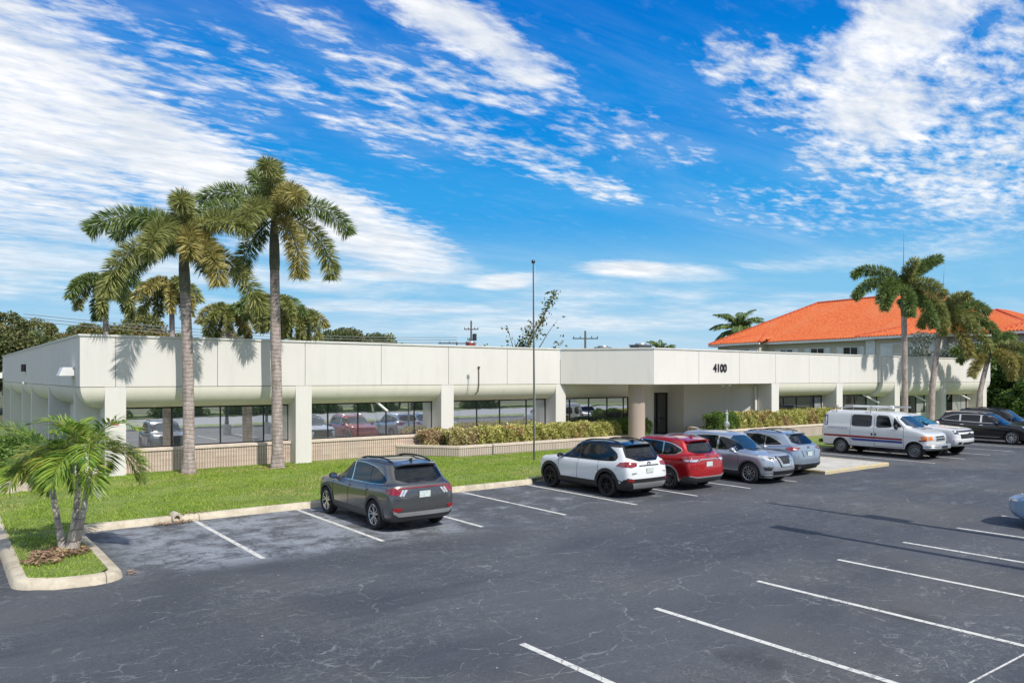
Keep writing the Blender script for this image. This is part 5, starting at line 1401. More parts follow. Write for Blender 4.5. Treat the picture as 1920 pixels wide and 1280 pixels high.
    def arches(s, ys, z, r0, r1, m, zmin=.30, off=.014):
        for y in ys:
            pts = []
            lo = math.asin(max(-1, (zmin-z)/r1)); lo2 = math.asin(max(-1, (zmin-z)/r0))
            a = [lo+(math.pi-2*lo)*i/16 for i in range(17)]; b = [lo2+(math.pi-2*lo2)*i/16 for i in range(17)]
            poly = [(y+r1*math.cos(t), z+r1*math.sin(t)) for t in a]+[(y+r0*math.cos(t), z+r0*math.sin(t)) for t in b[::-1]]
            s.both('wheel_arch_trim', poly, m, off, skirt=.03, step=.2)

def suv_rows(L, W, H, belt, hood, cowl, wsx, rrf, tail=None, ground=.22, beltr=None, nose=0.0, rake=.0, tw=.72, hoodw=.93):
    """generic crossover; cowl: y of windscreen foot, wsx: y of its top, rrf: y of rear roof edge, tail: y of rear glass foot"""
    hl, hw = L/2, W/2; beltr = beltr or belt+.08; tail = tail if tail is not None else -hl+.18
    zt = H
    def lerp(a, b, t): return a+(b-a)*t
    g0 = belt+.05
    rows = [
        dict(w=.84*hw, yr=-hl+.30, yf=hl-.34, z=ground, cr=.2, cf=.25),
        dict(w=.93*hw, yr=-hl+.13, yf=hl-.14, z=ground+.045, cr=.2, cf=.28),
        dict(w=.975*hw, yr=-hl+.03, yf=hl-.03, z=ground+.20, cr=.2, cf=.32, bf=.13),
        dict(w=.985*hw, yr=-hl+.0, yf=hl-.0, z=.56, cr=.2, cf=.34, bf=.14),
        dict(w=1.0*hw, yr=-hl+.02+rake*.2, yf=hl-.02-nose*.3, z=[(-hl, .78), (hl, .70)], cr=.2, cf=.34, bf=.14),
        dict(w=.99*hw, yr=-hl+.05+rake*.5, yf=hl-.06-nose*.6, z=[(-hl, (beltr-.16)), (cowl, belt-.13), (hl, hood-.14)], cr=.2, cf=.32, bf=.14),
        dict(w=.965*hw, yr=-hl+.08+rake*.8, yf=hl-.13-nose, z=[(-hl, beltr-.06), (-.3, belt-.05), (cowl, belt-.04), (hl-.2, hood-.05)], cr=.2, cf=.30, bf=.13),
        dict(w=.93*hw, yr=-hl+.11+rake, yf=hl-.24-nose*1.2, z=[(-hl, beltr), (-.3, belt+.0), (cowl, belt+.01), (lerp(cowl, hl, .6), hood+.01), (hl-.2, hood-.015)], cr=.2, cf=.30, bf=.13, crown=.0),
        dict(w=.89*hw, yr=tail, yf=cowl+.04, z=[(-hl, beltr+.03), (-.3, g0), (cowl-.2, g0), (cowl, belt+.05)], cr=.22, cf=.22, bf=.16, crown=.01),
        dict(w=lerp(.865, tw+.03, .42)*hw, yr=lerp(tail, rrf, .42), yf=lerp(cowl, wsx, .42), z=[(-hl, lerp(beltr, zt, .40)), (0, lerp(g0, zt, .42))], cr=.2, cf=.2, bf=.16),
        dict(w=lerp(.865, tw+.03, .86)*hw, yr=lerp(tail, rrf, .88), yf=lerp(cowl, wsx, .90), z=[(rrf, lerp(beltr, zt, .86)), (0, lerp(g0, zt, .88)), (wsx, lerp(g0, zt, .84))], cr=.18, cf=.18, bf=.15),
        dict(w=(tw-.02)*hw, yr=rrf+.02, yf=wsx-.06, z=[(rrf, zt-.07), (rrf+.8, zt-.025), (wsx-1.0, zt-.02), (wsx, zt-.085)], cr=.15, cf=.15, bf=.12, crown=.01),
        dict(w=(tw-.16)*hw, yr=rrf+.20, yf=wsx-.24, z=[(rrf, zt-.035), (rrf+.9, zt-.0), (wsx-1.1, zt-.0), (wsx-.2, zt-.05)], cr=.15, cf=.15, bf=.10, crown=.012),
    ]
    return rows
def dlo(y0, z0, y1, zt, ym, y2, y3, z3, z0b=None):
    """side glass outline: front foot, top front, crown, rear top, rear tip"""
    return [(y0, z0), (y0-.02, z0+.05), ((y0*.45+y1*.55), z0+(zt-z0)*.62), (y1, zt-.04), (ym, zt), ((ym+y2)/2, zt-.005), (y2, zt-.05), (y3, z3), (y3+.04, z3-.06), (y2+.1, (z0b or z0)+.03)]
def grow(poly, d):
    n = len(poly); out = []; A = sum(poly[i][0]*poly[(i+1) % n][1]-poly[(i+1) % n][0]*poly[i][1] for i in range(n)); sg = 1 if A > 0 else -1
    for i in range(n):
        a = Vector(poly[i-1]); b = Vector(poly[i]); c = Vector(poly[(i+1) % n])
        n1 = Vector(((b-a).y, -(b-a).x)).normalized(); n2 = Vector(((c-b).y, -(c-b).x)).normalized(); m_ = (n1+n2)
        m_ = m_.normalized() if m_.length > .1 else n1
        out.append((b.x+sg*m_.x*d, b.y+sg*m_.y*d))
    return out
def side_glass(car, poly, pillars, trim, tw=.028, glass=None):
    poly = chaikin(poly, 1, .16)
    car.both('window_trim', grow(poly, tw), trim, .004, step=.12)
    bounds = [9]+[p for p in pillars]+[-9]
    cuts = [9.0]; 
    for y, hw in pillars: cuts += [y+hw, y-hw]
    cuts.append(-9.0)
    for i in range(0, len(cuts), 2):
        q = clip(clip(poly, 0, cuts[i], '<'), 0, cuts[i+1], '>')
        if len(q) > 2: car.both('side_window', q, glass or CG, .014, step=.08)
def emblem(car, kind, y, z, view, s=1.0, parent=None):
    """small chrome badge standing on the panel; view B or F"""
    yy = y; sg = -1 if view == 'B' else 1
    mb = MB()
    def ring(rx, rz, w):
        n = 20; vs = []
        for k in range(n):
            t = 2*math.pi*k/n
            for q in (1-w, 1+w): vs += [(rx*q*math.cos(t), yy, z+rz*q*math.sin(t)), (rx*q*math.cos(t), yy+sg*.012, z+rz*q*math.sin(t))]
        fs = []
        for k in range(n):
            a = 4*k; b = 4*((k+1) % n); fs += [(a, b, b+1, a+1), (a+2, a+3, b+3, b+2), (a+1, b+1, b+3, a+3)]
        mb.add(vs, fs)
    if kind == 'oval_h':
        ring(.085*s, .045*s, .12); 
        for q in (-1, 1): mb.obox((q*.028*s, yy+sg*.006, z), (.012*s, 0, 0.0), (0, .006, 0), (.012*s, 0, .030*s))
        mb.obox((0, yy+sg*.006, z), (.03*s, 0, 0), (0, .006, 0), (0, 0, .007*s))
    elif kind == 'three_oval':
        ring(.08*s, .052*s, .10); ring(.032*s, .05*s, .12); ring(.058*s, .02*s, .14)
    elif kind == 'ring_bar':
        ring(.075*s, .075*s, .12); mb.box(-.10*s, .10*s, min(yy, yy+sg*.014), max(yy, yy+sg*.014), z-.014*s, z+.014*s)
    elif kind == 'caliper':
        for q in (-1, 1): mb.obox((q*.028*s, yy+sg*.006, z), (.009*s, 0, 0), (0, .006, 0), (-q*.022*s, 0, .045*s))
        mb.obox((0, yy+sg*.006, z), (.03*s, 0, 0), (0, .006, 0), (0, 0, .007*s)); ring(.075*s, .055*s, .07)
    elif kind == 'bowtie':
        pass
    mb.obj('badge', CH, parent or car.o)

A_W = .185
def suv_common(c, L, H, glassB=None, ws=None):
    pass

# --- 1 dark grey crossover, nose to the lawn
GR = paintmat('paint_gunmetal', (.135, .138, .142), .7, .26)
L, W, H = 4.58, 1.865, 1.665; hl = L/2
c = Car('parked_car', 'dark grey crossover parked alone before the lawn, with a full width red tail light', 9.42, 18.12, 1)
c.body(suv_rows(L, W, H, 1.01, .98, 1.02, .20, -1.70, tail=-2.13, beltr=1.13), [GR, PL], lambda p, n: 1 if p.z < .36 else 0, [(1.40, .365, .41, .56), (-1.36, .365, .41, .56)])
side_glass(c, [(1.00, 1.07), (.62, 1.30), (.24, 1.48), (-.10, 1.535), (-.60, 1.545), (-1.15, 1.50), (-1.62, 1.34), (-1.84, 1.20), (-1.70, 1.135), (-1.2, 1.10), (0, 1.075)], [(-.03, .05), (-1.05, .02)], CH, .012)
c.p('windscreen', [(-.66, 1.10), (.66, 1.10), (.55, 1.53), (-.55, 1.53)], 'F', CGB, .008, 1)
c.p('rear_window', [(-.66, 1.17), (.66, 1.17), (.56, 1.535), (-.56, 1.535)], 'B', CG, .008, 1)
c.spoiler(-1.70, .56, GR)
c.p('roof_glass', [(-.46, -1.25), (.46, -1.25), (.46, .0), (-.46, .0)], 'T', mat('sunroof_glass', (.02, .02, .018), .04, 0, 1.0), .007, 1)
c.p('light_bar', [(-.84, 1.045), (-.80, 1.07), (.80, 1.07), (.84, 1.045)], 'B', RL, .014)
c.mir('tail_light', [(.56, 1.03), (.90, 1.04), (.86, .93), (.74, .90), (.66, .91)], 'B', RL, .010)
c.mir('tail_light_lens', [(.44, 1.02), (.50, 1.02), (.60, .90), (.56, .87)], 'B', WL, .013); c.mir('tail_light_lens', [(.53, 1.02), (.585, 1.02), (.665, .89), (.63, .87)], 'B', WL, .015)
c.both('tail_light_side', [(-2.28, 1.05), (-2.04, 1.05), (-2.10, .99), (-2.18, .93), (-2.28, .92)], RL, .008)
c.p('rear_bumper', [(-.86, .56), (.86, .56), (.80, .30), (-.80, .30)], 'B', DP, .008)
c.p('skid_plate', [(-.82, .56), (-.70, .50), (.70, .50), (.82, .56), (.80, .48), (.68, .41), (-.68, .41), (-.80, .48)], 'B', SV, .022)
c.mir('reflector', [(.60, .60), (.82, .62), (.80, .53), (.66, .53)], 'B', RL, .02)
c.plate(-hl+.025, .90); emblem(c, 'oval_h', c.surf(0, 1.145, 'B'), 1.145, 'B', 1.0)
c.lettering('model_name', 'TUCSON', .07, -.58, .80, CH)
c.handles((.02, -.95), .94, GR); c.seams([[(.05, .40), (.0, 1.05)], [(-1.0, .42), (-.98, 1.08)], [(.98, .45), (.95, 1.04)], [(-1.0, .42), (.98, .42)]])
c.arches((1.40, -1.36), .365, .405, .485, DP); c.both('sill_cladding', [(.96, .44), (-.92, .44), (-.92, .26), (.96, .26)], DP, .012)
c.rails(.52, -1.62, .05, 1.6, PL, .022); c.antenna(-1.55, PL); c.mirror(.86, .82, 1.10, PL)
c.mir('headlight', [(.50, .72), (.80, .74), (.80, .60), (.55, .62)], 'F', HL); c.p('grille', [(-.60, .90), (.60, .90), (.50, .52), (-.50, .52)], 'F', PL, .01)
c.mir('daytime_light', [(.55, .90), (.84, .92), (.82, .84), (.60, .82)], 'F', WL, .012)
c.wheels(1.40, -1.36, .365, .235, .815, 'loop', RIMS, n=5)

# --- 2 white crossover with a black roof
WH = paintmat('paint_white', (.74, .76, .77), 0, .25); BK = paintmat('paint_black', (.008, .008, .01), .2, .18)
L, W, H = 4.60, 1.86, 1.70; hl = L/2
c = Car('parked_car', 'white crossover with a black roof and black wheels, seen from behind beside the red one', 17.50, 18.35, 1)
m_, t_, p_ = newmat('paint_white_black_roof'); oz = t_.n('ShaderNodeSeparateXYZ', i_0=t_.n('ShaderNodeTexCoord').outputs['Object'])
k_ = t_.ss(t_.math('SUBTRACT', oz.outputs[2], t_.math('MULTIPLY', t_.ss(oz.outputs[1], .2, .9), .30)), 1.528, 1.534)
t_.set(p_.inputs['Base Color'], t_.mix(k_, (.74, .76, .77, 1), (.008, .008, .01, 1))); p_.inputs['Roughness'].default_value = .24; p_.inputs['Coat Weight'].default_value = .8; p_.inputs['Coat Roughness'].default_value = .05
def f(p, n): return 2 if p.z < .40 else 0
c.body(suv_rows(L, W, H, 1.05, 1.02, 1.02, .22, -1.70, tail=-2.10, beltr=1.14, tw=.74), [m_, BK, PL], f, [(1.38, .365, .43, .56), (-1.31, .365, .43, .56)])
side_glass(c, [(1.02, 1.10), (.62, 1.34), (.24, 1.52), (-.15, 1.565), (-1.22, 1.55), (-1.60, 1.34), (-1.66, 1.24), (-1.60, 1.15), (-.9, 1.12), (0, 1.11)], [(0.0, .05), (-.98, .025)], BK, .035)
c.p('hatch_surround', grow(chaikin([(-.68, 1.18), (.68, 1.18), (.58, 1.57), (-.58, 1.57)], 1), .05), 'B', BK, .006)
c.p('windscreen', [(-.66, 1.13), (.66, 1.13), (.56, 1.56), (-.56, 1.56)], 'F', CGB, .008, 1)
c.p('rear_window', [(-.68, 1.18), (.68, 1.18), (.56, 1.54), (-.56, 1.54)], 'B', CG, .012, 1)
c.spoiler(-1.70, .56, BK)
c.mir('tail_light', [(.50, 1.10), (.88, 1.13), (.86, .98), (.72, .96), (.52, 1.0)], 'B', RL, .012)
c.both('tail_light_side', [(-2.26, 1.14), (-1.86, 1.10), (-1.72, .99), (-1.95, .97), (-2.26, .98)], RL, .012)
c.p('plate_garnish', [(-.42, .99), (.42, .99), (.42, 1.02), (-.42, 1.02)], 'B', PL, .016); emblem(c, 'three_oval', c.surf(0, 1.06, 'B'), 1.06, 'B')
c.p('rear_bumper', [(-.92, .66), (-.70, .62), (.70, .62), (.92, .66), (.84, .28), (-.84, .28)], 'B', PL, .014)
c.p('skid_plate', [(-.72, .50), (.72, .50), (.64, .34), (-.64, .34)], 'B', SV, .030); c.mir('reflector', [(.66, .60), (.84, .62), (.84, .555), (.68, .545)], 'B', RL, .026)
c.both('bumper_corner', [(-2.30, .64), (-2.05, .60), (-1.78, .40), (-1.78, .26), (-2.30, .28)], PL, .012)
c.plate(-hl+.01, .86); c.handles((.05, -.88), .97, WH); c.seams([[(.05, .44), (.0, 1.08)], [(-.95, .46), (-.93, 1.12)], [(.96, .5), (.95, 1.06)], [(.62, .64), (-.62, .64)]][:3])
c.lettering('model_name', 'RAV4', .075, -.64, .76, PL); c.lettering('hybrid_badge', 'HYBRID', .05, .64, .78, CH)
c.arches((1.38, -1.31), .365, .425, .53, PL, off=.022); c.both('sill_cladding', [(.90, .46), (-.84, .46), (-.84, .25), (.90, .25)], PL, .018)
c.rails(.53, -1.50, .05, 1.6, PL, .02); c.antenna(-1.5, BK); c.mirror(.86, .80, 1.13, BK)
c.p('rear_wiper', [(-.05, 1.22), (-.02, 1.245), (.42, 1.20), (.42, 1.185)], 'B', PL, .03)
c.mir('headlight', [(.45, .92), (.86, .96), (.84, .84), (.50, .82)], 'F', HL); c.p('grille', [(-.50, .90), (.50, .90), (.62, .50), (-.62, .50)], 'F', PL, .01)
c.wheels(1.38, -1.31, .365, .235, .815, 'double', RIMD, n=5)

# --- 3 red crossover
RD = paintmat('paint_red', (.42, .012, .016), .25, .22)
L, W, H = 4.64, 1.84, 1.70; hl = L/2
rog = suv_rows(L, W, H, 1.04, 1.0, 1.05, .25, -1.70, tail=-2.06, beltr=1.15, tw=.73, nose=.03)
c = Car('parked_car', 'bright red crossover between the white one and the silver one, seen from behind', 20.28, 18.32, 1)
c.body(rog, [RD, PL], lambda p, n: 1 if p.z < .33 else 0, [(1.40, .36, .40, .56), (-1.31, .36, .40, .56)])
side_glass(c, [(1.04, 1.10), (.64, 1.34), (.26, 1.52), (-.12, 1.565), (-.8, 1.555), (-1.38, 1.49), (-1.72, 1.35), (-1.78, 1.28), (-1.55, 1.16), (-.9, 1.125), (0, 1.105)], [(0.0, .05), (-1.0, .03)], CH, .022)
c.p('windscreen', [(-.66, 1.13), (.66, 1.13), (.56, 1.56), (-.56, 1.56)], 'F', CGB, .008, 1)
c.p('rear_window', [(-.64, 1.19), (.64, 1.19), (.55, 1.54), (-.55, 1.54)], 'B', CG, .010, 1)
c.spoiler(-1.70, .56, RD)
c.mir('tail_light', [(.42, 1.09), (.60, 1.15), (.90, 1.13), (.90, .95), (.58, .93)], 'B', RL, .012); c.mir('tail_light_lens', [(.50, 1.03), (.86, 1.02), (.86, .965), (.60, .95)], 'B', WL, .016)
c.both('tail_light_side', [(-2.26, 1.13), (-1.98, 1.12), (-1.76, 1.03), (-1.96, .94), (-2.26, .95)], RL, .010); c.both('tail_light_lens', [(-2.26, 1.02), (-1.92, 1.02), (-2.0, .965), (-2.26, .965)], WL, .014)
c.p('plate_garnish', [(-.45, 1.00), (.45, 1.00), (.45, 1.03), (-.45, 1.03)], 'B', CH, .02); emblem(c, 'ring_bar', c.surf(0, 1.09, 'B'), 1.09, 'B')
c.p('rear_bumper', [(-.88, .50), (-.60, .44), (.60, .44), (.88, .50), (.80, .28), (-.80, .28)], 'B', DP, .012); c.p('skid_plate', [(-.90, .53), (-.60, .47), (.60, .47), (.90, .53), (.90, .50), (.60, .43), (-.60, .43), (-.90, .50)], 'B', SV, .022)
c.both('bumper_corner', [(-2.30, .52), (-1.90, .44), (-1.76, .30), (-2.30, .28)], DP, .010)
c.lettering('model_name', 'ROGUE', .06, -.62, .74, CH); c.lettering('trim_badge', 'SV', .07, .66, .80, CH)
c.plate(-hl+.02, .86); c.handles((.02, -.92), .98, CH); c.seams([[(.05, .40), (.0, 1.08)], [(-.98, .42), (-.96, 1.12)], [(.98, .5), (.95, 1.06)]])
c.arches((1.40, -1.31), .36, .398, .455, SV, off=.012); c.both('sill_cladding', [(.96, .40), (-.88, .40), (-.88, .24), (.96, .24)], DP, .012)
c.rails(.53, -1.50, .05, 1.6, SV, .02); c.antenna(-1.5, RD); c.mirror(.86, .80, 1.13, RD)
c.wheels(1.40, -1.31, .36, .225, .81, 'twist', RIMG, n=9)

# --- 4 silver crossover backed in
SI = paintmat('paint_silver', (.50, .53, .57), .65, .28)
c = Car('parked_car', 'silver crossover backed in beside the red one, its chrome V grille facing the lot', 23.55, 17.62, -1)
c.body(rog, [SI, PL], lambda p, n: 1 if p.z < .30 else 0, [(1.40, .36, .40, .56), (-1.31, .36, .40, .56)])
side_glass(c, [(1.04, 1.10), (.64, 1.34), (.26, 1.52), (-.12, 1.565), (-.8, 1.555), (-1.38, 1.49), (-1.72, 1.35), (-1.78, 1.28), (-1.55, 1.16), (-.9, 1.125), (0, 1.105)], [(0.0, .05), (-1.0, .03)], CH, .022)
c.p('windscreen', [(-.69, 1.10), (.69, 1.10), (.57, 1.57), (-.57, 1.57)], 'F', CGB, .008, 1)
c.p('rear_window', [(-.64, 1.19), (.64, 1.19), (.55, 1.54), (-.55, 1.54)], 'B', CG, .010, 1)
c.p('grille', [(-.42, .95), (.42, .95), (.30, .60), (-.30, .60)], 'F', PL, .012)
c.p('grille_v', [(-.40, .96), (-.30, .96), (-.19, .70), (.19, .70), (.30, .96), (.40, .96), (.26, .62), (-.26, .62)], 'F', CH, .026); emblem(c, 'ring_bar', c.surf(0, .83, 'F'), .83, 'F', 1.1)
c.mir('headlight', [(.46, .94), (.80, 1.0), (.86, .95), (.78, .84), (.50, .84)], 'F', WL, .012); c.both('headlight_side', [(2.25, .96), (1.95, 1.0), (1.80, .99), (2.02, .87), (2.25, .84)], WL, .010)
c.mir('headlamp_inner', [(.52, .92), (.68, .94), (.68, .87), (.55, .86)], 'F', HL, .016)
c.p('lower_grille', [(-.62, .48), (.62, .48), (.56, .33), (-.56, .33)], 'F', PL, .014); c.p('bumper_lip', [(-.80, .34), (.80, .34), (.74, .27), (-.74, .27)], 'F', SV, .02)
c.mir('fog_light', [(.62, .58), (.84, .60), (.82, .50), (.66, .49)], 'F', PL, .014); c.mir('fog_trim', [(.60, .62), (.84, .645), (.84, .615), (.62, .60)], 'F', CH, .018)
c.handles((.02, -.92), .98, SI); c.seams([[(.05, .40), (.0, 1.08)], [(-.98, .42), (-.96, 1.12)], [(.98, .5), (.95, 1.06)]])
c.arches((1.40, -1.31), .36, .398, .455, DP, off=.010); c.both('sill_cladding', [(.96, .40), (-.88, .40), (-.88, .24), (.96, .24)], DP, .012)
c.antenna(-1.5, SI); c.mirror(.86, .78, 1.13, SI)
c.mir('tail_light', [(.42, 1.09), (.60, 1.15), (.90, 1.13), (.90, .95), (.58, .93)], 'B', RL, .012)
mb = MB(); mb.tube([(-.55, 1.28, 1.10), (.1, 1.10, 1.17)], .012, 5); mb.tube([(.05, 1.28, 1.10), (.62, 1.08, 1.17)], .012, 5); mb.obj('wiper', PL, c.o)
c.wheels(1.40, -1.31, .36, .225, .81, 'straight', RIMS, n=10)

# --- 5 silver blue crossover
SB = paintmat('paint_silver_blue', (.36, .43, .52), .65, .26)
L, W, H = 4.74, 1.90, 1.66; hl = L/2
c = Car('parked_car', 'silver blue crossover seen from behind between the silver one and the concrete pad', 26.1, 18.35, 1)
c.body(suv_rows(L, W, H, 1.03, .99, 1.02, .18, -1.66, tail=-2.20, beltr=1.14, tw=.70, rake=.02), [SB, PL], lambda p, n: 1 if p.z < .34 else 0, [(1.42, .37, .41, .56), (-1.33, .37, .41, .56)])
side_glass(c, [(1.02, 1.09), (.6, 1.32), (.22, 1.48), (-.15, 1.53), (-.7, 1.52), (-1.2, 1.42), (-1.70, 1.22), (-1.62, 1.165), (-1.0, 1.12), (0, 1.10)], [(-.02, .05), (-.98, .025)], CH, .020)
c.p('windscreen', [(-.66, 1.12), (.66, 1.12), (.55, 1.53), (-.55, 1.53)], 'F', CGB, .008, 1)
c.p('rear_window', [(-.68, 1.19), (.68, 1.19), (.54, 1.52), (-.54, 1.52)], 'B', CG, .008, 1)
c.spoiler(-1.66, .56, SB)
c.mir('tail_light', [(.46, 1.08), (.90, 1.12), (.90, .98), (.78, .96)], 'B', RL, .012); c.both('tail_light_side', [(-2.32, 1.12), (-1.98, 1.10), (-1.88, 1.04), (-2.10, .97), (-2.32, .98)], RL, .010); c.mir('tail_light_lens', [(.66, 1.05), (.80, 1.06), (.82, .99), (.76, .98)], 'B', WL, .016)
emblem(c, 'caliper', c.surf(0, 1.06, 'B'), 1.06, 'B'); c.p('trunk_crease', [(-.45, .98), (.45, .98), (.36, .74), (.30, .74), (.38, .95), (-.38, .95), (-.30, .74), (-.36, .74)], 'B', SB, .02)
c.p('rear_bumper', [(-.88, .50), (-.6, .46), (.6, .46), (.88, .50), (.80, .28), (-.80, .28)], 'B', PL, .012); c.mir('exhaust_tip', [(.52, .40), (.68, .40), (.66, .33), (.54, .33)], 'B', CH, .03)
c.p('bumper_trim', [(-.88, .53), (-.5, .50), (.5, .50), (.88, .53), (.88, .505), (.5, .48), (-.5, .48), (-.88, .505)], 'B', CH, .022)
c.plate(-hl+.02, .85); c.handles((.02, -.92), .97, SB); c.seams([[(.05, .40), (.0, 1.06)], [(-.98, .42), (-.96, 1.10)], [(.98, .5), (.95, 1.05)]])
c.both('sill_cladding', [(.96, .38), (-.88, .38), (-.88, .24), (.96, .24)], PL, .012); c.rails(.52, -1.50, .0, 1.6, PL, .018); c.antenna(-1.62, SB); c.mirror(.87, .80, 1.12, SB)
c.wheels(1.42, -1.33, .37, .235, .83, 'double', RIMS, n=5)

# --- 6 white cargo van with stripes
VW = paintmat('paint_van_white', (.66, .67, .67), 0, .32)
hl = 2.70; hw = 1.0
V = [dict(w=.84*hw, yr=-2.48, yf=2.32, z=.34, cr=.12, cf=.2), dict(w=.94*hw, yr=-2.62, yf=2.52, z=.40, cr=.12, cf=.22),
     dict(w=.985*hw, yr=-2.64, yf=2.60, z=.62, cr=.10, cf=.26, bf=.10), dict(w=1.0*hw, yr=-2.64, yf=2.62, z=.86, cr=.10, cf=.26, bf=.10, tp=.02),
     dict(w=1.0*hw, yr=-2.64, yf=2.60, z=[(1.0, 1.10), (2.6, 1.04)], cr=.10, cf=.24, bf=.08, tp=.02), dict(w=.985*hw, yr=-2.63, yf=2.50, z=[(1.0, 1.26), (1.8, 1.22), (2.5, 1.14)], cr=.10, cf=.24, bf=.08, tp=.02),
     dict(w=.965*hw, yr=-2.62, yf=2.38, z=[(.9, 1.36), (1.8, 1.28), (2.5, 1.18)], cr=.10, cf=.22, bf=.08, tp=.02),
     dict(w=.94*hw, yr=-2.61, yf=1.76, z=[(0, 1.42), (1.76, 1.36)], cr=.10, cf=.16, bf=.12, crown=.01, tp=.01), dict(w=.90*hw, yr=-2.57, yf=1.40, z=[(0, 1.68), (1.4, 1.68)], cr=.10, cf=.16, bf=.12, tp=.01),
     dict(w=.85*hw, yr=-2.51, yf=1.06, z=[(0, 1.93), (1.1, 1.93)], cr=.10, cf=.16, bf=.12, tp=.01), dict(w=.79*hw, yr=-2.44, yf=.90, z=[(0, 2.04), (.9, 2.01)], cr=.12, cf=.16, bf=.10, tp=.01),
     dict(w=.62*hw, yr=-2.26, yf=.66, z=[(0, 2.085), (.7, 2.07)], cr=.12, cf=.14, bf=.08, crown=.01)]
c = Car('cargo_van', 'white cargo van with red and blue side stripes and a ladder on its roof rack', 36.2, 18.37, -1, 'van')
c.body(V, [VW, PL], lambda p, n: 1 if p.z < .42 else 0, [(1.90, .37, .44, .58), (-1.60, .37, .42, .58)])
c.both('side_window', chaikin([(.90, 1.38), (.70, 1.90), (.14, 1.92), (.14, 1.34)], 1, .12), CG, .008); c.both('side_window', chaikin([(-.08, 1.36), (-.08, 1.91), (-1.06, 1.91), (-1.06, 1.36)], 1, .10), CG, .008)
c.both('quarter_window', chaikin([(1.34, 1.42), (1.10, 1.68), (.95, 1.84), (.93, 1.42)], 1, .12), CG, .008)
c.p('windscreen', [(-.82, 1.40), (.82, 1.40), (.72, 1.88), (-.72, 1.88)], 'F', CGB, .008, 1); c.mir('rear_window', [(.10, 1.30), (.78, 1.30), (.72, 1.80), (.10, 1.80)], 'B', CG, .008, 1)
RS = mat('stripe_red', (.26, .012, .03), .4); BS = mat('stripe_blue', (.02, .055, .26), .4)
c.both('red_stripe', [(-2.56, .92), (-1.25, .92), (-1.14, .82), (-1.30, .82), (-2.56, .83)], RS, .006, step=.15)
c.both('red_stripe', [(-1.26, .92), (1.36, .90), (1.38, .81), (-1.14, .82)], RS, .0075, step=.15); c.both('blue_stripe', [(-1.10, .79), (1.36, .78), (1.38, .68), (-.98, .68)], BS, .006, step=.15)
c.both('red_stripe', [(2.08, .86), (2.46, .90), (2.40, .84), (2.12, .80)], RS, .006)
c.both('lettering_panel', [(-2.30, 1.30), (-1.20, 1.30), (-1.20, 1.18), (-2.30, 1.18)], mat('grey_lettering', (.30, .33, .38), .5), .006); c.both('lettering_panel', [(-2.285, 1.288), (-1.215, 1.288), (-1.215, 1.192), (-2.285, 1.192)], VW, .0075)
for i in range(15): c.p('lettering', [(-2.23+i*.066, 1.225), (-2.19+i*.066+(i % 3)*.004, 1.225), (-2.19+i*.066, 1.262+(i % 2)*.008), (-2.225+i*.066, 1.262)], 'R', BS, .009, skirt=0)
c.both('logo', chaikin([(-2.46, 1.36), (-2.46, 1.84), (-2.30, 1.84), (-2.28, 1.36)], 1, .08), BS, .006); c.both('logo_mark', [(-2.42, 1.50), (-2.42, 1.79), (-2.34, 1.79), (-2.33, 1.50)], VW, .009, 1); c.both('logo_mark', chaikin([(-2.43, 1.40), (-2.43, 1.48), (-2.33, 1.48), (-2.33, 1.40)], 2), VW, .009)
for y in (-1.28, -1.30): pass
c.seams([[(1.42, .50), (1.42, 1.36), (1.0, 1.88)], [(.07, .48), (.04, 1.92)], [(-1.12, .50), (-1.10, 1.92)], [(.07, .48), (1.42, .50)]], w=.014)
c.handles((.13,), 1.02, PL, .035); c.handles((-.04,), 1.02, PL, .035); c.both('door_handle', [(.10, .96), (.16, .96), (.16, 1.08), (.10, 1.08)], PL, .02); c.both('door_handle', [(-.07, .96), (-.01, .96), (-.01, 1.08), (-.07, 1.08)], PL, .02)
c.p('grille', [(-.40, 1.06), (.40, 1.06), (.38, .86), (-.38, .86)], 'F', PL, .010); c.p('grille_bar', [(-.42, 1.085), (.42, 1.085), (.42, 1.05), (-.42, 1.05)], 'F', VW, .02); c.p('grille_bar', [(-.36, .985), (.36, .985), (.36, .945), (-.36, .945)], 'F', SV, .024); c.mir('grille_bar', [(.38, 1.06), (.42, 1.06), (.42, .85), (.38, .85)], 'F', SV, .02); c.p('grille_bar', [(-.42, .875), (.42, .875), (.42, .845), (-.42, .845)], 'F', SV, .02)
c.mir('headlight', [(.46, 1.06), (.66, 1.06), (.66, .88), (.46, .88)], 'F', WL, .012); c.mir('indicator', [(.67, 1.06), (.86, 1.05), (.86, .88), (.67, .88)], 'F', OL, .012); c.both('indicator_side', [(2.44, 1.06), (2.20, 1.05), (2.18, .90), (2.44, .88)], OL, .010)
mb = MB(); pts = [(-.96, 2.30, .60), (-.93, 2.58, .60), (-.6, 2.72, .60), (.6, 2.72, .60), (.93, 2.58, .60), (.96, 2.30, .60)]
for z in (.54, .62): mb.tube([(x, y, z) for x, y, _ in pts], .075, 8)
mb.obj('front_bumper', SV, c.o, True, 60); mb = MB(); mb.box(-.25, .25, 2.79, 2.81, .52, .64); mb.obj('licence_holder', PL, c.o)
mb = MB(); mb.tube([(-.95, -2.60, .56), (-.9, -2.72, .56), (.9, -2.72, .56), (.95, -2.60, .56)], .085, 8); mb.obj('rear_bumper', PL, c.o, True, 60)
c.mir('tail_light', [(.84, 1.25), (.95, 1.25), (.96, .85), (.86, .85)], 'B', RL, .012); c.both('tail_light_side', [(-2.66, 1.22), (-2.58, 1.22), (-2.58, .84), (-2.66, .84)], RL, .010)
c.mirror(.95, 1.12, 1.42, PL, .10, .06, .12)
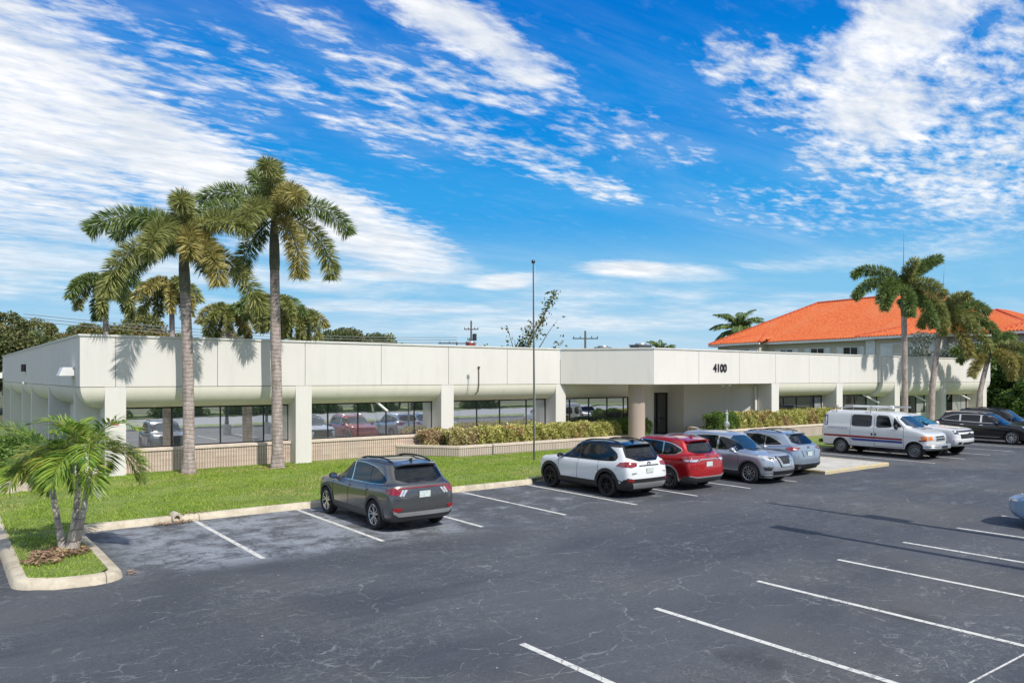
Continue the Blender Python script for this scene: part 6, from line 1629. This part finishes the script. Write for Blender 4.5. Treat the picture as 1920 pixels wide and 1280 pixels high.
mb = MB(); mb.tube([(-.6, 1.98, 1.33), (.05, 1.72, 1.42)], .014, 5); mb.tube([(.05, 1.98, 1.33), (.7, 1.70, 1.42)], .014, 5); mb.obj('wiper', PL, c.o)
c.wheels(1.90, -1.60, .37, .235, .87, 'steel', RIMG, n=5)
rk = bpy.data.objects.new('roof_rack', None); COL.objects.link(rk); rk.parent = c.o
for y in (-1.9, -.2):
    mb = MB(); mb.tube([(-.78, y, 1.98), (-.80, y, 2.20), (.80, y, 2.20), (.78, y, 1.98)], .022, 8); mb.obj('cross_bar', M['galv'], rk, True)
    for s_ in (-1, 1):
        mb = MB(); mb.lathe([(.05, -.012), (.07, -.012), (.07, .012), (.05, .012), (.05, -.012)], (s_*.72, y, 2.26), 'y', 16); mb.obj('hoop', M['galv'], rk, True)
# ladder and long tube lie on the rack
ld = empty('ladder', (36.2, 18.37, 2.23), 'aluminium extension ladder lying on the van roof rack', 'ladder', math.pi)
mb = MB(); M['alu'] = mat('aluminium', (.55, .55, .54), .4, .6)
for x in (-.62, -.30): mb.box(x-.02, x+.02, -2.1, 1.0, .0, .09)
mb.obj('rail', M['alu'], ld); mb = MB()
for i in range(11): mb.tube([(-.62, -2.0+i*.29, .045), (-.30, -2.0+i*.29, .045)], .016, 6)
mb.obj('rung', M['alu'], ld)
tb = empty('pipe_carrier', (36.2, 18.37, 2.23), 'pale round pipe carrier tube lying on the van roof rack beside the ladder', 'pipe', math.pi)
mb = MB(); mb.tube([(.30, -1.3, .05), (.30, .55, .05)], .05, 14); mb.obj('tube', M['white'], tb, True, 50); mb = MB(); mb.tube([(.30, .50, .05), (.30, .64, .05)], .085, 14); mb.obj('cap', M['white'], tb, True, 50)

# --- 7 white pickup
hl = 2.92; hw = 1.02
V = [dict(w=.84*hw, yr=-2.70, yf=2.50, z=.42, cr=.12, cf=.2), dict(w=.93*hw, yr=-2.84, yf=2.74, z=.48, cr=.12, cf=.25), dict(w=.98*hw, yr=-2.88, yf=2.88, z=.70, cr=.10, cf=.26, bf=.12),
     dict(w=1.0*hw, yr=-2.88, yf=2.88, z=.92, cr=.10, cf=.26, bf=.12), dict(w=.995*hw, yr=-2.88, yf=2.84, z=[(-1, 1.14), (2.8, 1.12)], cr=.10, cf=.24, bf=.10), dict(w=.98*hw, yr=-2.87, yf=2.74, z=[(-2.8, 1.30), (0, 1.27), (2.7, 1.24)], cr=.10, cf=.22, bf=.10),
     dict(w=.93*hw, yr=-2.84, yf=2.62, z=[(-2.8, 1.34), (0, 1.32), (1.3, 1.34), (2.6, 1.275)], cr=.10, cf=.22, bf=.10), dict(w=.88*hw, yr=-1.12, yf=1.42, z=[(-1, 1.38), (1.4, 1.37)], cr=.12, cf=.2, bf=.14, crown=.01),
     dict(w=.80*hw, yr=-1.04, yf=.98, z=[(-1, 1.60), (1, 1.61)], cr=.12, cf=.18, bf=.14), dict(w=.72*hw, yr=-.92, yf=.58, z=[(-1, 1.80), (.5, 1.80)], cr=.12, cf=.18, bf=.12), dict(w=.66*hw, yr=-.84, yf=.44, z=[(-1, 1.86), (.4, 1.86)], cr=.14, cf=.16, bf=.10),
     dict(w=.48*hw, yr=-.66, yf=.24, z=1.885, cr=.12, cf=.14, bf=.08, crown=.008)]
PWh = paintmat('paint_pickup_white', (.76, .77, .78), 0, .22)
c = Car('pickup_truck', 'white pickup truck backed in just beyond the striped van', 38.8, 18.5, -1, 'pickup truck')
c.body(V, [PWh, PL], lambda p, n: 1 if p.z < .46 else 0, [(1.90, .42, .48, .58), (-1.75, .42, .48, .58)], bed=(-.82, .82, -2.76, -1.22, .75, 2.5))
side_glass(c, [(1.42, 1.41), (1.0, 1.64), (.58, 1.79), (.2, 1.82), (-.75, 1.80), (-.92, 1.60), (-1.0, 1.42), (0, 1.41)], [(.15, .05)], PL, .02)
c.p('windscreen', [(-.78, 1.42), (.78, 1.42), (.60, 1.80), (-.60, 1.80)], 'F', mat('windscreen_sunshade', (.10, .30, .38), .08, .3, 1.0, var=.6, vscale=7), .008, 1); c.p('rear_window', [(-.70, 1.44), (.70, 1.44), (.58, 1.76), (-.58, 1.76)], 'B', CG, .008)
c.p('grille', [(-.78, 1.21), (.78, 1.21), (.78, 1.13), (-.78, 1.13)], 'F', PL, .012); c.p('grille', [(-.70, 1.05), (.70, 1.05), (.66, .84), (-.66, .84)], 'F', PL, .012); c.p('grille_bar', [(-.80, 1.12), (.80, 1.12), (.80, 1.05), (-.80, 1.05)], 'F', PWh, .022)
c.mir('headlight', [(.70, 1.22), (.94, 1.21), (.94, 1.06), (.72, 1.06)], 'F', HL, .014); c.mir('headlight_strip', [(.70, 1.235), (.94, 1.225), (.94, 1.20), (.70, 1.21)], 'F', WL, .018)
mb = MB(); mb.add([(-.12, 2.905, 1.10), (-.12, 2.905, 1.06), (-.03, 2.905, 1.05), (.03, 2.905, 1.05), (.12, 2.905, 1.06), (.12, 2.905, 1.10), (.03, 2.905, 1.115), (-.03, 2.905, 1.115)], [tuple(range(8))]); mb.obj('badge', PL, c.o)
c.p('front_bumper', [(-.94, .80), (.94, .80), (.90, .56), (-.90, .56)], 'F', PWh, .035); c.p('lower_grille', [(-.5, .68), (.5, .68), (.46, .58), (-.46, .58)], 'F', PL, .045); c.mir('fog_light', [(.62, .70), (.78, .70), (.78, .60), (.62, .60)], 'F', PL, .045)
c.arches((1.90, -1.75), .42, .475, .53, PWh, off=.015); c.seams([[(1.30, .55), (1.35, 1.36)], [(.15, .55), (.15, 1.40)], [(-1.05, .55), (-1.08, 1.34)]]); c.mirror(.96, .98, 1.40, PWh, .12, .07, .13); c.handles((.30, -.85), 1.10, PWh)
c.wheels(1.90, -1.75, .42, .265, .86, 'straight', RIMG, n=6)

# --- 8 black wagon
L, W, H = 5.27, 1.93, 1.71; hl = L/2
c = Car('parked_car', 'long black wagon with bright multi spoke wheels backed in beyond the white pickup', 48.05, 18.45, -1)
c.body(suv_rows(L, W, H, 1.06, 1.0, 1.10, .35, -2.02, tail=-2.35, beltr=1.18, tw=.72), [BK, PL], lambda p, n: 1 if p.z < .28 else 0, [(1.62, .37, .41, .56), (-1.38, .37, .41, .56)])
side_glass(c, dlo(1.08, 1.12, .34, 1.57, -.2, -1.45, -2.05, 1.30, 1.18), [(.05, .05), (-1.05, .05)], CH, .022)
c.p('windscreen', [(-.68, 1.13), (.68, 1.13), (.57, 1.56), (-.57, 1.56)], 'F', CGB, .008, 1); c.p('rear_window', [(-.66, 1.22), (.66, 1.22), (.55, 1.54), (-.55, 1.54)], 'B', CG, .008, 1)
c.mir('grille', [(.04, .95), (.44, .92), (.50, .70), (.06, .62)], 'F', CH, .012); c.mir('headlight', [(.52, .95), (.86, .99), (.86, .86), (.56, .82)], 'F', WL, .012); c.both('headlight_side', [(2.50, .99), (2.15, 1.02), (2.20, .92), (2.50, .86)], WL, .010)
c.mir('tail_light', [(.20, 1.12), (.90, 1.16), (.90, 1.02), (.20, 1.04)], 'B', RL, .012); c.both('tail_light_side', [(-2.62, 1.16), (-2.34, 1.14), (-2.40, 1.03), (-2.62, 1.02)], RL, .012)
c.both('sill_trim', [(1.05, .40), (-.90, .40), (-.90, .37), (1.05, .37)], CH, .016); c.handles((.10, -.90), 1.0, CH); c.seams([[(.10, .36), (.05, 1.10)], [(-1.0, .36), (-.98, 1.12)], [(1.10, .45), (1.05, 1.08)]])
c.mirror(.88, .88, 1.15, BK); c.rails(.54, -1.75, .15, 1.6, SV, .016); c.wheels(1.62, -1.38, .37, .24, .85, 'straight', RIMS, n=10)
c.plate(hl-.01, .55)

# --- 9 black suv further right
L, W, H = 5.0, 1.98, 1.82; hl = L/2
c = Car('parked_car', 'tall black utility vehicle at the right edge behind the long black wagon', 51.35, 18.9, -1)
c.body(suv_rows(L, W, H, 1.14, 1.1, 1.05, .40, -2.05, tail=-2.30, beltr=1.20, tw=.72), [BK, PL], lambda p, n: 1 if p.z < .28 else 0, [(1.50, .39, .43, .56), (-1.40, .39, .43, .56)])
side_glass(c, dlo(1.04, 1.20, .40, 1.67, -.2, -1.50, -2.02, 1.40, 1.25), [(.05, .05), (-1.0, .05)], PL, .022)
c.p('windscreen', [(-.70, 1.22), (.70, 1.22), (.60, 1.66), (-.60, 1.66)], 'F', CGB, .008, 1); c.p('rear_window', [(-.66, 1.28), (.66, 1.28), (.58, 1.64), (-.58, 1.64)], 'B', CG, .008, 1)
c.p('grille', [(-.5, 1.0), (.5, 1.0), (.45, .60), (-.45, .60)], 'F', CH, .012); c.mir('headlight', [(.55, 1.0), (.90, 1.02), (.90, .85), (.58, .83)], 'F', WL, .012); c.mirror(.92, .88, 1.25, BK); c.rails(.60, -1.75, .2, 1.7, PL, .02)
c.wheels(1.50, -1.40, .39, .24, .87, 'straight', RIMS, n=6); c.seams([[(.10, .36), (.05, 1.16)], [(-1.0, .36), (-.98, 1.16)], [(1.10, .45), (1.05, 1.12)]])

# --- 10 pale blue sedan at the right edge
LB = paintmat('paint_pale_blue', (.30, .45, .62), .5, .26)
L, W, H = 4.55, 1.78, 1.45; hl = L/2
c = Car('parked_car', 'pale blue sedan entering the view at the right edge, only its front corner showing', 22.1, 5.55, 1)
c.body(suv_rows(L, W, H, .88, .80, .95, .10, -1.15, tail=-1.75, beltr=.96, tw=.66, ground=.18), [LB, PL], lambda p, n: 1 if p.z < .22 else 0, [(1.38, .32, .36, .54), (-1.25, .32, .36, .54)])
side_glass(c, dlo(.92, .94, .10, 1.33, -.25, -.85, -1.35, 1.05, .98), [(-.10, .05)], PL, .02)
c.p('windscreen', [(-.62, .97), (.62, .97), (.52, 1.33), (-.52, 1.33)], 'F', CGB, .008, 1); c.p('rear_window', [(-.6, 1.0), (.6, 1.0), (.5, 1.32), (-.5, 1.32)], 'B', CG, .008, 1)
c.mir('headlight', [(.46, .74), (.80, .78), (.82, .64), (.50, .62)], 'F', WL, .012); c.both('headlight_side', [(2.22, .77), (1.92, .80), (1.95, .70), (2.22, .64)], WL, .010); c.both('indicator_side', [(2.14, .70), (1.99, .74), (2.0, .69), (2.14, .65)], OL, .014)
c.p('grille', [(-.4, .68), (.4, .68), (.36, .56), (-.36, .56)], 'F', PL, .012); c.p('lower_grille', [(-.5, .40), (.5, .40), (.46, .28), (-.46, .28)], 'F', PL, .012); c.mirror(.82, .72, .98, LB)
c.mir('tail_light', [(.45, .92), (.82, .94), (.82, .78), (.5, .78)], 'B', RL, .012)
c.wheels(1.38, -1.25, .32, .2, .77, 'twist', RIMS, n=7); c.seams([[(.0, .32), (-.05, .92)], [(.95, .40), (.92, .90)]])
# ---------------------------------------------------------------- sky, sun, camera
SUN_EL = 46.0; SUN_DIR = Vector((.03, -1, 0)).normalized()      # towards the sun, on the ground plane
w = bpy.data.worlds.new('World'); sc.world = w; w.use_nodes = True
t = NT(w.node_tree); bg = w.node_tree.nodes['Background']
sky = t.n('ShaderNodeTexSky', sky_type='NISHITA', sun_disc=False, sun_elevation=R(SUN_EL), sun_rotation=math.atan2(SUN_DIR.x, SUN_DIR.y), altitude=0.0, air_density=1.0, dust_density=.6, ozone_density=2.0)
dirv = t.n('ShaderNodeTexCoord').outputs['Generated']
sx = t.n('ShaderNodeSeparateXYZ', i_0=dirv); dx, dy, dz = sx.outputs
zc = t.math('MAXIMUM', dz, .0)
az = t.math('ARCTAN2', dx, dy)                      # radians, clockwise from +Y
el = t.math('ARCSINE', t.math('MINIMUM', dz, 1.0))
# clear sky: nishita deepened towards the zenith
hsv = t.n('ShaderNodeHueSaturation', i_Saturation=1.25, i_Value=1.0, i_Color=sky.outputs[0])
grad = t.n('ShaderNodeValToRGB', i_0=t.ss(el, 0.0, .80)); cr = grad.color_ramp
cr.interpolation = 'EASE'
for i, (p, col) in enumerate([(0.0, (.50, .76, .96)), (.045, (.26, .63, .95)), (.17, (.04, .41, .92)), (.37, (.0, .285, .84)), (.62, (.0, .205, .74)), (1.0, (.0, .12, .45))]):
    e = cr.elements[i] if i < 2 else cr.elements.new(p)
    e.position = p; e.color = C4(col)
SKYS = .10
clear = t.mix(.97, hsv.outputs[0], t.mix(1.0, grad.outputs[0], (1/SKYS, 1/SKYS, 1/SKYS, 1), 'MULTIPLY'))
# cloud deck coordinates (a flat layer high above): position = direction / height
inv = t.math('DIVIDE', 1.0, t.math('ADD', zc, .055))
P = t.n('ShaderNodeCombineXYZ', i_0=t.math('MULTIPLY', dx, inv), i_1=t.math('MULTIPLY', dy, inv), i_2=0.0).outputs[0]
Pr = t.mapv(P, rot=(0, 0, R(0)))
def px2ae(px, py):
    a = (px-960)/1434; v = SF + SR*a; hh = v.length
    return math.atan2(v.x, v.y), math.atan((706-py)/1434/hh)
def blob(px, py, rx, ry, ang, amp, soft=.0):
    a0, e0 = px2ae(px, py); k = 1/1434
    rx *= k; ry *= k; a = R(ang)
    U = t.math('SUBTRACT', az, a0); Vv = t.math('SUBTRACT', el, e0)
    # image angle: positive = running down to the right
    u = t.math('DIVIDE', t.math('SUBTRACT', t.math('MULTIPLY', U, math.cos(a)), t.math('MULTIPLY', Vv, math.sin(a))), rx)
    v = t.math('DIVIDE', t.math('ADD', t.math('MULTIPLY', U, math.sin(a)), t.math('MULTIPLY', Vv, math.cos(a))), ry)
    d = t.math('SQRT', t.math('ADD', t.math('MULTIPLY', u, u), t.math('MULTIPLY', v, v)))
    return t.ss(d, 1.25, .25, 0, amp)
blobs = [(40, 190, 330, 210, 22, 1.0), (330, 300, 330, 105, 24, 1.05), (650, 420, 320, 74, 21, 1.0), (60, 60, 260, 80, 15, .72), (340, 120, 260, 60, 26, .46), (600, 190, 280, 46, 27, .42), (60, 400, 330, 75, 8, .78), (240, 470, 300, 50, 6, .6),
         (860, 50, 210, 60, 22, 1.0), (980, 130, 150, 50, 22, .86), (800, 225, 240, 60, 18, .50), (1000, 300, 190, 40, 18, .50), (1120, 345, 100, 34, 22, .58), (900, 160, 160, 36, 18, .5), (560, 30, 200, 30, 14, .36),
         (1680, 70, 200, 100, -20, .98), (1640, 210, 170, 90, 10, .98), (1570, 290, 100, 60, 0, .70), (1850, 200, 190, 170, 0, .62), (1400, 110, 130, 60, 10, .55), (1820, 360, 210, 90, 12, .60), (1500, 180, 170, 90, 0, .5), (1700, 330, 180, 70, 5, .5),
         (1280, 290, 70, 26, 5, .46), (1345, 370, 50, 18, 0, .40), (1180, 505, 120, 20, 4, 1.0), (1260, 512, 150, 22, 2, .72), (935, 530, 95, 22, -3, .95), (800, 522, 300, 16, 2, .72), (1050, 560, 380, 26, 0, .62), (760, 575, 340, 22, 0, .66), (130, 490, 360, 50, 2, .80), (200, 560, 400, 34, 0, .58), (1000, 612, 460, 34, 0, .62),
         (1830, 545, 160, 26, -3, .42), (1420, 500, 60, 8, 10, .40), (1560, 560, 260, 20, 0, .34), (1300, 600, 330, 24, 0, .42), (960, 600, 1300, 60, 0, .40), (900, 545, 560, 44, 0, .42), (1650, 480, 330, 40, -5, .34), (620, 480, 300, 30, 6, .5), (1500, 400, 300, 60, 8, .34), (1150, 250, 200, 90, 10, .26), (700, 120, 300, 60, 22, .36)]
cov = None
for b in blobs:
    v = blob(*b); cov = v if cov is None else t.math('SMOOTH_MAX', cov, v, .12)
# bright clouds added out of view to lift the light on shaded walls
fwd = t.math('ADD', t.math('MULTIPLY', dx, float(SF.x)), t.math('MULTIPLY', dy, float(SF.y)))
back = t.math('MULTIPLY', t.ss(t.noise(P, .55, 4, .55), .36, .58), t.ss(fwd, .62, .35, 0, .95))
cov = t.math('MAXIMUM', cov, back)
# ragged structure; stretched along the wind
wisp = t.noise(t.mapv(P, (.8, 2.2, 1), rot=(0, 0, R(-28))), 1.7, 12, .72, .5)
rip = t.noise(t.mapv(P, (1.1, 2.2, 1), rot=(0, 0, R(-37))), 7.5, 4, .6, .2)
low = t.noise(t.n('ShaderNodeCombineXYZ', i_0=az, i_1=t.math('MULTIPLY', el, 6.5), i_2=3.0).outputs[0], 4.0, 8, .62, .3)
hi_w = t.ss(el, .10, .24)
tex = t.math('ADD', t.math('MULTIPLY', t.math('SUBTRACT', wisp, .5), 1.7), t.math('MULTIPLY', t.math('SUBTRACT', rip, .5), 2.4))
tex = t.math('ADD', t.math('MULTIPLY', tex, hi_w), t.math('MULTIPLY', t.math('MULTIPLY', t.math('SUBTRACT', low, .5), 2.3), t.math('SUBTRACT', 1.0, hi_w)))
tex = t.math('MULTIPLY', tex, t.ss(cov, 1.1, .5, .42, 1.0))
dens_ = t.math('MULTIPLY', t.ss(t.math('ADD', cov, tex), .08, 1.22), t.ss(cov, .02, .30))
veil = t.math('MULTIPLY', t.ss(t.noise(t.mapv(P, (.5, 1.6, 1), rot=(0, 0, R(-28))), .9, 7, .7, .5), .42, .75), .20)
dens_ = t.math('MAXIMUM', dens_, t.math('MULTIPLY', veil, t.ss(cov, .0, .30, .35, 1.0)))
thin = t.ss(el, .05, .0, 0, .25)
dens_ = t.math('MINIMUM', t.math('ADD', dens_, thin), .97)
shade = t.ss(t.noise(t.mapv(P, (1.2, 2.4, 1)), 2.2, 6, .6), .3, .7)
ccol = t.mix(shade, C4((.82/SKYS, .88/SKYS, .96/SKYS)), C4((1.20/SKYS, 1.19/SKYS, 1.18/SKYS)))
final = t.mix(dens_, clear, ccol)
below = t.ss(dz, -.01, .0)
final = t.mix(below, (1.2, 1.3, 1.2, 1), final)
t.set(bg.inputs[0], final); bg.inputs[1].default_value = SKYS
sl = bpy.data.lights.new('sun', 'SUN'); sl.energy = 4.5; sl.angle = R(.5); sl.color = (1.0, .955, .88)
so = bpy.data.objects.new('sun', sl); COL.objects.link(so)
d = -(SUN_DIR*math.cos(R(SUN_EL))+Vector((0, 0, math.sin(R(SUN_EL)))))
so.rotation_euler = d.to_track_quat('-Z', 'Y').to_euler(); so.location = (20, -20, 40)
cam = bpy.data.cameras.new('camera'); co = bpy.data.objects.new('camera', cam); COL.objects.link(co)
cam.sensor_width = 36; cam.lens = 1434/1920*36; cam.shift_y = 66/1920; cam.clip_end = 3000; cam.clip_start = .1
co.location = (0, 0, 3.7); co.rotation_euler = (R(90), R(-.06), R(52.8-90))
sc.camera = co
sc.view_settings.view_transform = 'Standard'; sc.view_settings.look = 'None'; sc.view_settings.exposure = -.14; sc.view_settings.gamma = 1
sc.render.engine = 'CYCLES'; sc.cycles.max_bounces = 6; sc.cycles.use_denoising = True
